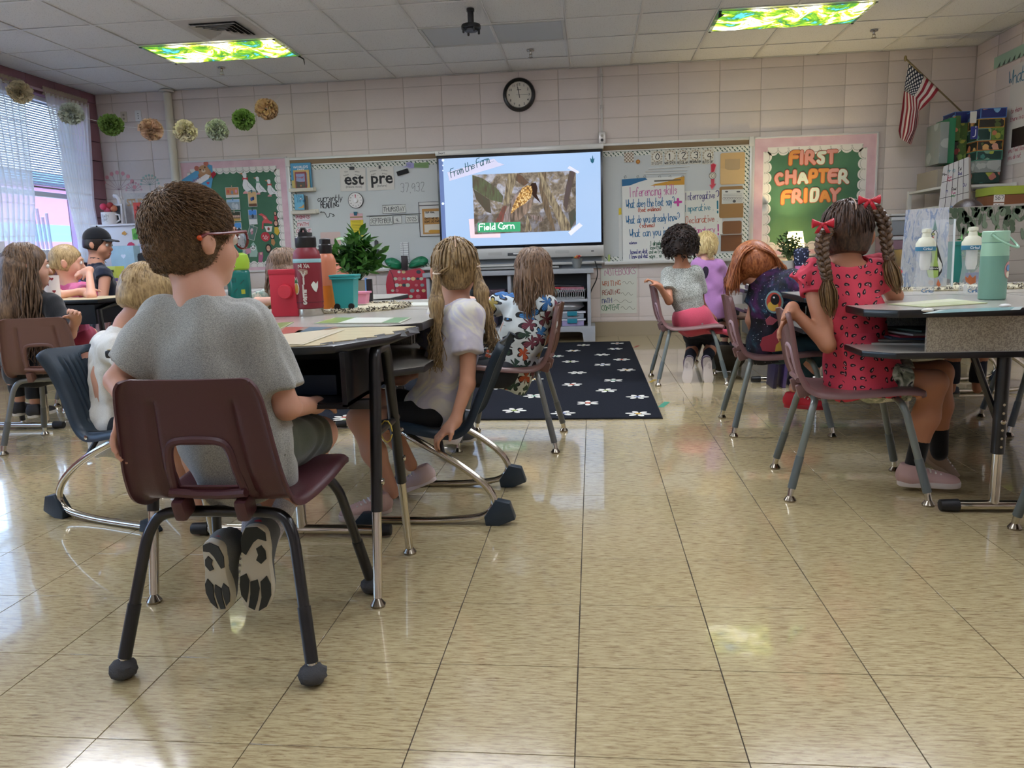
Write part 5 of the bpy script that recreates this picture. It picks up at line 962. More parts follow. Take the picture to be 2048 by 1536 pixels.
for k,(za,zb,m,e,lab,dx)in enumerate(((1.965,2.052,PB,'4f7fc0','front blue fish-patterned box on top of the corner stack',.012),(1.882,1.963,PO,'c99a3c','orange-trimmed floral box second in the corner stack',0),(1.775,1.88,None,None,'',0),(1.688,1.773,PO,'c9803c','orange-trimmed floral box in the middle of the stack',0),(1.602,1.686,PG,'5fa08a','teal leaf-patterned box below the middle floral box',0),(1.497,1.60,PW,None,'plain grey-white box with a lifted flap',-.005),(1.403,1.495,PG,None,'leaf-patterned box at the bottom of the stack',-.01))):
 if m:sbox(lab,BX0+dx,BX1+dx,BY0,BY1,za,zb,m,e)
 else:sbox('dark bird-patterned small box, left of a pair in the stack',BX0-.005,BX0+.11,BY0,BY1,za,zb,PG,'8fb0a0');sbox('green leaf-patterned small box, right of a pair in the stack',BX0+.115,BX1,BY0,BY1,za,zb,PL,'7f9a4a')
sbox('rear blue fish-patterned box on top, shifted left',3.36,3.58,7.87,8.12,1.965,2.075,PB,'4f7fc0')
for k,(x0,x1,z0,z1,m,lab)in enumerate(((3.17,3.245,1.60,1.965,PW,'pale grey magazine file at the far left of the stack'),(3.25,3.31,1.60,2.0,mat('2f7f58',.5),'dark green magazine file'),(3.315,3.36,1.80,2.02,PL,'leaf green upper magazine file'),(3.315,3.36,1.60,1.795,PO,'brown floral lower magazine file'),(3.365,3.44,1.55,1.96,PL,'moss green file beside the floral boxes'))):
 sbox(lab,x0,x1,7.7+.02*k,8.0,z0,z1,m)
o=MB().box((3.15,7.66,1.385),(3.44,8.12,1.545)).build('cardboard_crate',mat('9a9286',.8),None,bevel=.003);tag(o,'grey cardboard crate carrying the magazine files behind the calendar','crate')
o=MB().box((3.445,7.87,1.385),(3.69,8.14,1.96)).build('cardboard_box',mat('8a8070',.8),None,bevel=.003);tag(o,'tall brown box behind the patterned stack','box')
q=at(1949,232,Y=7.59);t=thing('label_card','small white two-part card on the boxes','card',q);MB().box((3.375,7.60,1.93),(3.43,7.603,2.03)).build('paper',mat('cfccc4',.7),t)
q=at(1944,268,Y=7.58);t=thing('blue_sign','small blue sign with a white letter j on the boxes','sign',(3.41,7.59,1.79));MB().box((3.385,7.592,1.79),(3.445,7.598,1.90)).build('panel',mat('2c3380',.4),t);a=MB();write(a,lambda u,v,e=0:Vector((u,7.592-e,v)),'j',3.405,1.83,.07,.008);a.build('lettering',mat('d6daea',.6),t)
t=thing('storage_cart','white tube-framed cart in the right corner carrying the boxes','cart',(3.5,7.7,0));WHT=mat('d8d6d0',.4);cx0,cx1,cy0,cy1=3.12,3.72,7.45,8.2
for x in(cx0,cx1-.01):
 for y in(cy0,cy1):MB().box((x-.018,y-.018,.05),(x+.018,y+.018,1.39)).build('post',WHT,t,bevel=.005)
for z in(1.36,1.19,.75,.3):
 a=MB();a.box((cx0,cy0-.012,z),(cx1,cy0+.012,z+.022));a.box((cx0,cy1-.012,z),(cx1,cy1+.012,z+.022));a.box((cx0-.012,cy0,z),(cx0+.012,cy1,z+.022));a.box((cx1-.022,cy0,z),(cx1,cy1,z+.022))
 for k in range(7):yy=cy0+(cy1-cy0)*(k+.5)/7;a.box((cx0,yy-.004,z+.006),(cx1,yy+.004,z+.014))
 a.build('shelf_frame',WHT,t,bevel=.003)
p=at(2010,395,Y=7.2);t=thing('lidded_bin','amber bin with a lime lid and white labels on the cart front','bin',(p.x,7.1,1.15));z1=at(2010,372,Y=7.1).z;x0=at(1987,400,Y=7.1).x
MB().box((x0,7.1,1.05),(min(x0+.55,XR-.02),7.4,z1-.07)).build('bin_body',mat('7a4a2a',.35),t,bevel=.008);MB().box((x0-.01,7.09,z1-.07),(min(x0+.56,XR-.01),7.41,z1)).build('lid',mat('9aa83a',.4),t,bevel=.008)
a=MB();fl_=lambda u,v,e=0:Vector((x0+u,7.098-e,v));a.prism(rect(0,z1-.13,.085,z1-.06),fl_,0,.002);a.prism(rect(0,z1-.25,.085,z1-.14),fl_,0,.002);a.build('label',mat('d8d4cc',.6),t);a=MB();write(a,fl_,'567',.01,z1-.11,.03,.004,d=.003);write(a,fl_,'561',.01,z1-.18,.03,.004,d=.003);a.build('lettering',INK,t)
t.location=t.location
Y0=7.3;PC=onplane(Y0)([(1887,333),(1943,312),(1944,400),(1944,470),(1868,478)]);fc=lambda u,v,e=0:Vector((u,Y0-e+(u-PC[0][0])*.25,v));t=thing('calendar_chart','white handwritten calendar chart clipped in front of the files','chart',(PC[0][0],Y0,PC[-1][1]))
MB().prism([(q[0],q[1])for q in PC],fc,0,.006).build('paper',mat('d6d8d8',.7),t)
for k in range(3):MB().prism([(q[0]+.012*(k+1),q[1]-.004*k)for q in PC],fc,-.008*(k+1),-.008*(k+1)+.003).build('under_sheet',mat(('a89a94','c4bcb4','8a7f7c')[k],.8),t)
a=MB()
def bil(u,v):
 A,B,D,C_=PC[0],PC[1],PC[3],PC[4];return((A[0]*(1-u)+B[0]*u)*(1-v)+(C_[0]*(1-u)+D[0]*u)*v,(A[1]*(1-u)+B[1]*u)*(1-v)+(C_[1]*(1-u)+D[1]*u)*v)
for k in range(1,5):strokes(a,fc,[bil(k/5,0),bil(k/5,1)],.004,.007)
for k in range(1,5):strokes(a,fc,[bil(0,k/4.5),bil(1,k/4.5)],.004,.007)
a.build('grid_lines',mat('3c3c40',.8),t)
for k,(u,v,s,c)in enumerate(((.05,.1,'Nov','33343a'),(.25,.08,'Mr','2f8fa0'),(.45,.1,'El','2f8fa0'),(.66,.1,'Ed','33343a'),(.66,.16,'Oct','3a3a90'),(.25,.16,'Sun','c8506a'),(.25,.2,'Fun','c8506a'),(.45,.34,'Dad','33343a'),(.45,.39,'fun','c8508a'),(.86,.33,'DJ','3a3a90'),(.45,.43,'pla','4aa070'),(.25,.35,'M','3a4a90'),(.05,.58,'Lat','33343a'),(.25,.6,'bus','c8506a'),(.45,.58,'Mar','2f6fa0'),(.66,.58,'Flo','33343a'),(.86,.57,'Li','7fb0c0'),(.45,.64,'gym','3f9fc0'))):
 q=bil(u,v);a=MB();write(a,fc,s,q[0]-.015,q[1]-.02,.024,.004,d=.0075,wx=.8);a.build('lettering',mat(c,.7),t)
gR=lambda u,v,e=0:Vector((XR-e,u,v));PR=lambda pts:[(lambda p:(p.y,p.z))(at(x,y,X=XR))for x,y in pts];C9=lambda pts:PR([(1940+x/6.4,100+y/6.4)for x,y in pts])
t=thing('wall_chart','white handwritten chart paper on the right wall','chart',(XR-.01,7.3,1.5));(y0,z1),(_,z0)=PR([(2030,135),(2030,328)])[:2];yL=PR([(2028,200)])[0][0]
MB().prism([(yL+.08,z0),(yL+.06,z1+.02),(6.7,z1+.03),(6.7,z0)],gR,.004,.006).build('paper',mat('dbd6d2',.75),t)
a=MB();write(a,lambda u,v,e=0:gR(-u,v,.006+e),"What's",-(yL+.10),z1-.14,.12,.009,wx=.8);a.build('lettering',mat('2f7fa0',.7),t);a=MB()
for k,z in enumerate((2.0,1.93,1.66,1.60)):write(a,lambda u,v,e=0:gR(-u,v,.006+e),('to share','there is a','you feel like','you do not')[k],-(yL+.02),z,.042,.0045,wx=.8)
a.build('lettering',mat('b0405c',.7),t);MB().prism(rect(yL-.45,1.70,yL-.02,1.86),gR,.006,.007).build('photo_print',mat('3a2c2a',.5,var=.5,gscale=60),t)
t=thing('wall_border','mint scalloped paper border running along the right wall','decoration',(XR-.01,7.3,2.4));zt=2.56
MB().prism([(8.02,2.46),(8.02,2.56),(6.7,2.56),(6.7,2.46)],gR,.002,.004).build('strip',mat('a4c4b2',.7),t);a=MB();
for k in range(14):yy=7.95-.085*k;a.prism([(yy,2.46),(yy-.05,2.50),(yy-.045,2.46)],gR,.0045,.0055)
a.build('scallop_print',mat('4c5a54',.7),t)
LZ=.76
t=thing('low_cabinet','long low grey cabinet under the right bulletin board','cabinet',(2.3,8.1,0));MB().box((1.55,7.85,.03),(3.08,8.30,LZ-.02)).build('body',mat('6e6f70',.5),t,bevel=.005);MB().box((1.53,7.83,LZ-.02),(3.09,8.32,LZ)).build('top_panel',mat('8a8988',.45),t,bevel=.004)
for k in range(3):MB().box((1.56+k*.51,7.835,.06),(2.05+k*.51,7.85,LZ-.04)).build('door',mat('767778',.45),t,bevel=.004)
p=Vector((2.01,8.08,LZ));t=thing('table_lamp','small lit table lamp with a cream shade in front of the right board','lamp',p);zt=1.035-LZ
MB().lathe([(.06,0),(.06,.012),(.02,.02),(.028,.06),(.012,.10),(.010,.13)],p,20).build('lamp_base',mat('b8b0a0',.4),t)
sh=T('lamp_shade');sh.set(Base_Color=lin('f2dfae'),Roughness=.8,Emission_Color=lin('ffd98a'),Emission_Strength=.28);tr=sh.n('BsdfTranslucent',{'Color':lin('ffe6b0')});mx=sh.n('MixShader',{0:.4,1:sh.b.outputs[0],2:tr});sh.t.links.new(mx.outputs[0],sh.o.inputs[0])
a=MB();n=28;rr_=((.098,.075),(.068,zt));a.add([p+Vector((r*math.cos(2*PI*k/n),r*math.sin(2*PI*k/n),z))for r,z in rr_ for k in range(n)],[(k,(k+1)%n,n+(k+1)%n,n+k)for k in range(n)]);a.build('lamp_shade',sh.m,t)
MB().ball(p+Vector((0,0,.17)),.022,12,8).build('bulb',mat('ffe2a8',.4,emit=30),t)
l=bpy.data.lights.new('bulb_light','POINT');l.energy=13;l.color=(1,.80,.38);l.shadow_soft_size=.03;lo=bpy.data.objects.new('bulb_light',l);COL.objects.link(lo);lo.location=p+Vector((0,0,.20))
def leafy(p,r,h,n,c1,c2,lw,ll,seed,parent,droop=.3,stems=14):
 rr=random.Random(seed);a=MB();b=MB();s_=MB()
 for k in range(stems):
  an=rr.uniform(0,2*PI);el=rr.uniform(.15,1.0);tipp=p+Vector((r*el*math.cos(an),r*el*math.sin(an),h*rr.uniform(.45,1)*(1.15-.45*el)));mid=p*.5+tipp*.5+Vector((0,0,h*.12));s_.tube([p,mid,tipp],[.002,.0018,.001],4,caps=False)
  m=max(2,n//stems)
  for q in range(m):
   f_=.3+.7*(q+1)/m;base=p*(1-f_)**2+mid*2*f_*(1-f_)+tipp*f_*f_;d=Vector((rr.gauss(0,1),rr.gauss(0,1),rr.uniform(-.2,1.1))).normalized();d=(d+(tipp-p).normalized()*.5+Vector((0,0,-droop*rr.random()))).normalized()
   L=ll*rr.uniform(.7,1.2);R=frame(d,(rr.random(),rr.random(),1));w=lw*rr.uniform(.8,1.2);pts=[base,base+d*L*.3+R.col[0]*w,base+d*L*.3-R.col[0]*w,base+d*L*.65+R.col[0]*w*.9-R.col[1]*w*.3,base+d*L*.65-R.col[0]*w*.9-R.col[1]*w*.3,base+d*L-R.col[1]*w*.8,base+d*L*.4+R.col[1]*w*.35]
   (a if rr.random()<.6 else b).add(pts,[(0,1,6),(0,6,2),(1,3,6),(2,6,4),(3,5,6),(4,6,5)])
 s_.build('stem',mat(c2,.7),parent,fix=False);o=a.build('leaves',mat(c1,.42),parent,smooth=None,fix=False,kind='stuff');o=b.build('leaves',mat(c2,.42),parent,smooth=None,fix=False,kind='stuff')
p=Vector((1.77,7.2,.84));p=at(1578,535,Y=7.0)
t=thing('potted_plant','small leafy plant in a pale pot beside the lit lamp','plant',(p.x,7.0,p.z-.1));q=Vector((p.x,7.0,p.z-.09));MB().lathe([(.05,0),(.066,.14),(.066,.15),(.058,.148),(.05,.12),(.001,.12)],q,20).build('pot',mat('b4b0a4',.6),t);leafy(q+Vector((0,0,.13)),.16,.26,420,'44603a','6f8a58',.010,.03,3,t,stems=40)
leafbase=q
t=thing('corner_desk','pale desk far back carrying the small plant by the lamp','desk',(q.x+.3,7.0,0));MB().box((q.x-.12,6.75,q.z-.03),(q.x+.9,7.35,q.z-.001)).build('desktop',mat('9a958c',.5),t,bevel=.004)
for dx in(-.08,.84):
 for dy in(6.8,7.3):MB().tube([(q.x+dx,dy,0),(q.x+dx,dy,q.z-.03)],.014,8).build('leg',mat('1c1c1e',.4),t)
p=at(1602,522,Y=6.9);t=thing('bandana_bottle','pink cup topped by a navy bandana behind the redhead','bottle',(p.x,6.9,q.z));p=Vector((p.x,6.9,q.z));MB().lathe([(.045,0),(.05,.10),(.048,.105)],p,18).build('cup',mat('cf6aa0',.45),t);MB().lathe([(.046,.105),(.055,.16),(.06,.22),(.05,.25),(.01,.26)],p,14,sx=1.1).build('bandana',m_pat('1c2440',('cfd6ea','1c2440','1c2440','8f9ac0'),60),t)
t=thing('drawer_tower','grey translucent plastic drawer tower near the right corner','drawers',(3.15,7.6,0));dx0,dx1,dy0=2.66,3.06,7.35
z=.62
for k in range(3):MB().box((dx0,dy0,z),(dx1,dy0+.4,z+.165)).build('drawer',mat(('6a5a64','8a6a74','7f8489')[k],.3,alpha=.9),t,bevel=.008);MB().box((dx0-.01,dy0-.012,z+.13),(dx1+.01,dy0,z+.16)).build('drawer_lip',mat('b4b6b8',.3),t,bevel=.004);z+=.17
MB().box((dx0-.015,dy0-.01,0),(dx1+.015,dy0+.41,.61)).build('base_unit',mat('2c2c2e',.5),t,bevel=.006);MB().box((dx0-.01,dy0,z),(dx1+.01,dy0+.4,z+.02)).build('top_panel',mat('a9aaa8',.4),t,bevel=.004)
basket('yellow slotted basket hanging in front of the drawer tower',2.93,3.15,7.2,7.38,.86,.17,'d8c83c',cat='basket')
t=thing('black_printer','black office machine in front of the drawer tower','printer',(2.85,7.1,0));MB().box((2.62,6.95,.02),(3.2,7.19,.84)).build('body',mat('151517',.4),t,bevel=.012);MB().box((2.66,6.93,.5),(2.9,6.951,.8)).build('panel',mat('26272a',.3),t,bevel=.003)
p=at(1745,455,Y=7.95);t=thing('curl_poster','white card with black curled strokes beside the braids','card',(p.x,7.95,.76));f_=lambda u,v,e=0:Vector((u,7.95-e,v));MB().prism(rect(p.x-.1,.761,p.x+.08,p.z+.26),f_,0,.004).build('paper',mat('b4aca0',.7),t);a=MB()
for dz in(.14,-.02):strokes(a,f_,[(p.x-.02+.03*math.cos(k*.5),p.z+dz+.05*math.sin(k*.5))for k in range(5,12)],.006,.005)
a.build('strokes',INK,t)
# rug
RX0,RX1,RY0,RY1=-2.35,.362,4.125,7.775
tr_=T('rug_pile');n=tr_.noise(tr_.co('World'),260,3);n2=tr_.noise(tr_.co('World'),3,3);tr_.set(Base_Color=tr_.mix(n,lin('15171d'),lin('2b2e37')),Roughness=.95);tr_.b.inputs['Specular IOR Level'].default_value=.1;tr_.bump(n,.8,.006)
t=thing('daisy_rug','black rug with white daisies lying in front of the screen','rug',((RX0+RX1)/2,(RY0+RY1)/2,0));MB().box((RX0,RY0,.0005),(RX1,RY1,.009)).build('pile',tr_.m,t,bevel=.003)
MB().box((RX0-.004,RY0-.004,.0003),(RX1+.004,RY1+.004,.006)).build('binding',mat('101216',.9),t)
fl_px=[(1005,740),(775,752),(990,777),(703,790),(902,817),(587,827),(1035,850),(685,864),(904,885),(1067,921),(732,940),(978,992),(696,1021),(930,1061),(1142,1105),(437,985),(180,1042),(438,1099),(804,1147),(303,1198),(635,1217),(1147,1220),(548,768)]
pts=[at(940+x/3.4125,470+y/3.4125,Z=.009)for x,y in fl_px]+[at(540+x/4.8,780+y/4.8,Z=.009)for x,y in((530,140),(715,262),(730,285))]
pts+=[Vector((x,y,.009))for x,y in((-1.9,4.5),(-1.4,4.8),(-2.0,5.2),(-1.2,5.5),(-1.7,5.9),(-2.1,6.5),(-1.3,6.4),(-1.6,7.1),(-2.0,7.5),(-1.0,7.4))]
pet=cen=None;cc=['b8543c','8f9f5a','6f7aa0','c9a24a','d8d4cc','6f9f86'];MW=mat('d9d8cf',.9)
for k,p in enumerate(pts):
 if pet is None:
  a=MB()
  for q in range(6):an=q*PI/3;a.prism([(.045*math.cos(an)+.026*math.cos(w)*math.cos(an)-.016*math.sin(w)*math.sin(an),.045*math.sin(an)+.026*math.cos(w)*math.sin(an)+.016*math.sin(w)*math.cos(an))for w in[e*PI/6 for e in range(12)]],lambda u,v,e=0:Vector((u,v,e)),q*1e-5,.0012+q*2e-5)
  f=a.build('daisy',MW,t,local=True);pet=f.data
 else:f=bpy.data.objects.new('daisy',pet);link(f,t)
 f.location=Vector((p.x,p.y,.0085))-BASE[t.name];f.rotation_euler.z=rnd.uniform(0,1)
 c=MB().prism(disc(0,0,.017,12),lambda u,v,e=0:Vector((u,v,e)),0,.0022).build('daisy_centre',mat(cc[k%6],.9),f,local=True)
for x,y,c,w,l,an,lab in((1273,693,'a05a4c',.03,.16,1.25,'red tape mark on the tiles beside the rug corner'),(1328,809,'3c8a70',.035,.17,1.25,'green tape mark on the tiles right of the rug'),(1282,721,'b8b0a0',.022,.07,1.3,'small white tape scrap right of the rug'),(1305,762,'b89a3c',.025,.12,1.2,'yellow tape mark under the curly-haired child\'s chair')):
 p=at(x,y,Z=0);o=MB().prism([(p.x+u*math.cos(an)-v*math.sin(an),p.y+u*math.sin(an)+v*math.cos(an))for u,v in rect(-l/2,-w/2,l/2,w/2)],lambda u,v,e=0:Vector((u,v,e)),.0003,.0008).build('tape_mark',mat(c,.6),None);tag(o,lab,'tape','floor tape marks')
# chairs
def shell(prof,w,hole,name,m,parent,flange=.022,thick=.0055,nu=40,ribs=None,slot=None,dish=.008):
 "profile points (y,z) densified; w = half widths; hole = (u half width, v range, taper)"
 D=[];W_=[]
 for i in range(len(prof)-1):
  for k in range(5):
   f=k/5;D.append((prof[i][0]*(1-f)+prof[i+1][0]*f,prof[i][1]*(1-f)+prof[i+1][1]*f));W_.append(w[i]*(1-f)+w[i+1]*f)
 D.append(prof[-1]);W_.append(w[-1])
 for _ in range(3):
  D=[D[0]]+[((D[i-1][0]+2*D[i][0]+D[i+1][0])/4,(D[i-1][1]+2*D[i][1]+D[i+1][1])/4)for i in range(1,len(D)-1)]+[D[-1]]
  W_=[W_[0]]+[(W_[i-1]+2*W_[i]+W_[i+1])/4 for i in range(1,len(W_)-1)]+[W_[-1]]
 n=len(D);P=[]
 for i in range(n):
  a,b=D[max(0,i-1)],D[min(n-1,i+1)];ty,tz=b[0]-a[0],b[1]-a[1];L=math.hypot(ty,tz);ny,nz=-tz/L,ty/L
  row=[]
  for j in range(nu+1):
   u=-1+2*j/nu;au=abs(u);c=max(0,(au-.86)/.14);x=math.copysign(W_[i]*min(au/.95,1)+.004*c,u)if au>0 else 0
   s=flange*c**1.6-dish*(1-au*au)*(1 if D[i][1]>.45 else.6)*-1
   if ribs:s+=ribs(u,i/n)
   row.append(Vector((x,D[i][0]+ny*s,D[i][1]+nz*s)))
  P.append(row)
 bm=MB();vs=[p for r in P for p in r];fs=[]
 for i in range(n-1):
  for j in range(nu):
   xm=abs((P[i][j]+P[i+1][j+1]).x/2);zm=(P[i][j].z+P[i+1][j+1].z)/2;ym=(P[i][j].y+P[i+1][j+1].y)/2
   if hole and ym<0 and hole[1]<zm<hole[2]and xm<hole[0]:continue
   if slot and ym<0 and slot(xm,zm):continue
   fs.append((i*(nu+1)+j,i*(nu+1)+j+1,(i+1)*(nu+1)+j+1,(i+1)*(nu+1)+j))
 bm.add(vs,fs);return bm.build(name,m,parent,local=True,solid=thick,smooth=50,fix=True),D
def make_chair(label,shell_c,leg_c,sleeve_c,felt=False,rim_c=None):
 t=thing('classroom_chair',label,'chair',(0,0,0),'plastic classroom chairs');ms=mat(shell_c,.38,grain=.25,gscale=500,name='chair_plastic');ml=mat(leg_c,.3,coat=.3);mv=mat(sleeve_c,.35);ch=mat('c9c5ba',.15,1)
 prof=[(.222,.372),(.215,.395),(.15,.402),(.05,.392),(-.05,.383),(-.125,.384),(-.165,.405),(-.188,.46),(-.203,.54),(-.216,.62),(-.224,.65),(-.227,.664)]
 w=[.165,.178,.185,.187,.182,.178,.178,.172,.163,.155,.148,.136]
 sh_,D=shell(prof,w,(.066,.425,.525),'seat_shell',ms,t,ribs=lambda u,v:-.012*max(0,1-abs(abs(u)-.52)/.07)*(1 if.5<v<.82 else 0))
 def back_y(z):
  for(y0,z0),(y1,z1)in zip(D,D[1:]):
   if z0>.39 and z0<=z<=z1:return y0+(y1-y0)*(z-z0)/(z1-z0+1e-9)
  return-.17
 R=[(-.078,.415),(-.072,.47),(-.066,.515),(-.052,.53),(0,.534),(.052,.53),(.066,.515),(.072,.47),(.078,.415)]
 R=chaikin([Vector((x,back_y(z)-.012,z))for x,z in R],2);MB().tube(R,.009,8,flat=1.0).build('opening_rim',mat(rim_c or shell_c,.4),t,local=True)
 MB().tube([(-.085,-.19,.412),(-.03,-.18,.405),(.03,-.18,.405),(.085,-.19,.412)],.010,8).build('lower_rim',ms,t,local=True)
 for sx in(-1,1):
  for sy in(-1,1):
   top=[Vector((0,sy*.135,.352)),Vector((sx*.10,sy*.135,.352)),Vector((sx*.145,sy*.142,.345)),Vector((sx*.165,sy*.155,.31)),Vector((sx*.172,sy*.162,.28))]
   end=Vector((sx*.215,sy*.225,.028));a=chaikin(top,2);k=a[-1];mid=k+(end-k)*.48
   MB().tube(a+[mid],.0125,10).build('leg',ml,t,local=True);MB().tube([mid,k+(end-k)*.93],.0145,10).build('leg_sleeve',mv,t,local=True)
   e2=k+(end-k)*.93;MB().tube([e2,end+Vector((0,0,-.008))],.011,10).build('collar',ch,t,local=True)
   if felt:a=MB().ball((end.x,end.y,.022),.03,14,9,(1,1,.75));a.v=[(x+.003*math.sin(x*900+z*700),y+.003*math.sin(y*800),max(z,.0))for x,y,z in a.v];a.build('felt_foot',mat('4a4b4d',.98,grain=.9,gscale=300),t,local=True)
   else:MB().lathe([(.001,.0),(.020,.0),(.021,.006),(.014,.016),(.007,.024),(.001,.024)],(end.x,end.y,0),14).build('glide',mat('8f877a',.2,1),t,local=True)
 MB().tube([(-.03,-.135,.345),(-.03,.135,.345)],.008,6).build('stretcher',ml,t,local=True);MB().tube([(.03,-.135,.345),(.03,.135,.345)],.008,6).build('stretcher',ml,t,local=True)
 for sx in(-1,1):MB().cbox((sx*.07,-.168,.375),(.028,.05,.05),(.3,0,0)).build('mount_lug',ms,t,local=True,bevel=.008)
 return t
MAR,MARG='4e2b30','7d5c5a'
c0=make_chair('maroon plastic chair with black legs and grey felt feet under the boy in grey',MAR,'0e0f11','1a1b1e',True);c0 .location=(-.818,1.70,0);c0 .rotation_euler.z=0
cg=make_chair('faded mauve plastic chair with grey legs under the girl with braids','7a5a58','6e7672','5c6668',False,'a88a90')
def put(o,x,y,a):o.location=(x,y,0);o.rotation_euler.z=math.radians(a)
put(cg,.932,2.915,-90-6)
def cp(o,lab,x,y,a):c=copy_tree(o);c['label']=lab;put(c,x,y,a);return c
cp(cg,'faded mauve plastic chair under the redhead in the galaxy shirt',.895,3.91,-90-2)
cp(cg,'faded mauve plastic chair turned sideways under the curly-haired child',.645,5.39,-90+2)
cb=make_chair('brown plastic chair with grey legs under the girl in the butterfly top','6f4f48','6a6c68','5c5e5c');put(cb,-.39,3.64,90-3)
cp(cb,'brown plastic chair with grey legs under the long-haired girl in black',-2.72,3.68,14)
c1=cp(cb,'maroon chair back standing beyond the left desk corner',-2.62,4.55,60)
cp(cb,'grey-legged chair mostly hidden beyond the left desks',-3.3,4.9,180)
cp(cg,'dark-legged chair at the right edge with one chrome foot in view',1.48,2.2,180-8)
cp(cg,'grey-legged chair across the right desks, legs seen under the tabletop',2.15,3.85,80)
cp(cb,'brown chair hidden under the blonde child in lilac',1.12,6.2,-60)
def make_rocker(label):
 t=thing('rocker_chair',label,'chair',(0,0,0),'navy rocker chairs');m=mat('1f2f3c',.42,grain=.2,gscale=500,name='navy_plastic');ch=mat('c8c2b4',.13,1)
 prof=[(.185,.325),(.178,.348),(.13,.352),(.05,.335),(-.03,.318),(-.085,.312),(-.12,.335),(-.148,.40),(-.178,.47),(-.205,.54),(-.235,.60),(-.242,.612)]
 w=[.15,.17,.185,.19,.19,.185,.182,.18,.178,.188,.205,.185]
 shell(prof,w,None,'seat_shell',m,t,flange=.03,thick=.006,nu=72,ribs=lambda u,v:.007*(1 if abs(u)<.72 and abs(math.sin(u*30))>.86 else 0)*(1 if.55<v<.85 else 0),slot=lambda x,z:x<.055 and.558<z<.583)
 MB().tube(chaikin([(-.058,-.228,.558),(-.058,-.24,.585),(.058,-.24,.585),(.058,-.228,.558)],1),.006,6).build('handle_rim',m,t,local=True)
 for k in range(11):
  x=-.125+.025*k;MB().tube([(x,-.163,.39),(x,-.182,.45),(x,-.199,.50)],.0035,5,flat=.6).build('back_rib',mat('16232d',.5),t,local=True)
 for sx in(-1,1):
  x=sx*.215;P=[(x,.235,.014),(x,.1,.012),(x,-.02,.012),(x,-.12,.018),(x,-.195,.03),(x,-.225,.07),(x,-.205,.125),(x,-.13,.19),(x*.97,-.04,.245),(x*.9,.05,.29),(x*.72,.11,.318),(x*.3,.13,.322),(0,.13,.322)]
  MB().tube(chaikin(P,2),.0125,12).build('rocker_tube',ch,t,local=True)
  a=MB();a.prism([(-.235,.0),(-.29,.022),(-.272,.078),(-.225,.088),(-.185,.03),(-.19,.0)],lambda u,v,e=0:Vector((x-.02+e,u,v)),0,.04);a.build('rear_stop',m,t,local=True,bevel=.004)
  MB().prism([(.19,.0),(.20,.04),(.235,.04),(.265,.006),(.262,.0)],lambda u,v,e=0:Vector((x-.018+e,u,v)),0,.036).build('front_stop',m,t,local=True,bevel=.005)
  MB().tube([(x*.8,.10,.325),(x*.75,-.10,.305)],.011,8).build('seat_rail',mat('111417',.4),t,local=True);MB().tube([(x*.78,-.03,.31),(x*.97,-.05,.243)],.009,8).build('brace',mat('111417',.4),t,local=True)
  for yy in(-.075,.09):MB().lathe([(.008,0),(.008,.003),(.004,.004)],(sx*.188,yy,.322 if yy>0 else.30),10,Matrix.Rotation(sx*PI/2,3,'Y')).build('rivet',ch,t,local=True)
 return t
r0=make_rocker('navy rocker chair with chrome runners under the girl with pigtails');put(r0,-.555,2.685,90)
r1=copy_tree(r0);r1['label']='navy rocker chair with a slot handle under the child in the white shirt';put(r1,-1.655,2.655,-108)
r2=copy_tree(r0);r2['label']='navy rocker chair far behind the right desk, only its runner in view';put(r2,2.35,5.0,90)
# desks
BK=mat('101113',.35,coat=.2);CHR=mat('cfc8ba',.13,1)
def m_wood():
 t=T('pale_wood_film');v=t.co('World',(3,26,1));n=t.noise(v,3,5,.6,.4);t.set(Base_Color=t.ramp(n,[(.3,'b3a27e'),(.5,'d3c49c'),(.7,'e3d8b4')]),Roughness=.3);return t.m
def m_lam(c1,c2,r=.3,s=420):
 t=T('speckled_laminate');n=t.noise(t.co('World'),s,2);t.set(Base_Color=t.mix(t.ramp(n,[(.4,(0,0,0)),(.6,(1,1,1))]),lin(c1),lin(c2)),Roughness=r);t.set(Coat_Weight=.3,Coat_Roughness=.15);return t.m
M_TOP=m_lam('b2ada4','bfbab0',.25);M_SIDE=m_lam('857d70','b0a794',.5,260)
DZ=.69
t=thing('student_desk','black open-front desk with peeling pale wood top in front of the boy','desk',(-.855,2.02,0))
top=[(-1.20,1.785),(-.70,1.775),(-.62,1.80),(-.53,1.98),(-.515,2.27),(-1.20,2.275)]
MB().prism(top,lambda u,v,e=0:Vector((u,v,e)),DZ-.022,DZ-.002).build('top_core',BK,t,bevel=.006)
jag=[(-1.195,1.79)]+[(-.72,1.785),(-.66,1.80),(-.635,1.845),(-.65,1.87),(-.60,1.92),(-.61,1.95),(-.565,1.98),(-.575,2.02),(-.535,2.05),(-.56,2.12),(-.53,2.16),(-.545,2.2),(-.525,2.265)]+[(-1.195,2.27)]
MB().prism(jag,lambda u,v,e=0:Vector((u,v,e)),DZ-.002,DZ).build('wood_film',m_wood(),t)
for k,(x,y)in enumerate(((-.66,1.815),(-.60,1.90),(-.575,1.99),(-.545,2.08),(-.53,2.17))):MB().add([(x,y,DZ+.001),(x+.02,y+.03,DZ+.002),(x+.035,y+.01,DZ-.014),(x+.012,y-.02,DZ-.010)],[(0,1,2,3)]).build('torn_flap',mat('1b1a18',.5),t,solid=.0015)
bx0,bx1,by0,by1=-1.17,-.60,1.815,2.24
a=MB();a.box((bx0,by0,.535),(bx1,by1,.545));a.box((bx0,by1-.01,.535),(bx1,by1,DZ-.022));a.box((bx0,by0,.535),(bx0+.008,by1,DZ-.022));a.box((bx1-.008,by0,.535),(bx1,by1,DZ-.022));a.build('book_box',mat('0c0d10',.3),t)
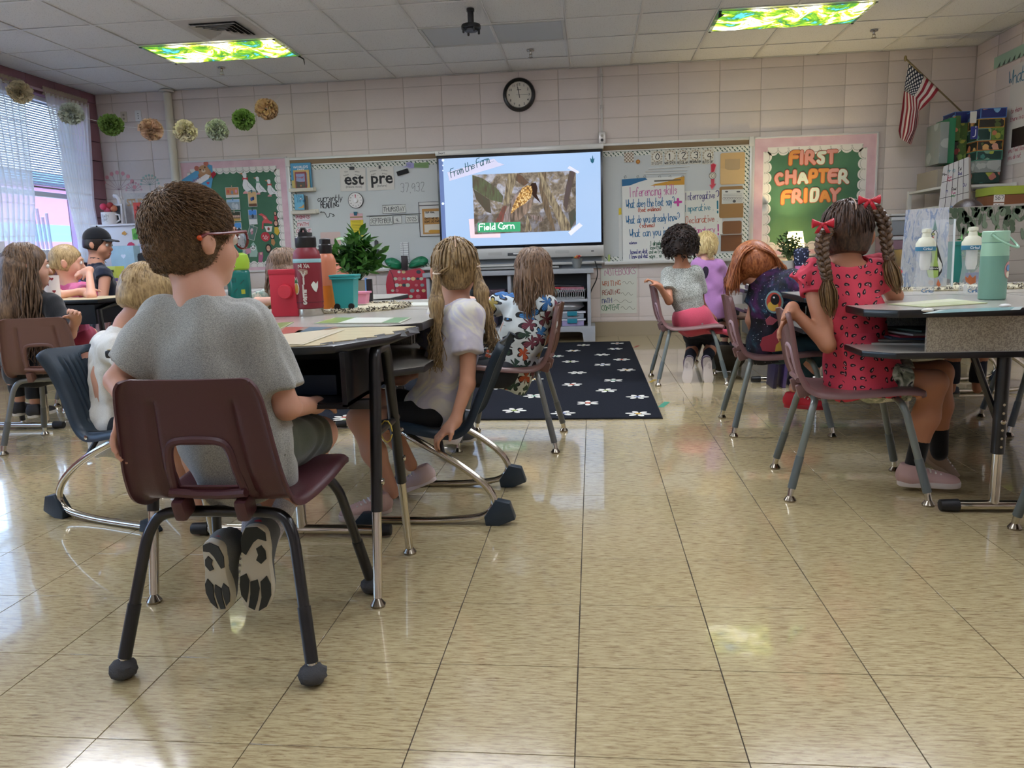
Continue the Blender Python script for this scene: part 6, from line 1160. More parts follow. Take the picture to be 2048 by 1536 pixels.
MB().box((bx0,by0-.006,.531),(bx1,by0+.004,.541)).box((bx1-.012,by0-.006,.535),(bx1,by0+.002,DZ-.02)).build('box_lip',mat('1d1e22',.3),t)
MB().box((bx0+.03,by0+.1,.546),(bx1-.06,by1-.03,.60)).build('inner_tray',mat('15253a',.5),t,bevel=.004)  # plain dark blue tray inside the book box
for x,xs in((-1.18,-1),(-.565,1)):
 for(y,yt)in((1.845,1.95),(2.205,2.06)):
  tp=Vector((x,yt,DZ-.05));ft=Vector((x,y,0));
  MB().tube(chaikin([Vector((x,2.005,DZ-.032)),tp+Vector((0,0,.018)),tp+(ft-tp)*.1,tp+(ft-tp)*.55],2)[0:]+[tp+(ft-tp)*.62],.0155,12).build('leg',BK,t)
  MB().tube([tp+(ft-tp)*.6,tp+(ft-tp)*.965],.0125,12).build('leg_insert',CHR,t);MB().lathe([(.001,0),(.019,0),(.02,.006),(.012,.018),(.006,.026),(.001,.026)],ft,14).build('glide',mat('9a9284',.2,1),t)
  MB().lathe([(.009,0),(.009,.004),(.004,.006)],tp+(ft-tp)*.5+Vector((.015*xs,-.0,0)),10,Matrix.Rotation(xs*PI/2,3,'Y')).build('screw',CHR,t)
 MB().tube([(x,1.91,.44),(x,2.14,.44)],.010,8).build('side_brace',BK,t)
MB().box((-1.18,1.93,.505),(-.565,1.96,.53)).build('cross_rail',BK,t,bevel=.003)
o=MB().tube([Vector((-.565+.016*math.cos(k*.6),2.02+.0*k,.425+.03*math.sin(k*.6)))for k in range(11)],.002,5).build('hair_tie',mat('c9b44a',.5),None);tag(o,'yellow loop hanging on the desk brace beside the pigtail girl','loop')
def lam_desk(label,x0,x1,y0,y1,z,face,ch=.06,legs=True):
 "grey laminate desk, open on side face (-1 = towards -x, +1 = towards +x)"
 t=thing('laminate_desk',label,'desk',((x0+x1)/2,(y0+y1)/2,0),'grey laminate desks');xo=x1 if face>0 else x0;xi=x0 if face>0 else x1
 def plate(za,zb,ins,c):P=[(xi,y0+ins*0),(xo-face*(ch+.03),y0),(xo,y0+ch+.03),(xo,y1-ch-.03),(xo-face*(ch+.03),y1),(xi,y1)];return MB().prism(P,lambda u,v,e=0:Vector((u,v,e)),za,zb)
 plate(z-.026,z-.001,0,0).build('edge_band',BK,t,bevel=.005);P=[(xi,y0+.003),(xo-face*(ch+.031),y0+.003),(xo-face*.003,y0+ch+.031),(xo-face*.003,y1-ch-.031),(xo-face*(ch+.031),y1-.003),(xi,y1-.003)]
 MB().prism(P,lambda u,v,e=0:Vector((u,v,e)),z-.001,z).build('worktop',M_TOP,t)
 plate(z-.158,z-.138,0,0).build('shelf',BK,t,bevel=.004);MB().prism(P,lambda u,v,e=0:Vector((u,v,e)),z-.138,z-.1372).build('shelf_surface',M_TOP,t)
 a,b=sorted((xi,xo-face*(ch+.125)))
 for y in(y0+.012,y1-.024):MB().box((a,y,z-.137),(b,y+.012,z-.026)).build('side_panel',M_SIDE,t)
 a,b=sorted((xi,xi+face*.012));MB().box((a,y0+.02,z-.137),(b,y1-.02,z-.026)).build('back_panel',M_SIDE,t)
 return t
CZ1=.69;CL=[('grey laminate desk between the black desk and the pigtail girl',-1.115,-.53,2.29,3.02,1),('grey laminate desk beside the girl in the butterfly top',-1.115,-.53,3.03,3.76,1),('grey laminate desk in front of the child in the white shirt',-1.40,-1.12,2.29,3.02,-1),('grey laminate desk at the far left of the middle group',-1.40,-1.12,3.03,3.76,-1)]
def tleg(t,x,y0,y1,z,along='x',x0=None,x1=None,hy=0):
 "T leg: bar on the floor along x with an upright"
 MB().tube([(x0+.05,y0,.022),(x1-.05,y0,.022)],.0165,12).build('foot_bar',CHR,t)
 for xx,s in((x0,1),(x1,-1)):MB().tube([(xx,y0,.022),(xx+s*.06,y0,.022)],[.019,.022],12).build('foot_cap',mat('111214',.5),t,bevel=.004)
 MB().tube([(x,y0,.03),(x,y0,.27)],.0165,14).build('leg_insert',CHR,t);MB().tube([(x,y0,.20),(x,y0,z-.158)],.0205,14).build('leg',BK,t)
 for k in range(6):MB().lathe([(.0045,0),(.0045,.001)]if k!=3 else[(.009,0),(.009,.004),(.004,.006)],(x,y0-.0205,.225+.028*k),8,R90).build('bolt',CHR,t)
 MB().tube([(x+.02,y0+.01,.25),(x-.08,y0+.03,z-.16)],.011,8).build('diagonal_brace',BK,t)
for k,(lab,x0,x1,y0,y1,fc_)in enumerate(CL):
 t=lam_desk(lab,x0,x1,y0,y1,CZ1,fc_);ym=y0+.06 if k in(0,2)else y1-.1
 if k<2:tleg(t,(-.96,-.95)[k],ym,0,CZ1,x0=-1.34+.3*k,x1=-.66)
 else:tleg(t,x0+.12,ym+.3,0,CZ1,x0=x0+.02,x1=x1-.02)
RZ=.68
for k,(lab,x0,x1,y0,y1)in enumerate((('grey laminate desk beside the girl with braids, nearest on the right',.885,1.62,2.575,3.30),('grey laminate desk holding the acrylic divider',.885,1.62,3.31,4.03),('grey laminate desk in front of the redhead',.885,1.62,4.04,4.76))):
 t=lam_desk(lab,x0,x1,y0,y1,RZ,-1,.05)
 if k!=1:tleg(t,1.315,(y0+.045,0,y1-.1)[k],0,RZ,x0=1.145,x1=1.62)
for k,y0 in enumerate((2.575,3.31,4.04)):lam_desk(('grey laminate desk at the right edge of the view, nearest','grey laminate desk at the right edge under the mint flask','grey laminate desk at the right edge, farthest')[k],1.63,2.35,y0,y0+.72,RZ,1)
for k,(x0,y0)in enumerate(((1.0,5.2),(1.7,5.2))):t=lam_desk(('far laminate desk in front of the curly-haired child','far laminate desk in front of the blonde child')[k],x0,x0+.68,y0,y0+.72,.62,-1 if k==0 else 1);tleg(t,x0+.35,y0+.06,0,.62,x0=x0+.05,x1=x0+.6)
t=thing('student_desk','black student desk with a thin top beside the girl in pink','desk',(-2.9,4.35,0));q0,q1=at(125,602,Y=4.15),at(206,598,Y=4.15);LZ2=q1 .z
MB().box((q1 .x-.65,4.1,LZ2-.022),(q1 .x,4.6,LZ2)).build('desktop',BK,t,bevel=.004);MB().box((q1 .x-.64,4.11,LZ2),(q1 .x-.01,4.59,LZ2+.0015)).build('desktop_face',m_wood(),t)
MB().box((q1 .x-.6,4.14,LZ2-.14),(q1 .x-.05,4.5,LZ2-.03)).build('book_box',mat('0c0d10',.3),t)
for x in(q1 .x-.62,q1 .x-.03):
 for y in(4.15,4.52):MB().tube([(x-.0,4.33,LZ2-.03),(x,y+(-.0),LZ2-.06),(x+.03,y,.02)],.015,8).build('leg',BK,t);MB().lathe([(.018,0),(.018,.006),(.008,.02)],(x+.03,y,0),10).build('glide',CHR,t)
tleg(t,-3.08,4.0,0,.66,x0=-3.5,x1=-2.98)
t=thing('side_table','low dark-legged table with a pale edge behind the blond child','table',(-3.2,5.2,0));q=at(258,588,Y=5.1)
MB().box((q.x,5.1,q.z-.03),(q.x+.9,5.5,q.z)).build('table_top',mat('b4b0ac',.3),t,bevel=.004)
for dx in(.04,.86):
 for y in(5.13,5.47):MB().tube([(q.x+dx,y,0),(q.x+dx,y,q.z-.03)],.013,8).build('leg',BK,t)
t=lam_desk('grey laminate desk behind the red bottle, left of the plant',-1.9,-1.2,4.45,5.1,.66,1);tleg(t,-1.55,5.0,0,.66,x0=-1.85,x1=-1.25)
# people: bodies grown from smooth distance fields
def V3(p):return np.array(p,float)
def nrm(v):v=V3(v);return v/(np.linalg.norm(v)+1e-12)
class Field:
 def __init__(s,lo,hi,h):
  s.h=h;s.lo=V3(lo);n=np.maximum(4,np.ceil((V3(hi)-s.lo)/h).astype(int)+1);s.n=n;s.F=np.full(n,9.,np.float32)
  s.ax=[(s.lo[i]+h*np.arange(n[i])).astype(np.float32)for i in range(3)]
 def win(s,lo,hi):
  sl=tuple(slice(max(0,int((lo[i]-s.lo[i])/s.h)),min(s.n[i],int((hi[i]-s.lo[i])/s.h)+2))for i in range(3))
  return sl,(s.ax[0][sl[0]][:,None,None],s.ax[1][sl[1]][None,:,None],s.ax[2][sl[2]][None,None,:])
 def add(s,pr,g=0.,k=None):
  ty,a=pr[0],pr[1:];kk=pr[-1]if k is None else k;m=kk+.03+abs(g)
  if ty in('cap','cone'):
   A,B,ra,rb=V3(a[0]),V3(a[1]),a[2]+g,a[3]+g;R=max(ra,rb)+m;sl,(x,y,z)=s.win(np.minimum(A,B)-R,np.maximum(A,B)+R)
   if 0 in[q.stop-q.start if q.stop>q.start else 0 for q in sl]:return
   d=B-A;L2=float(d@d)+1e-12;t=((x-A[0])*d[0]+(y-A[1])*d[1]+(z-A[2])*d[2])/L2;tc=np.clip(t,0,1)
   q=np.sqrt((x-A[0]-tc*d[0])**2+(y-A[1]-tc*d[1])**2+(z-A[2]-tc*d[2])**2)-(ra+(rb-ra)*tc)
   if ty=='cone':q=np.maximum(q,(t-1)*math.sqrt(L2))
  else:
   C,r,R=V3(a[0]),V3(a[1])+g,a[2];R=np.eye(3)if R is None else R;mr=r.max()+m;sl,(x,y,z)=s.win(C-mr,C+mr)
   if 0 in[q.stop-q.start if q.stop>q.start else 0 for q in sl]:return
   x,y,z=x-C[0],y-C[1],z-C[2];l=[(x*R[0,i]+y*R[1,i]+z*R[2,i])for i in range(3)]
   k0=np.sqrt(sum((l[i]/r[i])**2 for i in range(3)));k1=np.sqrt(sum((l[i]/r[i]**2)**2 for i in range(3)))+1e-9;q=k0*(k0-1)/k1
  F=s.F[sl]
  if ty=='sub':h_=np.maximum(kk-np.abs(F+q),0)/kk;s.F[sl]=np.maximum(F,-q)+h_*h_*kk*.25
  else:h_=np.maximum(kk-np.abs(F-q),0)/kk;s.F[sl]=np.minimum(F,q)-h_*h_*kk*.25
 def plane(s,p,n):
  n=nrm(n);x,y,z=s.ax[0][:,None,None],s.ax[1][None,:,None],s.ax[2][None,None,:]
  s.F=np.maximum(s.F,(x-p[0])*n[0]+(y-p[1])*n[1]+(z-p[2])*n[2])
 def folds(s,amp,seed=0,fr=34.,ver=.35):
  x,y,z=s.ax[0][:,None,None],s.ax[1][None,:,None],s.ax[2][None,None,:];r=np.random.RandomState(seed);D=0
  for i in range(4):
   a=r.normal(size=3)*(1,1,ver);a/=np.linalg.norm(a);b=r.normal(size=3);f=fr*(.6+.35*i)
   D=D+np.sin((x*a[0]+y*a[1]+z*a[2])*f+2.2*np.sin((x*b[0]+y*b[1]+z*b[2])*f*.28+r.rand()*6))/(1+.6*i)
  s.F=s.F-(amp*.5*D).astype(np.float32)
 def mesh(s):
  F=s.F;S_=F<0;n=F.shape;acc=np.zeros((n[0]-1,n[1]-1,n[2]-1,3),np.float32);cnt=np.zeros(acc.shape[:3],np.float32);quads=[]
  act=np.zeros(cnt.shape,bool);info=[]
  for d in range(3):
   a=[slice(None)]*3;b=[slice(None)]*3;a[d]=slice(0,-1);b[d]=slice(1,None);fa,fb=F[tuple(a)],F[tuple(b)];c=S_[tuple(a)]!=S_[tuple(b)]
   I=np.argwhere(c);t=(fa[c]/(fa[c]-fb[c]))[:,None];P=I.astype(np.float32);P[:,d]+=t[:,0];e,f=[q for q in range(3)if q!=d]
   ok=(I[:,e]>0)&(I[:,f]>0)&(I[:,e]<n[e]-1)&(I[:,f]<n[f]-1);I,P=I[ok],P[ok];inside=S_[tuple(I.T)];cs=[]
   for de,df in((0,0),(1,0),(1,1),(0,1)):
    J=I.copy();J[:,e]-=de;J[:,f]-=df;np.add.at(acc,tuple(J.T),P);np.add.at(cnt,tuple(J.T),1);cs.append(J)
   info.append((cs,inside if d!=1 else~inside))
  m=cnt>0;idx=np.full(cnt.shape,-1,np.int64);idx[m]=np.arange(m.sum());V=acc[m]/cnt[m][:,None]*s.h+s.lo
  for cs,ins in info:
   q=np.stack([idx[tuple(J.T)]for J in cs],1);q[ins]=q[ins][:,::-1];quads.append(q)
  return V,np.concatenate(quads)
def fmesh(name,fld,m,parent,root=False,smooth=1,base=None,extra=None):
 V,Q=fld.mesh()
 if not len(Q):return None
 Q=Q[:,::-1]
 for _ in range(smooth):
  S2=np.zeros_like(V);c=np.zeros(len(V));
  for a,b in((0,1),(1,2),(2,3),(3,0)):np.add.at(S2,Q[:,a],V[Q[:,b]]);np.add.at(c,Q[:,a],1);np.add.at(S2,Q[:,b],V[Q[:,a]]);np.add.at(c,Q[:,b],1)
  V=V*.5+S2/c[:,None]*.5
 off=V3(base)if root else V3(BASE[parent.name]);V=V-off
 me=bpy.data.meshes.new(name);me.vertices.add(len(V));me.vertices.foreach_set('co',V.astype(np.float32).ravel());me.loops.add(len(Q)*4);me.loops.foreach_set('vertex_index',Q.astype(np.int32).ravel())
 me.polygons.add(len(Q));me.polygons.foreach_set('loop_start',np.arange(0,len(Q)*4,4,dtype=np.int32));me.polygons.foreach_set('loop_total',np.full(len(Q),4,np.int32));me.update(calc_edges=True);me.validate()
 me.shade_smooth();me.materials.append(m);o=bpy.data.objects.new(name,me)
 if root:COL.objects.link(o);o.location=base;BASE[o.name]=Vector(base)
 else:link(o,parent)
 return o
def bounds(prs,pad):
 P=[]
 for p in prs:
  if p[0]in('cap','cone'):r=max(p[3],p[4]);P+=[V3(p[1])-r,V3(p[1])+r,V3(p[2])-r,V3(p[2])+r]
  elif p[0]=='ell':r=max(p[2]);P+=[V3(p[1])-r,V3(p[1])+r]
 P=np.array(P);return P.min(0)-pad,P.max(0)+pad
def head_frame(fwd,up=(0,0,1)):f=nrm(fwd);r=nrm(np.cross(f,up));return np.stack([r,f,np.cross(r,f)],1)
def head_prims(c,R,s=1.,ears=True):
 L=lambda x,y,z:c+R@(V3((x,y,z))*s);E=lambda p,r,k=.02,RR=None:('ell',L(*p),V3(r)*s,R if RR is None else RR,k)
 o=[E((0,-.010,.018),(.074,.088,.084)),E((0,.028,-.034),(.059,.058,.072),.03),E((0,.058,-.084),(.026,.024,.022),.03)]
 for q in(-1,1):o.append(E((q*.034,.048,-.042),(.027,.03,.03),.02))
 o+=[('cap',L(0,.086,-.008),L(0,.101,-.036),.006*s,.0095*s,.012),('cap',L(-.032,.074,.014),L(.032,.074,.014),.012*s,.012*s,.02),E((0,.083,-.062),(.019,.008,.0055),.008),E((0,.081,-.071),(.016,.008,.006),.008)]
 for q in(-1,1):o.append(('sub',L(q*.03,.094,-.004),V3((.015,.012,.010))*s,R,.012))
 if ears:
  for q in(-1,1):o+=[E((q*.077,-.004,-.016),(.008,.017,.027),.006),E((q*.083,-.010,-.010),(.006,.014,.022),.005),('sub',L(q*.089,.0,-.012),V3((.006,.008,.014))*s,R,.005)]
 return o
def hand_prims(w,d,n,curl,s=1.,side=1,spread=.10,thumb=.5):
 "w wrist, d direction of the hand, n palm normal, curl radians per joint, side = +1 thumb towards cross(d, n)"
 d,n=nrm(d),nrm(n);n=nrm(n-d*(d@n));l=np.cross(d,n)*side;R=np.stack([l,d,n],1);o=[('ell',w+d*.038*s,V3((.030,.040,.012))*s,R,.015),('cap',w-d*.01,w+d*.03*s,.019*s,.018*s,.02)]
 for i,(off,L0)in enumerate(((.023,.058),(.008,.064),(-.008,.060),(-.022,.048))):
  p=w+d*(.070-.004*abs(i-1.2))*s+l*off*s;dd=nrm(d+l*(off*spread*20));a=.25*curl;r=.0078*s
  for q,f in enumerate((.45,.32,.25)):
   e=nrm(dd*math.cos(a)+n*math.sin(a));p2=p+e*L0*f*s;o.append(('cap',p,p2,r,r*.9,.003));p,r=p2,r*.9;a+=curl
 p=w+d*.018*s+l*.020*s;a=nrm(l*.8+d*.6+n*thumb);b=nrm(l*.25+d*.85+n*(thumb+.3*curl));o+=[('cap',p,p+a*.028*s,.010*s,.009*s,.010),('cap',p+a*.028*s,p+a*.028*s+b*.026*s,.0088*s,.0072*s,.004)]
 return o
def torso_prims(pel,che,nck,shL,shR,s,fat=1.):
 up=nrm(V3(nck)-V3(pel));rt=nrm(V3(shR)-V3(shL));rt=nrm(rt-up*(rt@up));f=np.cross(up,rt);R=np.stack([rt,f,up],1);P,C,N=V3(pel),V3(che),V3(nck)
 return[('ell',P,V3((.105,.085,.085))*s*fat,R,.03),('ell',(P+C)/2,V3((.095,.078,.10))*s*fat,R,.05),('ell',C,V3((.112,.080,.115))*s*fat,R,.05),('cap',V3(shL)*.86+V3(shR)*.14,V3(shR)*.86+V3(shL)*.14,.050*s,.050*s,.05),('cap',C,N,.06*s,.042*s,.05)],R
SKIN={}
def skin(c):
 if c not in SKIN:
  t=T('skin');n=t.noise(t.co('Object'),26,3);t.set(Base_Color=t.mix(t.ma('MULTIPLY',n,.35),lin(c),lin('b98474')),Roughness=.5,Subsurface_Weight=.08,Subsurface_Scale=.02,Subsurface_Radius=(1,.35,.2));t.b.inputs['Specular IOR Level'].default_value=.35
  t.bump(t.noise(t.co('Object'),300,2),.08,.001);SKIN[c]=t.m
 return SKIN[c]
def m_hair(c1,c2,z=.16,sc=150,name='hair'):
 k=('h',c1,c2,z,sc)
 if k in _MC:return _MC[k]
 t=T(name);v=t.co('World',(1,1,z));a=t.noise(v,sc,3,.6);b=t.noise(v,sc*.28,2);t.set(Base_Color=t.mix(t.ramp(t.ma('ADD',t.ma('MULTIPLY',a,.7),t.ma('MULTIPLY',b,.3)),[(.36,(0,0,0)),(.66,(1,1,1))]),lin(c1),lin(c2)),Roughness=.42);t.b.inputs['Specular IOR Level'].default_value=.35
 t.bump(a,.5,.003);_MC[k]=t.m;return t.m
def m_cloth(c,c2=None,kind='heather',sc=300,rough=.9):
 k=('c',c,c2,kind,sc)
 if k in _MC:return _MC[k]
 t=T('fabric_'+kind);o=t.co('Object');
 if kind=='heather':n=t.noise(t.co('Object',(1,1,2.2)),sc,3,.7);col=t.mix(t.ramp(n,[(.38,(0,0,0)),(.62,(1,1,1))]),lin(c),lin(c2 or c))
 elif kind=='tiedye':n=t.noise(o,sc,3,.5,1.2);col=t.ramp(n,[(.36,c2),(.5,c),(.6,'e0dccb'),(.7,c2)])
 elif kind=='knit':n=t.noise(t.co('Object',(1,1,2.5)),sc,2,.6,.5);col=t.ramp(n,[(.42,c),(.5,c2)],'CONSTANT')
 t.set(Base_Color=col,Roughness=rough,Sheen_Weight=.25);t.b.inputs['Specular IOR Level'].default_value=.2;w=t.noise(o,900,1);t.bump(w,.15,.0008);_MC[k]=t.m;return t.m
def strands(name,m,parent,L,seg=4,r0=.004,r1=.0015,sides=3,flat=.5):
 "L = list of point lists; thin tapered locks, joined"
 vs,fs=[],[]
 a=MB()
 for P in L:
  n=len(P);rr=[r0*(1-(i/(n-1))**2*(1-r1/r0))for i in range(n)];rr[0]=r0*.5;a.tube(P,rr,sides,caps=False,flat=flat)
 return a.build(name,m,parent,smooth=None,fix=False)
def shoe(parent,ankle,toe,up,L,c_up,c_sole,side=1,tread=None,heel=None,name='shoe',lace='e8e4e0',sole_h=.02,checker=False):
 f=nrm(toe);u=nrm(V3(up)-f*(V3(up)@f));r=np.cross(f,u);R=np.stack([r,f,u],1);A=V3(ankle);k=L/.20;W=lambda x,y,z:A+R@(V3((x*1.12,y,z))*k)
 M4=lambda x,y,z:Vector(W(x,y,z));out=[(-.022,-.045),(0,-.052),(.022,-.045),(.030,-.01),(.028,.03),(.034,.07),(.036,.10),(.026,.135),(.004,.148),(-.018,.140),(-.030,.11),(-.030,.07),(-.024,.03),(-.028,-.01)]
 out=[(x*side,y)for x,y in out];z0=-.062;Q=[(q.x,q.y)for q in chaikin(out,2,True)]
 o=MB().prism(Q,lambda a,b,e=0:M4(a,b,z0+e),0,sole_h).build(name,mat(c_sole,.6),parent,bevel=.004*k)
 g=Field(*bounds([('ell',A,(.14*k,)*3,None,0)],.03),.0045 if k>.9 else.006)
 for pr_ in(('ell',W(0,-.012,-.03),V3((.034,.042,.036))*k,R,.02),('ell',W(0,.035,-.034),V3((.030,.055,.030))*k,R,.03),('ell',W(.003*side,.095,-.042),V3((.034,.048,.024))*k,R,.03),('cap',W(0,-.02,-.02),W(0,-.012,.012),.031*k,.030*k,.02)):g.add(pr_)
 g.plane(W(0,0,z0+sole_h*.5),-u);g.plane(W(0,0,.014),u);fmesh('upper',g,mat(c_up,.75,grain=.3,gscale=400),o)
 if heel:
  g=Field(*bounds([('ell',A,(.1*k,)*3,None,0)],.02),.0045);g.add(('ell',W(0,-.012,-.03),V3((.033,.044,.038))*k,R,.02));g.plane(W(0,-.018,0),f);g.plane(W(0,0,z0+sole_h*.8),-u);g.plane(W(0,0,-.012),u);fmesh('heel_band',g,mat(heel,.7),o)
 for q in range(4):y=.03+.016*q;MB().tube([M4(-.02,y,-.004-.004*q),M4(0,y+.003,.002-.006*q),M4(.02,y,-.004-.004*q)],.003*k,5).build('lace',mat(lace,.8),o)
 if tread:
  for q,P in enumerate(tread[1]):MB().prism([(x*side,y)for x,y in P],lambda a,b,e=0:M4(a,b,z0-e),0,.0025).build('tread_patch',mat(tread[0],.85),o)
 if checker:
  for q in range(10):MB().prism(rect(-.020+.01*(q%4),.05+.012*(q//4)+.006*(q%2),-.012+.01*(q%4),.058+.012*(q//4)+.006*(q%2)),lambda a,b,e=0:M4(a*1.1,b,.0-b*.35+e),0,.003).build('check',mat('1b1b1b',.8),o)
 return o
def px3(p):return V3(at(p[0],p[1],Y=p[2]))
def person(label,J,s=1.,h=.006,sk='d9a183',fwd=(0,1,0),hup=(0,0,1),shirt=None,pants=None,hands=None,fat=1.,hair=None,group=None,hs=1.,shoes=None,socks=None):
 "J: joints pel che nck head, shL/R elL/R wrL/R hpL/R knL/R anL/R as (px, py, Y) or 3D vectors"
 J={k:(px3(v)if max(abs(w_)for w_ in v)>20 else V3(v))for k,v in J.items()};R=head_frame(fwd,hup);hc=J['head'];tp,TR=torso_prims(J['pel'],J['che'],J['nck'],J['shL'],J['shR'],s,fat)
 hd=head_prims(hc,R,hs);limbs={'neck':[('cap',hc+R@(V3((0,-.022,-.045))*hs),J['nck'],.040*hs,.046*s,.03)]}
 for q in 'LR':
  limbs['ua'+q]=[('cap',J['sh'+q],J['el'+q],.036*s,.028*s,.025)];limbs['fa'+q]=[('cap',J['el'+q],J['wr'+q],.028*s,.0185*s,.012)]
  limbs['th'+q]=[('cap',J['hp'+q],J['kn'+q],.064*s*fat,.044*s,.03)];limbs['sn'+q]=[('cap',J['kn'+q],J['kn'+q]*.55+J['an'+q]*.45,.043*s,.042*s,.02),('cap',J['kn'+q]*.55+J['an'+q]*.45,J['an'+q],.042*s,.026*s,.03)]
 hnd=[]
 for q in 'LR':
  H_=(hands or{}).get(q)
  if H_:hnd+=hand_prims(J['wr'+q],*H_[:3],s=s*.95,side=H_[3]if len(H_)>3 else 1,thumb=H_[4]if len(H_)>4 else.5)
  else:d=nrm(J['wr'+q]-J['el'+q]);hnd+=hand_prims(J['wr'+q],d,(0,0,-1)if abs(d[2])<.8 else(0,1,0),.35,s=s*.95,side=1 if q=='L' else-1)
 al=tp+hd+sum(limbs.values(),[]);g=Field(*bounds(al+hnd,.03),h)
 for p in tp+hd[:-6 if len(hd)>9 else None]+limbs['neck']+[p for k,v in limbs.items()if k!='neck' for p in v]:g.add(p)
 for p in hd[-6:]:g.add(p)
 for p in hnd:g.add(p)
 base=(J['pel'][0],J['pel'][1],min(J['anL'][2],J['anR'][2])-.06);base=(base[0],base[1],max(0,base[2]))
 o=fmesh('person',g,skin(sk),None,root=True,base=base);tag(o,label,'person',group)
 ctx=dict(o=o,J=J,R=R,hc=hc,hs=hs,s=s,tp=tp,TR=TR,limbs=limbs,h=h,fat=fat)
 L=lambda x,y,z:Vector(hc+R@(V3((x,y,z))*hs));ctx['L']=L;E=MB();I_=MB();B=MB()
 for q in(-1,1):E.ball(L(q*.030,.0785,-.004),.0125*hs,12,8);I_.ball(L(q*.030,.0855,-.004),.0062*hs,10,6);B.tube([L(q*.016,.088,.017),L(q*.030,.0875,.022),L(q*.043,.078,.017)],.0028*hs,5)
 E.build('eyeballs',mat('e8e2dc',.25),o);I_.build('irises',mat('3a2a1e',.2),o);B.build('eyebrows',mat(hair[0]if hair else '4a3626',.9),o)
 M_=MB().ball(L(0,.0895,-.0625),.0165*hs,12,6,(1,.35,.24),Matrix(R.tolist())).ball(L(0,.088,-.0705),.014*hs,12,6,(1,.35,.3),Matrix(R.tolist())).build('lips',mat('b5645c',.45),o)
 if shirt:
  m,sl,hem,nkr=shirt[:4];fo=shirt[4]if len(shirt)>4 else.006;infl=.009*s+.002;pr_=[p for p in tp];lo,hi=bounds(pr_,.05)
  sv=[]
  for q in 'LR':
   a,b,c=J['sh'+q],J['el'+q],J['wr'+q];A=a*.93+J['nck']*.07
   if sl<=1:e=a+(b-a)*sl;sv.append(('cone',A,e,.046*s,.043*s+.010*s*(1-abs(sl-.6)),.02))
   else:sv+=[('cap',A,b,.044*s,.038*s,.02),('cone',b,b+(c-b)*(sl-1),.037*s,.030*s,.015)]
  g=Field(*bounds(pr_+sv,.05),h)
  for p in pr_:g.add(p,infl)
  for p in sv:g.add(p,.004,.03)
  if hem>0:P=J['pel'];up=nrm(J['nck']-P);g.add(('cap',P,P-up*hem*.6,.10*s*fat,.105*s*fat,.05),.008);g.plane(P-up*hem,-up)
  g.folds(fo,int(abs(hc[0])*100),62.,.22);g.folds(fo*.8,3,26.,.5);g.add(('sub',J['nck']+V3((0,0,.014)),V3((nkr*1.15,nkr*1.15,.030)),None,.006));so=fmesh('shirt',g,m,o,smooth=1);ctx['shirt']=so
 if pants:
  m,ln,g_=pants[:3];pr_=[tp[0]];
  for q in 'LR':
   a,b,c=J['hp'+q],J['kn'+q],J['an'+q]
   if ln<=1:pr_.append(('cone',a,a+(b-a)*ln,.064*s*fat,(.064-.018*ln)*s*fat,.03))
   else:pr_+=[('cap',a,b,.064*s*fat,.044*s,.03),('cone',b,b+(c-b)*(ln-1),.044*s,.032*s,.02)]
  g=Field(*bounds(pr_,.05),h)
  for p in pr_:g.add(p,g_)
  g.plane(J['pel']+nrm(J['nck']-J['pel'])*.05*s,nrm(J['nck']-J['pel']));g.folds(.005,5,60.);fmesh('pants' if ln>1 else 'shorts',g,m,o)
 for q in 'LR':
  if socks:g=Field(*bounds([('cap',J['an'+q],J['an'+q],.09,.09,0)],.0),h*.8);a=J['an'+q];b=J['kn'+q];d=nrm(b-a);g.add(('cone',a-d*.03,a+d*socks[1],.029*s,.030*s,.01),.003);fmesh('sock',g,m_cloth(*socks[0],kind='knit' if len(socks)>2 else 'heather'),o)
  if shoes and q in shoes:shoe(o,*shoes[q])
 return ctx
def scalp(ctx,name,m,cut,infl=.010,k=.03,extra=(),folds=0,tight=0):
 "hair cap over the skull, open at the face; cut = list of (local point, local normal)"
 R,c,s=ctx['R'],ctx['hc'],ctx['hs'];L=lambda p:c+R@(V3(p)*s);pr_=[('ell',L((0,-.010,.018)),V3((.074,.088,.084))*s,R,k)]+([]if tight else[('ell',L((0,-.02,-.03)),V3((.068,.072,.06))*s,R,.03)])+[(('ell',L(e[0]),V3(e[1])*s,R,.03))for e in extra]
 g=Field(*bounds(pr_,.04),ctx['h']if ctx['h']<.0055 else ctx['h']*.9)
 for p in pr_:g.add(p,infl)
 if folds:g.folds(folds,3,90.,.25)
 g.add(('sub',L((0,.085,-.052)),V3((.064,.062,.085))*s,R,.02))
 for p,n in cut:g.plane(L(p),R@V3(n))
 return fmesh(name,g,m,ctx['o'])
def surf(ctx,d,off=.012):
 "point on the skull in local direction d"
 d=nrm(d);r=1/np.sqrt(((d/V3((.074,.088,.084)))**2).sum());return ctx['hc']+ctx['R']@((V3((0,-.010,.018))+d*(r+off))*ctx['hs'])
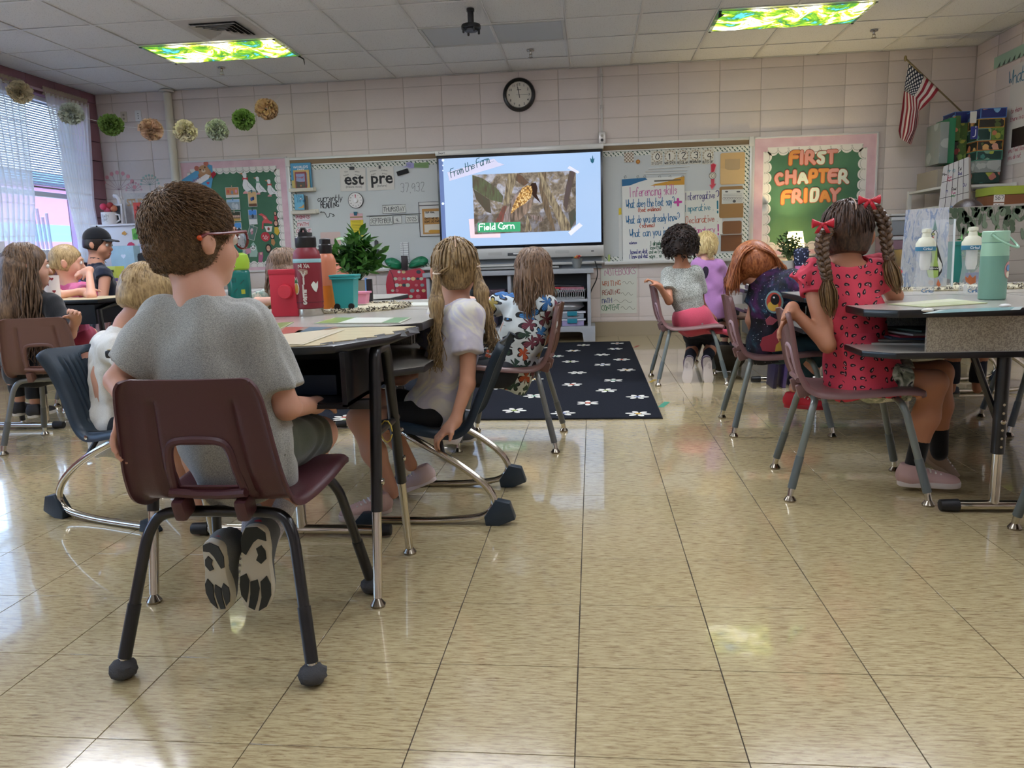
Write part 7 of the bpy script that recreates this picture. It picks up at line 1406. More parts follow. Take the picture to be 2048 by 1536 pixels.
# boy in the grey shirt
TR_L=[[(-.026,-.02),(-.016,-.045),(.006,-.048),(.022,-.036),(.024,-.018),(.008,-.022),(-.002,-.012),(-.010,.004),(-.016,.016),(-.024,.010)],[(.004,.0),(.014,-.008),(.022,.004),(.024,.022),(.014,.034),(.004,.026),(.008,.014)],[(-.028,.066),(-.016,.058),(-.010,.074),(-.012,.10),(-.016,.124),(-.026,.108),(-.029,.086)],[(-.008,.076),(.006,.070),(.010,.09),(.006,.118),(.0,.140),(-.012,.134),(-.008,.104)],[(.012,.074),(.024,.060),(.032,.078),(.033,.104),(.024,.130),(.008,.142),(.014,.11)]]
G1,G2='9a9a96','c2c2bc'
J=dict(pel=(-.815,1.665,.485),che=(-.85,1.655,.655),nck=(-.875,1.665,.825),head=(383,474,1.69),shL=(-.985,1.665,.752),shR=(-.745,1.66,.742),elL=(236,762,1.60),wrL=(258,812,1.52),elR=(-.69,1.66,.565),wrR=(-.70,1.87,.53),hpL=(-.885,1.70,.465),hpR=(-.755,1.70,.465),knL=(-.905,1.99,.43),knR=(-.745,2.0,.425),anL=(-.862,1.80,.215),anR=(-.825,1.835,.225))
boy=person('boy in a heather grey shirt and red glasses seen from behind on the maroon chair',J,1.,.0052,'d9a68c',fwd=(.56,.82,-.04),shirt=(m_cloth('7f817e','b9bab2',sc=420),.80,.13,.062,.009),pants=(m_cloth('4a5040','3d4436'),.86,.008),hands=dict(L=((-.25,-.25,-.9),(.9,-.1,-.3),.45,-1),R=((-.3,.9,-.1),(0,0,-1),.4,-1)),hair=('6a4f36',),hs=1.04,socks=(('c9c6c8','a8a4aa'),.11,1),shoes=dict(L=((-.905,1.765,.195),(-.10,.25,-.9),(.25,.9,.2),.215,'5c5f60','cfc8b4',-1,('3f4140',TR_L),'a3202c'),R=((-.822,1.775,.21),(-.07,-.02,-1),(-.03,1,0),.225,'5c5f60','cfc8b4',1,('33352f',TR_L),'a3202c')))
HB=m_hair('4a3626','7d6248',.3,160);hb=scalp(boy,'hair_base',HB,[((0,0,-.098),(0,-.35,-1))],.006,folds=.002,tight=1,extra=[((0,-.022,-.035),(.062,.062,.062))])
r=random.Random(4);L=[]
VB=[(V3(v.co)+V3(BASE[boy['o'].name]),V3(v.normal))for v in hb.data.vertices];r.shuffle(VB)
for i in range(11000):
 p,n_=VB[i%len(VB)];p=p+V3([r.uniform(-.003,.003)for _ in range(3)]);d=nrm(boy['R'].T@(p-boy['hc']));z=d[2];cr=V3((.05,-.55,.83));t_=nrm(d-cr*(d@cr))+V3((0,.15,-.25));t_=nrm(t_-d*(t_@d));t_=nrm(t_+np.cross(d,t_)*(.35+r.gauss(0,.25)));ln=(.010+.016*max(0,z+.1))*r.uniform(.7,1.2)*(1 if z>-.1 else.6);lift=.001+.004*max(0,z);q=boy['R']@t_;L.append([p-n_*.001,p+q*ln*.55+n_*lift,p+q*ln+n_*lift*.4])
strands('hair',m_hair('3d2b1c','9a7a58',.6,260,'short_hair'),boy['o'],L,r0=.0016,r1=.0005)
l_=boy['L'];gm=mat('6e1f24',.25,coat=.5);t=MB()
for q in(-1,1):
 t.tube([l_(q*.050,.100,.012),l_(q*.075,.085,.012),l_(q*.082,.03,.006),l_(q*.085,-.012,.002),l_(q*.084,-.030,-.008)],[.0035,.004,.0035,.004,.0055],8)
 t.tube([l_(q*.032+.024*math.cos(k*PI/8),.104-.004*abs(math.cos(k*PI/8)),-.004+.019*math.sin(k*PI/8))for k in range(17)],.003,8)
t.tube([l_(-.009,.104,0),l_(0,.108,.004),l_(.009,.104,0)],.003,6);g_=t.build('glasses',gm,boy['o'])
t=MB()
for q in(-1,1):t.add([l_(q*.032+.023*math.cos(k*PI/8),.103-.004*abs(math.cos(k*PI/8)),-.004+.018*math.sin(k*PI/8))for k in range(16)],[tuple(range(16))])
t.build('lens',mat('eef4f6',.03,trans=.9,ior=1.1,alpha=.35),g_);MB().ball(l_(.084,-.026,-.006),.007,10,7,(.8,1.4,.9)).build('orange_tip',mat('d0521e',.4),g_)
# locks of long hair hanging from the skull
def hang(ctx,n,seed,dirf,length,keep,r0=.006,wave=.006,gather=None,drape=0.,back=(0,-1,0),part=True,spread=1.):
 r=random.Random(seed);out=[];R=ctx['R'];B=nrm(back)
 for i in range(n*4):
  if len(out)>=n:break
  th=r.uniform(0,PI*(.66 if gather is None else.70));ph=r.uniform(0,2*PI);d=V3((math.sin(th)*math.cos(ph),math.sin(th)*math.sin(ph),math.cos(th)))
  if not keep(d):continue
  p=surf(ctx,d,.008);top=surf(ctx,nrm((d[0]*.25,d[1]*.5-.05,1.)),.009);P=[top]
  for f in(.33,.66):P.append(surf(ctx,nrm(V3(nrm((d[0]*.25,d[1]*.5-.05,1.)))*(1-f)+d*f),.012+.003*r.random()))
  P.append(p);ln=length*r.uniform(.82,1.06);ax=nrm(R@V3((d[0],min(d[1],.1),-.0)));x=p.copy()
  if gather is not None:
   g=V3(gather[0 if(gather[2](d))else 1]);P[1:3]=[surf(ctx,nrm(d*.5+V3((0,0,1))*.5),.012),P[2]];x=g+V3([r.gauss(0,.004)for _ in range(3)]);P.append(x);ed=V3(gather[3 if gather[2](d)else 4])-g if len(gather)>3 else None
  w=r.uniform(0,6);m=7;e=R@d;e[2]=0
  for k in range(1,m+1):
   f=k/m;P.append(x+(V3((0,0,-ln*f))if gather is None or ed is None else ed*f*r.uniform(.93,1.05))+ax*drape*math.sin(min(1,f*1.6)*PI/2)*.5+V3((math.sin(w+f*6)*wave,math.cos(w*1.3+f*5)*wave,0))+(V3((r.gauss(0,1),r.gauss(0,1),0))*.006*spread*f)+B*0)
  out.append([Vector(q)for q in P])
 return out
def hair_hull(ctx,name,m,pts,k=.03,fold=.003):
 g=Field(*bounds(pts,.05),max(ctx['h'],.0055));
 for p in pts:g.add(p)
 g.folds(fold,2,120.,.12);return fmesh(name,g,m,ctx['o'])
# girl with pigtails on the rocker
J=dict(pel=(872,822,2.66),che=(906,700,2.66),nck=(912,607,2.68),head=(911,540,2.70),shL=(938,632,2.57),shR=(882,632,2.80),elL=(935,768,2.52),wrL=(908,846,2.475),elR=(838,740,2.86),wrR=(800,760,2.80),hpL=(858,838,2.60),hpR=(850,825,2.73),knL=(718,838,2.58),knR=(742,795,2.76),anL=(785,985,2.56),anR=(822,930,2.76))
pg=person('girl with two low pigtails in a pale tie-dye shirt turned on the navy rocker',J,.93,.0055,'c69478',fwd=(-.18,.95,.05),shirt=(m_cloth('c2bdca','d0cdd2','tiedye',8),.55,.10,.060,.006),pants=(mat('101114',.9),.55,.007),hands=dict(L=((-.55,-.25,-.45),(.35,.25,-.8),.65,1,.3),R=((-.8,-.2,0),(0,0,-1),.3,-1)),hair=('6b5138',),shoes=dict(L=((-.755,2.53,.075),(-.85,-.45,-.05),(0,0,1),.19,'c9a9a0','d8c8bc',1),R=((-.66,2.78,.10),(-.9,.0,-.35),(-.3,0,1),.19,'cfb8b4','dccfd0',1)))
HP=m_hair('5a4630','b09468',.12,190);scalp(pg,'hair_base',HP,[((0,0,-.070),(0,-.1,-1)),((0,0,-.088),(.65,0,-.76)),((0,0,-.088),(-.65,0,-.76))],.008,tight=1,extra=[((0,-.022,-.035),(.060,.060,.055))],folds=.0018)
gl,gr=px3((874,546,2.60)),px3((952,532,2.66));el_,er_=px3((872,735,2.54)),px3((986,702,2.60));kp=lambda d:not(d[1]>.35 and d[2]<.55)
L=hang(pg,150,3,None,.33,kp,gather=(gl,gr,lambda d:d[0]<0,el_,er_),wave=.008,spread=2.2);strands('pigtail',HP,pg['o'],L,r0=.0046,sides=4)
for g_,q in((gl,-1),(gr,1)):a=hair_hull(pg,'pigtail_core',HP,[('cap',g_,g_*.68+(el_ if q<0 else er_)*.32,.011,.024,.02),('cap',g_*.68+(el_ if q<0 else er_)*.32,g_*.1+(el_ if q<0 else er_)*.9,.024,.009,.02)]);MB().tube([Vector(g_+V3((.013*math.cos(k*.7),.013*math.sin(k*.7),.003*math.sin(k*.7))))for k in range(10)],.003,6).build('hair_tie',mat('dccab8',.7),pg['o'])
a=MB();a.tube([Vector(surf(pg,nrm((0.02,math.cos(k*.13)*.8-.15-.0*k,math.sin(k*.13)*1.0-.0)),.0165))for k in range(4,20)],.0016,5);a.build('hair_parting',mat('c9a890',.8),pg['o'])
# girl in the butterfly top
def m_butterfly():
 t=T('butterfly_print');o_=t.sep(t.co('Object'));o=t.n('CombineXYZ',{0:t.ma('ADD',o_[0],t.ma('MULTIPLY',o_[1],.5)),2:o_[2]}).outputs[0];vo=t.n('TexVoronoi',{'Vector':o,'Scale':11.5,'Randomness':.8});lv=t.n('VectorMath',operation='SUBTRACT');sc=t.n('VectorMath',operation='SCALE');t.put(sc.inputs[0],o);sc.inputs['Scale'].default_value=1.
 t.put(lv.inputs[0],o);t.put(lv.inputs[1],vo.outputs['Position']);s=t.sep(lv.outputs[0]);cs=t.sep(vo.outputs['Color']);an=t.ma('MULTIPLY',cs[0],6.28);u0=s[0];ca,sa=t.ma('COSINE',an),t.ma('SINE',an)
 u=t.ma('SUBTRACT',t.ma('MULTIPLY',u0,ca),t.ma('MULTIPLY',s[2],sa));v=t.ma('ADD',t.ma('MULTIPLY',u0,sa),t.ma('MULTIPLY',s[2],ca));r=t.ma('SQRT',t.ma('ADD',t.ma('MULTIPLY',u,u),t.ma('MULTIPLY',v,v)));th=t.ma('ARCTAN2',v,t.ma('ABSOLUTE',u))
 w=t.ma('ABSOLUTE',t.ma('SINE',t.ma('ADD',t.ma('MULTIPLY',th,2.1),.5)));rad=t.ma('MULTIPLY',t.ma('ADD',.007,t.ma('MULTIPLY',w,.040)),t.ma('ADD',1.,t.ma('MULTIPLY',t.ma('SIGN',v),.28)));ins=t.ma('LESS_THAN',r,rad);edge=t.ma('GREATER_THAN',r,t.ma('MULTIPLY',rad,.74));ve=t.ma('GREATER_THAN',t.ma('ABSOLUTE',t.ma('SINE',t.ma('MULTIPLY',th,14.))),.93)
 col=t.ramp(cs[1],[(0,'2f6fae'),(.25,'7a3a4a'),(.42,'c85a34'),(.58,'2f4a3c'),(.74,'3f86c4'),(.88,'d8c06a')],'CONSTANT');col=t.mix(t.ma('MAXIMUM',edge,ve),col,lin('15161a'));n=t.noise(o,40,3)
 t.set(Base_Color=t.mix(ins,t.mix(n,lin('d4dad8'),lin('b9c4c6')),col),Roughness=.8);return t.m
J=dict(pel=(1020,728,3.62),che=(1045,665,3.62),nck=(1064,598,3.64),head=(1066,542,3.64),shL=(1012,612,3.74),shR=(1098,615,3.56),elL=(975,606,3.80),wrL=(935,600,3.88),elR=(1085,680,3.75),wrR=(1020,700,3.9),hpL=(1000,740,3.66),hpR=(1010,745,3.54),knL=(905,740,3.70),knR=(915,750,3.52),anL=(925,838,3.72),anR=(930,850,3.5))
bf=person('girl in a colourful butterfly-print top with shoulder-length brown hair',J,.98,.006,'cf9a80',fwd=(-.25,.96,0),shirt=(m_butterfly(),.5,.12,.055,.008),pants=(mat('24262c',.9),1.85,.007),hair=('5a4434',),fat=1.08,shoes=dict(L=(px3((925,845,3.72)),(-1,0,-.1),(0,0,1),.19,'55585f','d0ccc4',1),R=(px3((930,858,3.5)),(-1,0,-.1),(0,0,1),.19,'55585f','d0ccc4',1)))
HF=m_hair('4f3d2f','9a7c62',.1,160);scalp(bf,'hair_base',HF,[((0,0,-.075),(0,-.2,-1))],.011);L=hang(bf,170,8,None,.235,lambda d:d[2]<.75 and not(d[1]>.25),r0=.006,drape=.02,wave=.004);strands('hair',HF,bf['o'],L,r0=.006,sides=4);c=bf['hc']
hair_hull(bf,'hair_volume',HF,[('ell',c+V3((.01,-.045,-.07)),(.078,.055,.10),None,.03),('ell',c+V3((.01,-.062,-.16)),(.082,.038,.09),None,.03)])
g=Field(*bounds([('ell',bf['J']['shL'],(.12,.12,.12),None,0)],.02),.006);e=bf['J']['shL']*.75+bf['J']['elL']*.25;g.add(('ell',e+V3((0,0,.012)),(.058,.05,.06),None,.02));g.folds(.008,4,60.);fmesh('puff_sleeve',g,m_butterfly(),bf['o'])
# curly-haired child with the pink sweater round the waist
J=dict(pel=(1388,648,5.38),che=(1372,590,5.38),nck=(1364,535,5.40),head=(1361,488,5.40),shL=(1333,548,5.42),shR=(1396,548,5.40),elL=(1338,602,5.28),wrL=(1318,572,5.20),elR=(1402,605,5.5),wrR=(1420,630,5.65),hpL=(1378,652,5.36),hpR=(1402,652,5.40),knL=(1388,690,5.62),knR=(1425,688,5.62),anL=(1378,722,5.36),anR=(1412,722,5.36))
SH=lambda c,so:(c,so)
cu=person('curly dark-haired child in a grey knit shirt looking at the screen',J,.93,.007,'b9805f',fwd=(.1,1,.05),shirt=(m_cloth('5f625c','c9ccc2','knit',240),.62,.004,.055),pants=(mat('1b1f2b',.9),1.9,.007),hands=dict(L=((-.7,.1,.5),(-.3,0,-.9),.8,1)),hair=('241a16',),shoes=dict(L=(J3:=px3((1376,728,5.34)),(-.1,-.15,-1),(0,1,-.2),.19,'5a4a5e','d2c9c4',-1,('b9b0ac',TR_L[:2])),R=(px3((1412,728,5.34)),(.05,-.1,-1),(0,1,-.2),.19,'5a4a5e','d2c9c4',1,('b9b0ac',TR_L[:2]))),socks=(('c4c0cc','a9a4b4'),.06))
HC=m_hair('120d0b','3a2a22',.9,120);scalp(cu,'hair_base',HC,[((0,0,-.08),(0,-.2,-1))],.022,extra=[((0,-.03,-.04),(.078,.07,.06))]);r=random.Random(2);L=[]
for i in range(420):
 z=r.uniform(-.75,1);an=r.uniform(0,2*PI);s_=math.sqrt(1-z*z);d=V3((s_*math.cos(an),s_*math.sin(an),z))
 if d[1]>.45 and z<.4:continue
 p=surf(cu,d,.018);n_=cu['R']@d;a_=r.uniform(0,6);R2=np.array(frame(n_));q=[p+n_*(.0065*k)+R2[:,0]*math.cos(a_+k*1.3)*.013+R2[:,1]*math.sin(a_+k*1.3)*.013+V3((0,0,-.0035*k))for k in range(7)];L.append([Vector(x)for x in q])
strands('curls',HC,cu['o'],L,r0=.0055,r1=.002,sides=4,flat=.8)
MP=m_cloth('d0566a','b8465c');P=cu['J']['pel'];g=Field(P-.30,P+V3((.42,.3,.25)),.007);g.add(('ell',P+V3((-.01,0,.04)),(.135,.125,.115),None,.04));g.add(('cap',P+V3((.0,-.02,.0)),P+V3((.16,-.03,-.035)),.085,.03,.05));g.add(('cap',P+V3((.1,-.09,-.035)),P+V3((.25,-.07,-.06)),.022,.016,.03));g.add(('cap',P+V3((.25,-.07,-.06)),P+V3((.27,-.06,-.11)),.018,.014,.02));g.folds(.009,7,38.);g.plane(P+V3((0,0,.125)),(-.3,0,1));fmesh('tied_sweater',g,MP,cu['o'])
# blonde child in lilac
J=dict(pel=(1425,612,6.0),che=(1418,570,6.0),nck=(1414,524,6.02),head=(1412,493,6.05),shL=(1392,532,6.0),shR=(1438,532,6.0),elL=(1388,570,6.0),wrL=(1395,600,6.15),elR=(1446,556,6.12),wrR=(1462,560,6.3),hpL=(1420,615,5.98),hpR=(1438,615,6.0),knL=(1445,625,6.15),knR=(1465,622,6.15),anL=(1450,680,6.1),anR=(1470,680,6.1))
bl=person('blonde child in a lilac keyhole-back shirt behind the curly-haired child',J,.90,.0075,'dba68e',fwd=(-.2,1,0),shirt=(m_cloth('b583b6','a877aa'),.55,.10,.052),pants=(mat('15161a',.9),1.9,.007),hair=('c9ab72',),shoes=dict(L=(px3((1450,686,6.1)),(1,.2,0),(0,0,1),.18,'2a2a30','c9c5c0',1),R=(px3((1470,686,6.1)),(1,.2,0),(0,0,1),.18,'2a2a30','c9c5c0',1)))
HY=m_hair('9a7c48','e6d39a',.2,120);scalp(bl,'hair_base',HY,[((0,0,-.07),(0,-.2,-1))],.010,tight=1,extra=[((0,-.022,-.035),(.060,.060,.055))]);gq=bl['hc']+V3((.02,-.10,.055));L=hang(bl,70,5,None,.14,lambda d:not(d[1]>.45 and d[2]<.55),gather=(gq,gq,lambda d:True),spread=2.5,wave=.006);strands('ponytail',HY,bl['o'],L,r0=.006,sides=4)
b0=bl['J'];q=V3(at(1411,545,Y=5.905));MB().prism([(q[0]+.022*math.sin(k*PI/8)*(1+.3*math.cos(k*PI/8)),q[2]+.045*math.cos(k*PI/8))for k in range(16)],lambda u,v,e=0:Vector((u,q[1]-.0-e,v)),0,.004).build('keyhole',mat('2a2030',.9),bl['o'])
# redhead bent over in the galaxy shirt
def m_galaxy():
 t=T('galaxy_print');o=t.co('Object');a=t.noise(o,7,4,.6,.8);b=t.noise(t.co('Object',loc=(3,1,2)),9,4,.6,.6);s=t.sep(o);hi=t.ma('MULTIPLY',t.ma('GREATER_THAN',s[2],.40),1.)
 c=t.ramp(a,[(.42,'0b0c12'),(.55,'1a2540'),(.64,'2f6f86'),(.74,'a8d4dc')]);c=t.mix(t.ma('MULTIPLY',t.ramp(b,[(.5,(0,0,0)),(.68,(1,1,1))]),.7),c,lin('6a2a6e'));c=t.mix(t.ma('ADD',.25,t.ma('MULTIPLY',hi,.75)),lin('0a0b10'),c)
 v=t.n('TexVoronoi',{'Vector':o,'Scale':60.});st=t.ma('LESS_THAN',v.outputs['Distance'],.13);c=t.mix(t.ma('MULTIPLY',st,t.sep(v.outputs['Color'])[0]),c,(.9,.95,1,1));t.set(Base_Color=c,Roughness=.8);return t.m
J=dict(pel=(1545,685,3.93),che=(1552,610,3.90),nck=(1540,540,3.95),head=(1507,528,3.98),shL=(1520,570,3.97),shR=(1590,565,3.84),elL=(1502,640,3.98),wrL=(1515,690,4.06),elR=(1600,640,3.95),wrR=(1625,680,4.1),hpL=(1545,695,4.0),hpR=(1560,700,3.86),knL=(1635,685,4.0),knR=(1645,695,3.86),anL=(1600,765,4.0),anR=(1588,775,3.84))
GX_=m_galaxy();rh=person('redheaded child bending forward in a galaxy-print shirt',J,.98,.0065,'e0ac94',fwd=(-.62,.30,-.72),hup=(-.6,.1,.75),shirt=(GX_,.55,.10,.045),pants=(mat('27434c',.9),1.8,.007),hair=('8a4a28',),fat=1.05,shoes=dict(L=(px3((1604,775,4.0)),(.9,.3,0),(0,0,1),.19,'b02430','8a1c26',1),R=(px3((1590,790,3.84)),(.5,-.2,0),(0,0,1),.20,'b8202e','9a1c28',1)))
HR=m_hair('6e3418','c07848',.35,120);c=rh['hc'];scalp(rh,'hair_base',HR,[],.014);hair_hull(rh,'hair_volume',HR,[('ell',c+V3((.0,-.01,.01)),(.098,.10,.085),None,.03),('cap',c+V3((-.06,-.02,-.01)),c+V3((-.105,-.01,-.10)),.055,.03,.03),('cap',c+V3((.05,-.03,.0)),c+V3((.125,-.03,-.03)),.06,.03,.03)],fold=.002)
r=random.Random(6);L=[]
for i in range(170):f=r.random();y=r.uniform(-.09,.09);e=c+(V3((-.135+.06*r.random(),y,-.09-.07*r.random()))if f<.62 else V3((.11+.05*r.random(),y,-.05-.02*r.random())));k_=c+V3((r.uniform(-.05,.03),y*.4-.02,.092));m_=c+V3((-.09 if f<.62 else.085,y*1.1-.02,.045));L.append([Vector(x)for x in chaikin([Vector(k_),Vector(m_),Vector(e)],2)])
strands('hair',HR,rh['o'],L,r0=.006,sides=4)
def decal_on(ctx,name,P,Y,c):return MB().prism([(lambda p:(p.x,p.z))(at(x,y,Y=Y))for x,y in P],lambda u,v,e=0:Vector((u,Y-e,v)),-.004,.0).build(name,mat(c,.8),ctx['o'])
YD=3.775
for nm,P,c_,dy in(('print_eye_rim',disc(1549,604,18,20,23),'7fa0a4',0),('print_eye',disc(1548,604,15,20,19),'c04a3c',-.001),('print_iris',disc(1546,612,11,16,10),'d8b04a',-.0015),('print_pupil',disc(1550,599,9,16,11),'0c0d12',-.002),('print_glint',disc(1548,595,2,8),'e8eef4',-.003),('print_jaw',[(1520,690),(1525,675),(1545,668),(1562,650),(1575,645),(1575,700),(1545,704),(1525,702)],'a03a4a',0),('print_glow',[(1552,690),(1575,668),(1576,700),(1550,703)],'c9a84a',-.001),('print_snout',[(1531,640),(1540,632),(1556,640),(1545,650),(1534,650)],'9a4a5a',0)):decal_on(rh,nm,P,YD+dy,c_)
# girl with braids in the red seed-print dress
def m_seeds():
 t=T('seed_print');o_=t.sep(t.co('Object'));o=t.n('CombineXYZ',{0:t.ma('ADD',o_[0],t.ma('MULTIPLY',o_[1],-.35)),2:o_[2]}).outputs[0];vo=t.n('TexVoronoi',{'Vector':o,'Scale':28.,'Randomness':.6});lv=t.n('VectorMath',operation='SUBTRACT');t.put(lv.inputs[0],o);t.put(lv.inputs[1],vo.outputs['Position']);s=t.sep(lv.outputs[0]);cs=t.sep(vo.outputs['Color']);an=t.ma('MULTIPLY',cs[0],3.14);ca,sa=t.ma('COSINE',an),t.ma('SINE',an)
 u=t.ma('SUBTRACT',t.ma('MULTIPLY',s[0],ca),t.ma('MULTIPLY',s[2],sa));v=t.ma('ADD',t.ma('MULTIPLY',s[0],sa),t.ma('MULTIPLY',s[2],ca));w=t.ma('ADD',.0054,t.ma('MULTIPLY',v,-.22));e=t.ma('ADD',t.ma('POWER',t.ma('DIVIDE',u,w),2.),t.ma('POWER',t.ma('DIVIDE',v,.0098),2.));ins=t.ma('LESS_THAN',e,1.)
 hl=t.ma('LESS_THAN',t.ma('ADD',t.ma('POWER',t.ma('DIVIDE',t.ma('SUBTRACT',u,.0014),.0012),2.),t.ma('POWER',t.ma('DIVIDE',v,.0045),2.)),1.);n=t.noise(o,200,2)
 t.set(Base_Color=t.mix(hl,t.mix(ins,t.mix(t.ma('MULTIPLY',n,.3),lin('cf3f52'),lin('b8344a')),lin('141013')),lin('e8a0a8')),Roughness=.85);return t.m
SD=m_seeds();J=dict(pel=(1722,740,2.93),che=(1700,628,2.93),nck=(1690,530,2.95),head=(1692,468,2.97),shL=(1622,555,2.93),shR=(1758,548,2.98),elL=(1655,690,2.84),wrL=(1583,618,2.88),elR=(1790,592,3.05),wrR=(1775,578,3.25),hpL=(1728,760,3.0),hpR=(1745,765,2.86),knL=(1880,745,3.0),knR=(1868,765,2.84),anL=(1878,890,3.02),anR=(1832,915,2.86))
br=person('girl with two braids and red bows in a red seed-print dress',J,1.0,.0055,'b9805f',fwd=(.14,.98,0),shirt=(SD,.25,.09,.066,.006),pants=(m_cloth('a9ae92','2a2c28','tiedye',22),.62,.010),hair=('3a281e',),hs=1.08,hands=dict(L=((-.45,-.1,-.75),(-.5,.2,.5),-.35,-1,.2),R=((.3,.8,0),(0,0,-1),.3,-1)),socks=(('111113','1a1a1c'),.10),shoes=dict(R=(px3((1828,935,2.86)),(.97,-.12,0),(0,0,1),.215,'c0a09c','d0c8c4',1,None,'c9aaa8'),L=(px3((1880,905,3.05)),(.75,.1,-.6),(.5,0,.8),.20,'8f7a68','9a8876',1)))
P,C_,N_=br['J']['pel'],br['J']['che'],br['J']['nck'];up=nrm(N_-P);g=Field(P-.3,C_+.3,.0055)
g.add(('cap',C_*.75+P*.25,P+V3((.01,-.015,-.055)),.096,.142,.05));g.folds(.008,9,42.,.12);g.plane(P+V3((0,0,-.075)),(-.10,0,-1));g.plane(C_*.62+P*.38+V3((0,0,.02)),(0,0,1));fmesh('skirt',g,SD,br['o'])
for q,e in(('L',-1),('R',1)):
 S0=br['J']['sh'+q];g=Field(S0-.12,S0+.13,.005);d_=nrm(br['J']['el'+q]-S0);g.add(('cone',S0+V3((-e*.02,0,.03)),S0+V3((e*.022,0,-.03)),.046,.066,.01));g.folds(.007,3,95.,.3);fmesh('flutter_sleeve',g,SD,br['o'])
HK=m_hair('20150f','5a4030',.25,170);scalp(br,'hair_base',HK,[((0,0,-.075),(0,-.2,-1))],.009,tight=1,extra=[((0,-.022,-.035),(.060,.060,.055))],folds=.0016)
bl_,br_=px3((1652,458,2.90)),px3((1742,408,2.96));L=hang(br,170,12,None,.02,lambda d:not(d[1]>.4 and d[2]<.5),gather=(bl_,br_,lambda d:d[0]<.05),wave=.001);strands('combed_hair',HK,br['o'],[q[:5]for q in L],r0=.0045,sides=4)
def braid(ctx,A,pts,m,m2,tail,r=.019):
 P=[Vector(q)for q in chaikin([Vector(px3(q))for q in pts],3)];n=len(P);L=[]
 for s_ in range(3):
  Q=[]
  N_=60
  for k in range(N_+1):
   f=k/N_*(n-1);i=min(int(f),n-2);p=P[i].lerp(P[i+1],f-i);a=k*.42+s_*2*PI/3;w=r*(1-.35*k/N_);Q.append(p+Vector((math.sin(a)*w*.95,math.sin(2*a)*w*.55,0)))
  L.append(Q)
 a=MB()
 for Q in L:a.tube(Q,[r*.66*(1-.35*k/60)for k in range(61)],8,flat=.85)
 a.build('braid',m,ctx['o']);rr=random.Random(len(pts));T_=[]
 e=P[-1];d=Vector(px3(tail))-e
 for k in range(60):w=Vector((rr.gauss(0,1),rr.gauss(0,1),0));T_.append([e+w*.005,e+d*.3+w*.011,e+d*.7+w*.010,e+d*rr.uniform(.85,1.05)+w*.005])
 strands('braid_tail',m2,ctx['o'],T_,r0=.0045,sides=4);MB().tube([e+Vector((.012*math.cos(k*.8),.012*math.sin(k*.8),0))for k in range(9)],.003,6).build('hair_tie',mat('5a3a2a',.7),ctx['o'])
HK2=m_hair('4a3422','8f7048',.12,170);braid(br,bl_,[(1652,462,2.89),(1642,490,2.85),(1648,530,2.82),(1655,560,2.82)],m_hair('2e2016','6e5238',.4,170),HK2,(1662,632,2.83));braid(br,br_,[(1744,412,2.96),(1768,440,2.95),(1772,480,2.93),(1778,520,2.9)],m_hair('2e2016','6e5238',.4,170),HK2,(1795,585,2.88))
for p,nm in((px3((1645,449,2.855)),0),(px3((1738,402,2.90)),1)):
 p=Vector(p);a=MB();
 for q in(-1,1):
  a.grid([[p+Vector((q*x,-.004-.010*math.sin(k*PI/4)*x/.04,(.017*math.cos(k*PI/4))*x/.036+.004))for k in range(9)]for x in(.002,.016,.032,.036)]);a.grid([[p+Vector((q*(.004+x*.55+w),-.004,-x))for w in(-.007,.007)]for x in(0,.015,.03)])
 o=a.build('bow',mat('c4182e',.6),br['o'],smooth=None,solid=.002);MB().ball(p,.007,10,7).build('bow_knot',mat('d83a4c',.6),o);t=MB()
 for q in(-1,1):
  for k in range(7):t.ball(p+Vector((q*(.008+.004*k),-.016,.006+.0015*k)),.0012,5,4)
 t.build('stitching',mat('f0e4e4',.7),o)
MB().tube([Vector(surf(br,nrm((.10+.05*math.sin(k*.5),math.cos(k*.14)*.9-.1,math.sin(k*.14))),.0155))for k in range(3,19)],.0018,5).build('hair_parting',mat('c0a088',.8),br['o'])
# left side children and the teen in the cap
J=dict(pel=(60,725,3.68),che=(62,650,3.66),nck=(62,582,3.66),head=(55,530,3.64),shL=(18,605,3.72),shR=(108,612,3.62),elL=(10,690,3.75),wrL=(30,720,3.85),elR=(140,668,3.56),wrR=(152,640,3.535),hpL=(45,735,3.7),hpR=(80,735,3.68),knL=(20,715,4.0),knR=(60,715,4.0),anL=(40,800,4.02),anR=(70,805,4.0))
BKC=m_cloth('17181a','222326');lh=person('girl with very long brown hair in a black shirt at the left picture edge',J,1.0,.006,'cfa088',fwd=(.72,.68,-.05),shirt=(BKC,.95,.10,.055),pants=(BKC,1.9,.007),hair=('4a382a',),hands=dict(R=((.35,-.5,.45),(-.2,-.2,-.95),.75,-1)),shoes=dict(L=(px3((40,808,4.02)),(0,1,0),(0,0,1),.2,'2a2a2c','c9c5bc',1),R=(px3((70,812,4.0)),(0,1,0),(0,0,1),.2,'2a2a2c','c9c5bc',1)))
HL=m_hair('3a2b20','8a6e54',.08,150);scalp(lh,'hair_base',HL,[((0,0,-.078),(0,-.2,-1))],.010);L=hang(lh,230,15,None,.50,lambda d:d[2]<.8 and not(d[1]>.38),drape=.06,wave=.016,spread=2.2);strands('long_hair',HL,lh['o'],L,r0=.0058,sides=4);c=lh['hc']
hair_hull(lh,'hair_volume',HL,[('cap',c+V3((-.03,-.04,-.02)),c+V3((-.045,-.075,-.22)),.085,.075,.04),('cap',c+V3((-.045,-.075,-.22)),c+V3((-.05,-.07,-.42)),.07,.045,.04)])
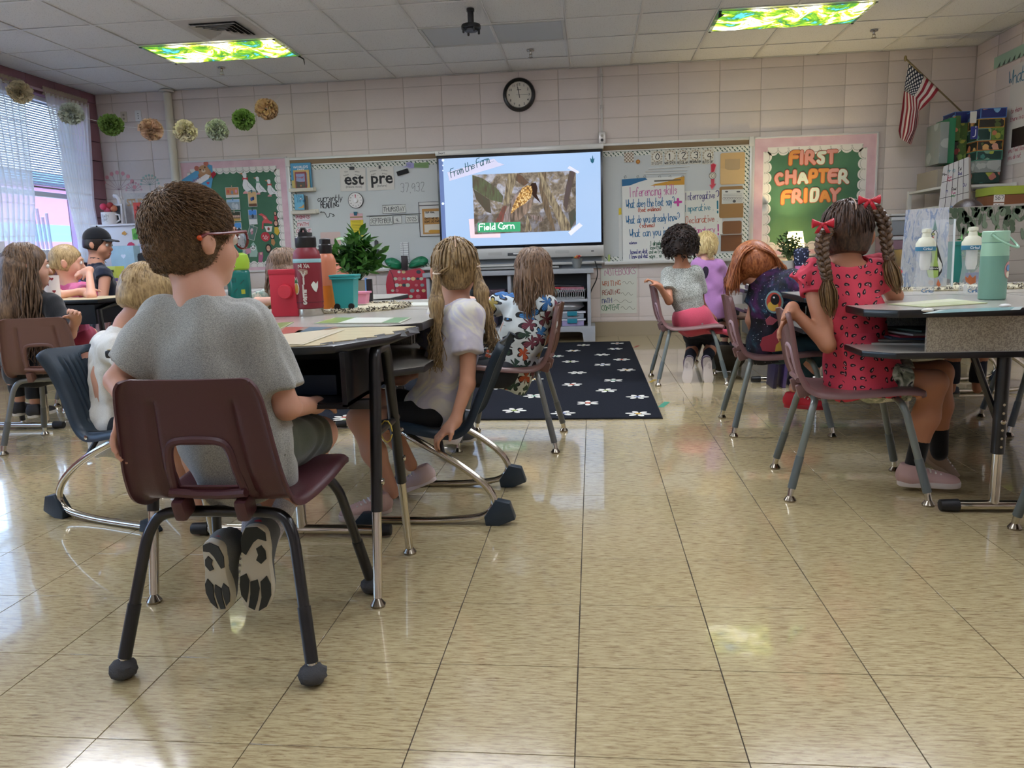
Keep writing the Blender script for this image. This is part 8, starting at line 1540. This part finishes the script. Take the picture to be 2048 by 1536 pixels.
J=dict(pel=(140,665,4.62),che=(140,620,4.60),nck=(138,570,4.6),head=(134,523,4.6),shL=(112,585,4.68),shR=(172,585,4.52),elL=(120,590,4.36),wrL=(160,583,4.42),elR=(183,592,4.34),wrR=(178,540,4.46),hpL=(125,675,4.65),hpR=(158,675,4.6),knL=(140,668,4.85),knR=(180,668,4.75),anL=(140,790,4.3),anR=(165,775,4.6))
J['knL']=px3((128,700,4.28));pk=person('fair-haired child in pink leaning on the desk with a hand at the mouth',J,.95,.0062,'dba58a',fwd=(.82,.42,-.08),shirt=(m_cloth('c85a86','b84f7a'),.40,.10,.055),pants=(m_cloth('b0405a','a03850'),.8,.008),hair=('a98c5e',),hands=dict(R=((-.55,-.1,-.15),(-.3,.5,-.8),.8,1),L=((.9,.2,.1),(0,0,-1),.3,1)),shoes=dict(L=(px3((150,840,4.1)),(-.9,-.3,0),(0,0,1),.2,'b4ab98','cfc8b4',1),R=(px3((165,790,4.6)),(-.2,-.9,-.1),(0,0,1),.2,'b9b4a6','d0ccc0',1)))
HN=m_hair('7a6240','c4a878',.25,140);scalp(pk,'hair_base',HN,[((0,0,-.06),(0,-.15,-1))],.007,tight=1,extra=[((0,-.022,-.035),(.060,.060,.055))],folds=.0015);hair_hull(pk,'hair_bun',HN,[('ell',pk['hc']+pk['R']@V3((0,-.10,-.055)),(.035,.035,.04),None,.02)])
J=dict(pel=(215,640,5.72),che=(203,580,5.72),nck=(192,527,5.72),head=(196,487,5.74),shL=(172,550,5.84),shR=(210,552,5.58),elL=(180,600,5.75),wrL=(225,610,5.68),elR=(205,605,5.50),wrR=(262,620,5.5),hpL=(215,648,5.8),hpR=(222,650,5.64),knL=(268,645,5.78),knR=(272,655,5.6),anL=(275,720,5.78),anR=(268,735,5.6))
te=person('young person in a black cap, navy sleeveless top and jeans in profile',J,1.18,.0068,'b98468',fwd=(.97,.12,-.12),shirt=(m_cloth('121726','1a2032'),.12,.12,.06),pants=(m_cloth('2c4458','3a566a'),1.9,.008),hair=('1c1410',),hs=1.06,shoes=dict(L=(px3((278,728,5.78)),(1,0,0),(0,0,1),.27,'3a3a3c','d0ccc4',1),R=(px3((270,742,5.6)),(1,0,0),(0,0,1),.27,'3a3a3c','d0ccc4',1)))
HD=m_hair('120c0a','2e211a',.5,140);scalp(te,'hair',HD,[((0,0,-.05),(0,-.1,-1))],.007);R,c,s_=te['R'],te['hc'],te['hs'];g=Field(c-.2,c+.2,.006);g.add(('ell',c+R@V3((0,-.008,.035)),V3((.084,.098,.085))*s_,R,.02));g.plane(c+R@V3((0,0,.030)),-(R@V3((0,-.16,1))));CAP=m_cloth('0d0e12','16171c');o=fmesh('cap',g,CAP,te['o']);L_=te['L']
MB().grid([[L_(.072*math.sin(a),.062+k*(.03+.055*math.cos(a)),.046-.010*k-.012*abs(math.sin(a)))for a in[q*PI/12-PI/2 for q in range(13)]]for k in(0,.5,1.0)]).build('cap_brim',CAP,o,solid=.004);MB().ball(L_(0,-.01,.122),.007,8,6).build('cap_button',CAP,o);MB().tube([L_(-.05,.0,-.105),L_(0,.062,-.135),L_(.05,.0,-.105),L_(0,-.06,-.10),L_(-.05,0,-.105)],.0025,6).build('necklace',mat('b8b4ac',.25,.9),te['o'])
a=MB();q=te['J']['che']+V3((.115,-.04,-.0));
for k in range(5):a.cbox(tuple(q+V3((-.02+.008*k,-.055,.03-.01*(k%2)))),(.006,.01,.02))
a.build('shirt_print',mat('c9cdd4',.7),te['o'])
J=dict(pel=(236,845,2.66),che=(226,745,2.66),nck=(256,650,2.68),head=(298,588,2.72),shL=(205,690,2.82),shR=(240,700,2.54),elL=(270,740,2.84),wrL=(330,720,2.84),elR=(285,775,2.52),wrR=(340,760,2.56),hpL=(250,850,2.72),hpR=(250,855,2.58),knL=(375,830,2.74),knR=(380,835,2.56),anL=(360,985,2.74),anR=(400,1010,2.56))
wt=person('blond child in a white shirt on the left navy rocker, hidden behind the boy',J,.92,.0062,'d9a58a',fwd=(.5,.8,-.3),shirt=(m_cloth('e6e5de','d2d2ca'),.95,.12,.055,.009),pants=(mat('16181e',.9),.6,.008),fat=.9,hair=('a08660',),shoes=dict(L=(px3((365,1000,2.74)),(.9,.2,-.1),(0,0,1),.18,'d0ccc8','dcd8d4',1),R=(px3((400,1028,2.56)),(.95,0,-.05),(0,0,1),.18,'d0ccc8','dcd8d4',1)))
scalp(wt,'hair_base',HN,[((0,0,-.08),(0,-.2,-1))],.013,folds=.002);strands('hair',HN,wt['o'],[q[:4]+[q[3]+Vector((0,0,-.04))]for q in hang(wt,200,21,None,.05,lambda d:d[1]<.4)],r0=.005,sides=4)
J=dict(pel=(600,640,4.25),che=(585,610,4.15),nck=(572,575,4.05),head=(572,538,4.02),shL=(535,598,4.1),shR=(608,598,4.1),elL=(515,605,3.85),wrL=(560,600,3.72),elR=(630,600,3.85),wrR=(590,598,3.72),hpL=(585,645,4.25),hpR=(615,645,4.25),knL=(580,645,4.0),knR=(612,645,4.0),anL=(585,790,4.0),anR=(600,800,3.9))
bn=person('brown-haired child leaning on the desk behind the red bottle',J,.95,.007,'d9a58a',fwd=(.3,.95,-.1),shirt=(m_cloth('b9c9bc','8aa69a','tiedye',40),.9,.10,.055),pants=(mat('2a3040',.9),1.2,.007),hair=('54402e',),shoes=dict(L=(px3((585,812,4.0)),(-.3,-.9,0),(0,0,1),.18,'c58a84','d8d0c8',1),R=(px3((600,830,3.9)),(.2,-.9,0),(0,0,1),.18,'c58a84','d8d0c8',1)))
scalp(bn,'hair_base',HF,[((0,0,-.08),(0,-.2,-1))],.012);strands('hair',HF,bn['o'],hang(bn,130,9,None,.20,lambda d:d[2]<.8 and d[1]<.35,drape=.03),r0=.007,sides=4);c=bn['hc'];hair_hull(bn,'hair_volume',HF,[('cap',c+V3((0,-.04,-.02)),c+V3((-.02,-.06,-.17)),.08,.055,.03),('cap',c+V3((-.02,-.06,-.13)),c+V3((-.14,-.08,-.26)),.05,.022,.03)])
J=dict(pel=(2.02,4.75,.49),che=(2.02,4.75,.66),nck=(2.02,4.75,.83),head=(1932,440,4.75),shL=(1.89,4.75,.78),shR=(2.15,4.75,.78),elL=(1.86,4.7,.6),wrL=(1.92,4.55,.69),elR=(2.18,4.7,.6),wrR=(2.12,4.55,.69),hpL=(1.95,4.72,.46),hpR=(2.09,4.72,.46),knL=(1.95,4.42,.45),knR=(2.09,4.42,.45),anL=(1.95,4.42,.09),anR=(2.09,4.42,.09))
dk=person('dark-haired child whose crown shows above the eucalyptus divider',J,1.,.008,'b9805f',fwd=(0,1,0),shirt=(m_cloth('3a4a6a','2f3d5a'),.6,.1,.055),pants=(mat('1b1f2b',.9),1.9,.007),hair=('1c1410',));scalp(dk,'hair',HD,[((0,0,-.07),(0,-.2,-1))],.016)
# things on the desks
def zz(x,y,z):p=at(x,y,Z=z);return Vector((p.x,p.y,z))
def cylf(p,r):return lambda u,v,e=0:p+Vector(((r+e)*math.sin(u/r),-(r+e)*math.cos(u/r),v))
def bottle(name,label,p,prof,c,parts=(),n=28,cat='bottle',**k):
 t=thing(name,label,cat,p);MB().lathe(prof,p,n).build('body',mat(c,**k),t,smooth=35)
 for nm,pr_,cc,kw in parts:MB().lathe(pr_,p,n).build(nm,mat(cc,**kw),t,smooth=35)
 return t
p=zz(622,631,.69);t=bottle('water_bottle','large dark red metal bottle with black spout lid and white name letters',p,[(.048,.028),(.050,.034),(.049,.04),(.050,.05),(.0505,.215),(.046,.235),(.036,.248),(.034,.252)],'7a1624',(('steel_base',[(.046,0),(.048,.004),(.048,.027)],'b9b4aa',dict(rough=.25,metal=1)),('lid',[(.036,.25),(.038,.256),(.038,.285),(.034,.29)],'101012',dict(rough=.4)),('band',[(.0512,.195),(.0515,.197),(.0512,.208),(.0505,.209)],'8fb9bd',dict(rough=.6)),('groove',[(.0508,.050),(.0508,.052)],'4a0f1a',dict(rough=.5))),rough=.45)
MB().box(p+Vector((-.016,-.03,.285)),p+Vector((.016,.03,.305))).tube([p+Vector((-.012,-.02,.30)),p+Vector((-.004,-.02,.318)),p+Vector((.006,-.02,.318)),p+Vector((.013,-.02,.30))],.006,8).build('spout',mat('0d0d0f',.4),t,bevel=.004)
f=cylf(p,.051);a=MB();write(a,f,'NIXA',-.016,.176,.016,.0026,d=.001,wx=.8)
for k,ch in enumerate('VILES'):text(a,f,ch,.001,.143-.0245*k,.031,.001,.0016)
a.build('lettering',mat('c9c0b4',.5),t);a=MB()
for k in range(4):strokes(a,f,[(q.x,q.y)for q in chaikin([(-.020+.003*k,.170-.003*k),(0,.172-.004*k),(.020,.168-.003*k),(.008,.160-.003*k)],1)],.0018,.001)
a.build('emblem',mat('b9a08a',.5),t);MB().prism(disc(-.034,.105,.0145,16,.024),f,0,.0012).prism([(-.046,.125),(-.042,.145),(-.034,.134),(-.028,.145),(-.022,.125)],f,0,.0012).build('sticker_base',mat('dcd8cc',.5),t);MB().prism(disc(-.034,.102,.0115,12,.019),f,.001,.0018).build('pineapple',mat('b98c3c',.5),t);MB().prism([(-.044,.122),(-.040,.140),(-.034,.130),(-.029,.141),(-.024,.122)],f,.001,.0018).build('pineapple_crown',mat('3c6a3c',.5),t)
MB().prism([(.026,.115),(.036,.128),(.045,.118),(.054,.128),(.052,.105),(.044,.088),(.038,.092),(.032,.10)],f,0,.0014).build('bird_sticker',mat('d4d8cc',.5),t)
p2=zz(650,622,.69)+Vector((.012,.02,0));t=bottle('water_bottle','orange-pink bottle with a black lid directly behind the dark red bottle',p2,[(.034,0),(.038,.004),(.038,.20),(.030,.222),(.024,.228)],'c87a58',(('lid',[(.024,.228),(.026,.232),(.026,.262),(.022,.266),(.022,.285),(.016,.288)],'121214',dict(rough=.4)),),rough=.35)
MB().lathe([(.0384,.004),(.0386,.006),(.0386,.10),(.0384,.101)],p2,24).build('lower_tone',mat('cf7a2a',.35),t)
p=zz(582,632,.69);t=thing('red_box','bright red block-shaped box with a round knob left of the dark red bottle','box',p);MB().box(p+Vector((-.062,-.03,0)),p+Vector((.062,.05,.170))).build('body',mat('c2263a',.55),t,bevel=.004);MB().box(p+Vector((-.064,-.032,.155)),p+Vector((.064,.052,.174))).build('lid',mat('b82236',.55),t,bevel=.004);MB().lathe([(.027,0),(.027,.014),(.024,.018),(.001,.018)],p+Vector((0,-.03,.092)),24,R90).build('knob',mat('c8303f',.5),t)
p=zz(484,634,.69);t=bottle('water_bottle','teal bottle with a lime green flip lid beside the boy\'s cheek',p,[(.038,0),(.042,.006),(.042,.165),(.038,.175),(.034,.178)],'0f6e66',(('lid',[(.037,.176),(.042,.182),(.044,.21),(.038,.232),(.02,.24)],'9fc83a',dict(rough=.35)),('spout_cap',[(.022,.236),(.024,.25),(.018,.268),(.004,.27)],'0f5c54',dict(rough=.4))),rough=.25)
MB().tube([p+Vector((-.035,-.02,.205)),p+Vector((-.062,-.022,.18)),p+Vector((-.082,-.022,.145)),p+Vector((-.078,-.022,.132)),p+Vector((-.055,-.022,.15)),p+Vector((-.036,-.02,.175))],.0085,8).build('handle',mat('2a8f88',.4),t);f=cylf(p,.0425);a=MB()
for k,(u,v)in enumerate(((-.03,.13),(0,.14),(.03,.132),(-.028,.09),(.004,.10),(-.03,.05),(0,.055),(.03,.06))):strokes(a,f,[(u-.007,v-.007),(u+.007,v-.007),(u+.007,v+.007),(u-.007,v+.007),(u-.007,v-.007)]if k%2 else[(u-.008,v-.008),(u+.008,v+.008)],.0022,.001)
a.build('square_marks',mat('0a4038',.5),t);MB().prism(rect(.024,.088,.038,.104),f,0,.0012).build('lime_mark',mat('a9b83a',.5),t)
p=zz(507,602,.69)+Vector((0,.3,0));p.z=.66;t=bottle('tumbler','hot pink tumbler with a black rim behind the teal bottle',p,[(.030,0),(.036,.02),(.042,.21),(.040,.212)],'d83c88',(('rim',[(.043,.205),(.044,.222),(.041,.226)],'141416',dict(rough=.4)),),cat='tumbler',rough=.3);MB().tube([p+Vector((.04,0,.17)),p+Vector((.072,0,.16)),p+Vector((.07,0,.08)),p+Vector((.036,0,.07))],.007,8).build('handle',mat('d83c88',.3),t)
def bin_(label,p,w,d,h,c,lid=True,cat='bin',wheels=False):
 t=thing('mini_bin',label,cat,p,'small desk bins');a=MB();k=.8;a.add([p+Vector((sx*w/2*s_,sy*d/2*s_,z))for s_,z in((k,.004),(1,h))for sx,sy in((-1,-1),(1,-1),(1,1),(-1,1))],[(0,3,2,1),(0,1,5,4),(1,2,6,5),(2,3,7,6),(3,0,4,7)]);a.build('body',mat(c,.4),t,solid=.002)
 MB().box(p+Vector((-w/2-.006,-d/2-.006,h-.008)),p+Vector((w/2+.006,d/2+.006,h+.001))).build('rim',mat(c,.4),t,bevel=.002)
 if lid:MB().box(p+Vector((-w/2-.008,-d/2-.008,h+.001)),p+Vector((w/2+.008,d/2+.008,h+.010))).build('lid',mat(c,.4),t,bevel=.003)
 if wheels:
  for sx in(-1,1):MB().lathe([(.012,-.004),(.012,.004)],p+Vector((sx*w*.32,-d*.42,.012)),16,R90).build('wheel',mat('0e0e10',.5),t)
bin_('teal wheelie-bin pencil holder in front of the leafy plant',zz(694,618,.70),.088,.07,.125,'2a9a9a',wheels=True)
bin_('pink open bin peeking out left of the teal bin',zz(667,611,.70)+Vector((0,.05,0)),.075,.06,.055,'d88aa8',lid=False);bin_('pink open bin right of the teal bin',zz(722,609,.70),.07,.06,.055,'d88aa8',lid=False)
o=MB().lathe([(.001,0),(.05,.005),(.06,.05),(.045,.11),(.01,.13)],zz(668,598,.69)+Vector((0,.12,.07)),10,sy=.7).build('coral_pouch',mat('e08a74',.4),None);tag(o,'coral translucent pouch behind the teal bin','pouch')
p=zz(716,601,.69);t=thing('potted_plant','bushy artificial plant with long green leaves in a grey pot on the middle desks','plant',p);MB().lathe([(.042,0),(.052,.09),(.054,.10),(.047,.10),(.042,.08),(.001,.078)],p,20).build('pot',mat('8f8878',.6),t);leafy(p+Vector((0,0,.08)),.135,.245,520,'4a7a34','2f5a26',.0125,.066,8,t,droop=.45,stems=46)
t=thing('phone_case','small black cased device standing right of the plant','device',zz(741,605,.69));p=zz(741,605,.69);MB().box(p+Vector((-.013,-.01,0)),p+Vector((.013,.01,.11))).build('body',mat('18181c',.3),t,bevel=.003);MB().box(p+Vector((-.018,-.012,0)),p+Vector((-.012,.012,.115))).build('blue_edge',mat('6a8fc0',.4),t)
def tassel(label,c,rx,ry,seed):
 t=thing('fringed_mat',label,'mat',c);r=random.Random(seed);MB().lathe([(.001,0),(1,0),(1,.006),(.98,.009),(.001,.009)],c,40,sx=rx,sy=ry).build('mat_base',m_cloth('cfc7a8','b9b08e','knit',120),t);A=MB();B=MB()
 for k in range(900):
  an=r.uniform(0,2*PI);q=r.uniform(.90,1.06);e=c+Vector((rx*q*math.cos(an),ry*q*math.sin(an),r.uniform(.002,.012)));d=Vector((r.gauss(0,1),r.gauss(0,1),r.uniform(-.1,.9))).normalized()*.013;(A if r.random()<.6 else B).tube([e,e+d*.5+Vector((0,0,.003)),e+d],[.0022,.002,.001],4,caps=False)
 A.build('fringe',mat('d0c9b0',.9),t,fix=False,kind='stuff');B.build('fringe',mat('4a4236',.9),t,fix=False,kind='stuff')
tassel('round cream and brown fringed mat under the teal bin and plant',Vector((-1.0,3.12,.69)),.24,.25,1);tassel('cream and black fringed mat under the acrylic divider',Vector((1.62,3.70,.68)),.34,.18,2)
def plate(label,P,z,cs,th=.003):
 P=[zz(x,y,z)for x,y in P];t=thing('name_plate',label,'name plate',sum(P,Vector())/len(P),'desk name plates');f_=lambda u,v,e=0:Vector((u,v,z+e));MB().prism([(q.x,q.y)for q in P],f_,.0005,th).build('plate',mat(cs[0],.3),t)
 for k,(a0,a1,cc)in enumerate(cs[1:]):Q=[P[0].lerp(P[1],a0),P[0].lerp(P[1],a1),P[3].lerp(P[2],a1),P[3].lerp(P[2],a0)];MB().prism([(q.x,q.y)for q in Q],f_,th-.0004,th+.0004+k*.0001).build('print',mat(cc,.35),t)
plate('white and green laminated name plate at the right of the near desks',[(628,648),(800,647),(822,637),(668,637)],.6905,('d2d6c2',(.02,.28,'7f9a4a'),(.30,.78,'e2e4d8'),(.80,.98,'6f9a6a')))
plate('green flowered name plate half hidden by the boy\'s shoulder',[(515,668),(560,660),(588,645),(530,650)],.6905,('a9b88a',(.1,.9,'6f8a4a')));plate('colourful picture sheet on the wood-topped desk',[(545,671),(650,660),(680,655),(560,655)],.6912,('a08070',(.1,.4,'a0483c'),(.5,.9,'4a6a7a')),.001)
plate('green and white name plate at the far end of the middle desks',[(750,614),(858,612),(858,606),(780,606)],.6905,('dfe2d6',(.05,.4,'8fae7a')));plate('clear-cornered picture sheet under the boy\'s right arm',[(540,690),(606,690),(690,660),(560,662)],.6906,('d6cdb4',(.1,.9,'cfc4a8')),.0012)
plate('pale green laminated name plate on the right desk',[(1775,609),(1850,615),(1975,607),(1900,599)],.6805,('c9cfa0',(.05,.5,'d6d8b8')));plate('teal strip name plate at the near edge of the right desk',[(1845,628),(2040,620),(2046,614),(1880,620)],.6805,('b4c4c0',(.1,.9,'5f8a8c')),.001)
for k,(x,y)in enumerate(((1855,622),(2010,613))):p=zz(x,y,.682);o=MB().ball(p+Vector((0,0,.003)),.012,8,5,(1.6,1,.5)).build('tissue_scrap',mat('e4e2dc',.9),None,smooth=None);tag(o,('flat white tissue scrap on the near edge of the right desk','crumpled white tissue scrap near the mint flask')[k],'tissue','tissue scraps')
def A3(P,Y):return onplane(Y)(P)
Y1=3.78;P=A3([(1812,420),(1898,414),(1892,583),(1797,580)],Y1);f=lambda u,v,e=0:Vector((u,Y1-e,v));t=thing('acrylic_divider','shiny crinkled clear acrylic panel with a goose in a green crayon suit','divider',(P[2][0],Y1,.69))
ti=T('crinkled_film');n=ti.noise(ti.co('World',(30,1,9)),1.6,4,.6,1.);ti.set(Base_Color=ti.ramp(n,[(.35,'c4ccd6'),(.5,'dfe3e8'),(.6,'8aa4cc'),(.7,'e8eef6')]),Roughness=.12,Metallic=.25,Alpha=ti.ramp(ti.sep(ti.co('World'))[2],[(0,(.78,)*3),(.8,(.72,)*3),(.95,(.9,)*3)]));ti.bump(n,.5,.01);MB().prism(P,f,0,.004).build('film_panel',ti.m,t)
P=A3([(1844,440),(1911,438),(1904,583),(1838,581)],Y1-.05);f2=lambda u,v,e=0:Vector((u,Y1-.05-e,v));MB().prism(P,f2,0,.004).build('clear_panel',mat('e9eef0',.05,alpha=.16),t);MB().prism(A3([(1908,438),(1911,438),(1904,583),(1901,583)],Y1-.055),lambda u,v,e=0:Vector((u,Y1-.055-e,v)),0,.006).build('panel_edge',mat('e6eef0',.2),t)
g=lambda pts:A3([(1700+x/5.91,360+y/5.91)for x,y in pts],Y1-.06);fg=lambda u,v,e=0:Vector((u,Y1-.058-e,v))
for k,(nm,P,cc)in enumerate((('goose_body',[(975,620),(1010,580),(1035,620),(1030,760),(1070,900),(1100,1000),(1085,1090),(1050,1140),(1000,1160),(920,1140),(900,1050),(895,960),(930,880),(965,760)],'1c1e1c'),('goose_head',[(982,628),(1010,592),(1028,625),(1022,770),(970,770)],'dfe2dc'),('wing',[(1040,905),(1085,990),(1088,1040),(1060,1090),(1035,1000)],'d6d8d0'),('crayon_suit',[(940,800),(1030,800),(1032,950),(1050,1050),(1040,1140),(1000,1160),(930,1150),(910,1080),(915,900)],'9ab75c'),('suit_top',[(942,770),(1028,770),(1028,795),(942,795)],'1c1e1c'),('suit_band',[(908,1020),(1045,1025),(1050,1065),(910,1060)],'1c1e1c'),('suit_mark',disc(957,915,11,14,68),'1c1e1c'),('hat',[(975,590),(1005,470),(1030,590)],'7fa09a'),('beak',[(985,665),(935,705),(932,725),(960,722),(990,690)],'cf6a5a'),('foot',[(1040,1170),(1070,1240),(1045,1265),(1018,1235)],'c9704a'),('foot',[(935,1180),(980,1190),(985,1240),(950,1250),(920,1220)],'a8907c'),('glasses',disc(978,640,24,14,16),'5f6a4a'),('eye',disc(978,640,14,12,10),'c9cf8a'))):MB().prism(g(P),fg,.0005*k,.0005*k+.0004).build(nm,mat(cc,.5),t)
a=MB();strokes(a,fg,[tuple(q)for q in g([(915+10*k,1036+(14 if k%2 else 0))for k in range(13)])],.003,.008);a.build('zigzag',mat('dfe2dc',.5),t)
Y2=4.2;t=thing('leaf_divider','wood-plank patterned divider board hung with printed eucalyptus leaves','divider',(2.0,Y2,.69));P=A3([(1898,416),(2090,404),(2090,575),(1895,582)],Y2);f=lambda u,v,e=0:Vector((u,Y2-e,v));MB().prism(P,f,0,.006).build('board',mat('a39c92',.6,grain=.2),t)
u0,u1,v0,v1=P[0][0],P[1][0],P[3][1],P[0][1];a=MB()
for k in range(6):strokes(a,f,[(u0,v0+(v1-v0)*k/6),(u1,v0+(v1-v0)*k/6+.01)],.003,.007)
a.build('plank_lines',mat('7a746c',.8),t);r=random.Random(3);LV=[MB(),MB()];ST=MB()
for x in range(1906,2080,10):
 n=r.randint(2,6);q0=A3([(x,418-(x-1900)*.06)],Y2)[0];dx=r.uniform(-.03,.03);strokes(ST,f,[(q0[0],v1-.002),(q0[0]+dx,q0[1]-.028*n)],.002,.008)
 for k in range(n):
  cu_,cv_=q0[0]+dx*k/n+r.uniform(-.022,.022),q0[1]-.004-.028*k;an=r.uniform(-.7,.7)+PI/2;w,l=(.013,.02)if r.random()<.6 else(.008,.03);pts_=[(cu_+l*math.cos(q)*math.cos(an)-w*math.sin(q)*math.sin(an),min(v1-.001,cv_+l*math.cos(q)*math.sin(an)+w*math.sin(q)*math.cos(an)))for q in[e*PI/5 for e in range(10)]];LV[r.random()<.5].prism(pts_,f,.007,.009+.0002*k)
LV[0].build('printed_leaves',mat('4c5c46',.6),t,kind='stuff');LV[1].build('printed_leaves',mat('6f7f68',.6),t,kind='stuff');ST.build('printed_stem',mat('5a6a52',.6),t)
def cirkul(label,p):
 t=bottle('sports_bottle',label,p,[(.036,0),(.038,.005),(.036,.06),(.030,.11),(.036,.17),(.036,.185),(.001,.185)],'e8eeee',(('lid',[(.037,.19),(.037,.205),(.026,.225),(.017,.230),(.014,.246),(.018,.25),(.017,.262),(.004,.264)],'dcdcc4',dict(rough=.4)),('label_band',[(.0375,.176),(.0378,.177),(.0378,.192),(.037,.193)],'3c7f9c',dict(rough=.4)),('cartridge',[(.014,.10),(.02,.12),(.02,.18)],'dfe0d4',dict(rough=.5))),rough=.06,alpha=.22)
 a=MB();f=cylf(p,.038);write(a,f,'Cirkul',-.022,.180,.009,.0017,d=.001,wx=1.0);a.build('lettering',mat('e6eef0',.5),t);a=MB();write(a,f,'Cirkul',-.02,.012,.014,.0025,d=.001);a.build('lettering',mat('3c6f9c',.5),t);return t,f
p=zz(1938,590,.68);t,f=cirkul('clear sports bottle with a cream lid and a crown sticker beside the mint flask',p);MB().prism([(-.03,.055),(-.034,.075),(-.024,.068),(-.018,.082),(-.008,.068),(.002,.078),(.004,.05),(-.014,.042)],f,0,.0015).build('crown_sticker',mat('b8683c',.5),t);MB().prism([(-.038,.02),(-.036,.042),(-.024,.04),(-.022,.02),(-.03,.008)],f,0,.0012).build('leaf_sticker',mat('d0d2cc',.5),t)
cirkul('copy of the clear sports bottle standing for its reflection in the crinkled panel',zz(1830,588,.68)-Vector((0,.08,0)))  # second bottle modelled in place of a mirror image in the acrylic
p=zz(1983,599,.68);t=bottle('water_flask','tall mint green flask with a carry handle on the right desk',p,[(.040,0),(.044,.004),(.0445,.155),(.044,.16),(.042,.20),(.041,.205)],'6f9a88',(('upper_tone',[(.0447,.155),(.0447,.158),(.0425,.198),(.042,.2)],'9ac4a8',dict(rough=.45)),('lid',[(.0425,.203),(.043,.207),(.043,.240),(.040,.242)],'a2caae',dict(rough=.45))),rough=.5)
MB().tube(chaikin([p+Vector((-.028,-.036,.228)),p+Vector((-.01,-.06,.205)),p+Vector((.03,-.068,.185)),p+Vector((.058,-.045,.182)),p+Vector((.06,-.01,.20)),p+Vector((.045,.01,.225))],2),.0055,8,flat=.7).build('handle',mat('9ac4a8',.45),t);MB().lathe([(.008,0),(.008,.005),(.004,.006)],p+Vector((-.028,-.034,.228)),14,R90).build('pivot',mat('8fb89e',.45),t)
f=cylf(p,.0447);MB().prism(disc(.036,.105,.02,14,.03),f,0,.0014).build('sticker',mat('cf9a94',.5),t);MB().prism(disc(.036,.112,.012,10),f,.001,.002).build('sticker_bow',mat('6f9ac4',.5),t);MB().prism(disc(.036,.09,.012,10),f,.001,.002).build('sticker_shell',mat('e6dfc4',.5),t)
bin_('large teal bin behind the clear panel on the right desk',Vector((at(1905,550,Y=4.0).x,4.0,.69)),.125,.10,.19,'1f7f78',wheels=True)
p=Vector((at(1942,550,Y=3.98).x,3.98,.68));t=thing('potted_plant','bright green artificial shrub behind the clear bottle on the right desk','plant',p);MB().lathe([(.035,0),(.045,.06),(.04,.06),(.001,.05)],p,16).build('pot',mat('2f4a8a',.5),t);leafy(p+Vector((0,0,.05)),.10,.21,700,'5f9a4a','3f7a3a',.005,.020,5,t,stems=50)
p=zz(2022,590,.68)+Vector((.05,.3,0));t=thing('fern_sprig','dark green fern sprig to the right of the mint flask','plant',p);MB().lathe([(.03,0),(.035,.05),(.001,.05)],p,14).build('pot',mat('3a4a6a',.5),t);leafy(p+Vector((0,0,.05)),.11,.2,420,'3c5a34','5a7a44',.003,.03,6,t,stems=14)
for k in range(6):o=MB().cbox((1.12+.012*k,2.88+.02*(k%2),.545+.008*k),(.26-.01*k,.20,.006),(0,.02*(k%3),.12*(k-2))).build('exercise_book',mat(('c9c4ba','8a8478','3a4a5c','b03a48','a9a49c','4a5a50')[k],.5),None);tag(o,('pale sheet at the bottom of the books in the right desk','grey-brown exercise book in the right desk','navy exercise book in the right desk','red-edged exercise book in the right desk','light grey exercise book in the right desk','dark green exercise book topmost in the right desk')[k],'book','books in the right desk')
p=zz(108,596,LZ2);p=Vector((at(106,590,Y=4.2).x,4.2,LZ2));t=bottle('heart_mug','white cup with red hearts and a bow between the left girls',p,[(.036,0),(.04,.005),(.042,.14),(.038,.14),(.036,.02),(.001,.015)],'ddd2d0',cat='mug',rough=.4);f=cylf(p,.0425);a=MB()
for u,v in((.03,.12),(.035,.05),(-.02,.04),(-.03,.10)):a.prism([(u+.0006*16*math.sin(q)**3,v+.0006*(13*math.cos(q)-5*math.cos(2*q)-2*math.cos(3*q)-math.cos(4*q)))for q in[w*PI/8 for w in range(16)]],f,0,.001)
a.prism([(-.012,.10),(.0,.092),(.012,.10),(.012,.082),(0,.088),(-.012,.082)],f,0,.001);a.build('heart_print',mat('8a2a34',.5),t)
for k,(x,c)in enumerate(((1458,'2a2440'),(1466,'5a4a8a'),(1474,'4a3f7a'))):p=zz(x,708,0);o=MB().cbox((p.x+.03*k,5.1+.02*k,.12),(.022,.2,.24),(0,.08,0)).build('binder',mat(c,.4),None,bevel=.003);tag(o,('black-purple binder, leftmost under the far desk','violet binder in the middle under the far desk','dark violet binder, rightmost under the far desk')[k],'binder','binders under the far desk')
p=zz(1440,690,0);o=MB().ball((.95,5.75,.10),.13,16,10,(1.2,.8,.75)).build('backpack',mat('3c3426',.9,grain=.8,gscale=60),None);tag(o,'dark olive backpack lying under the far desk','backpack')
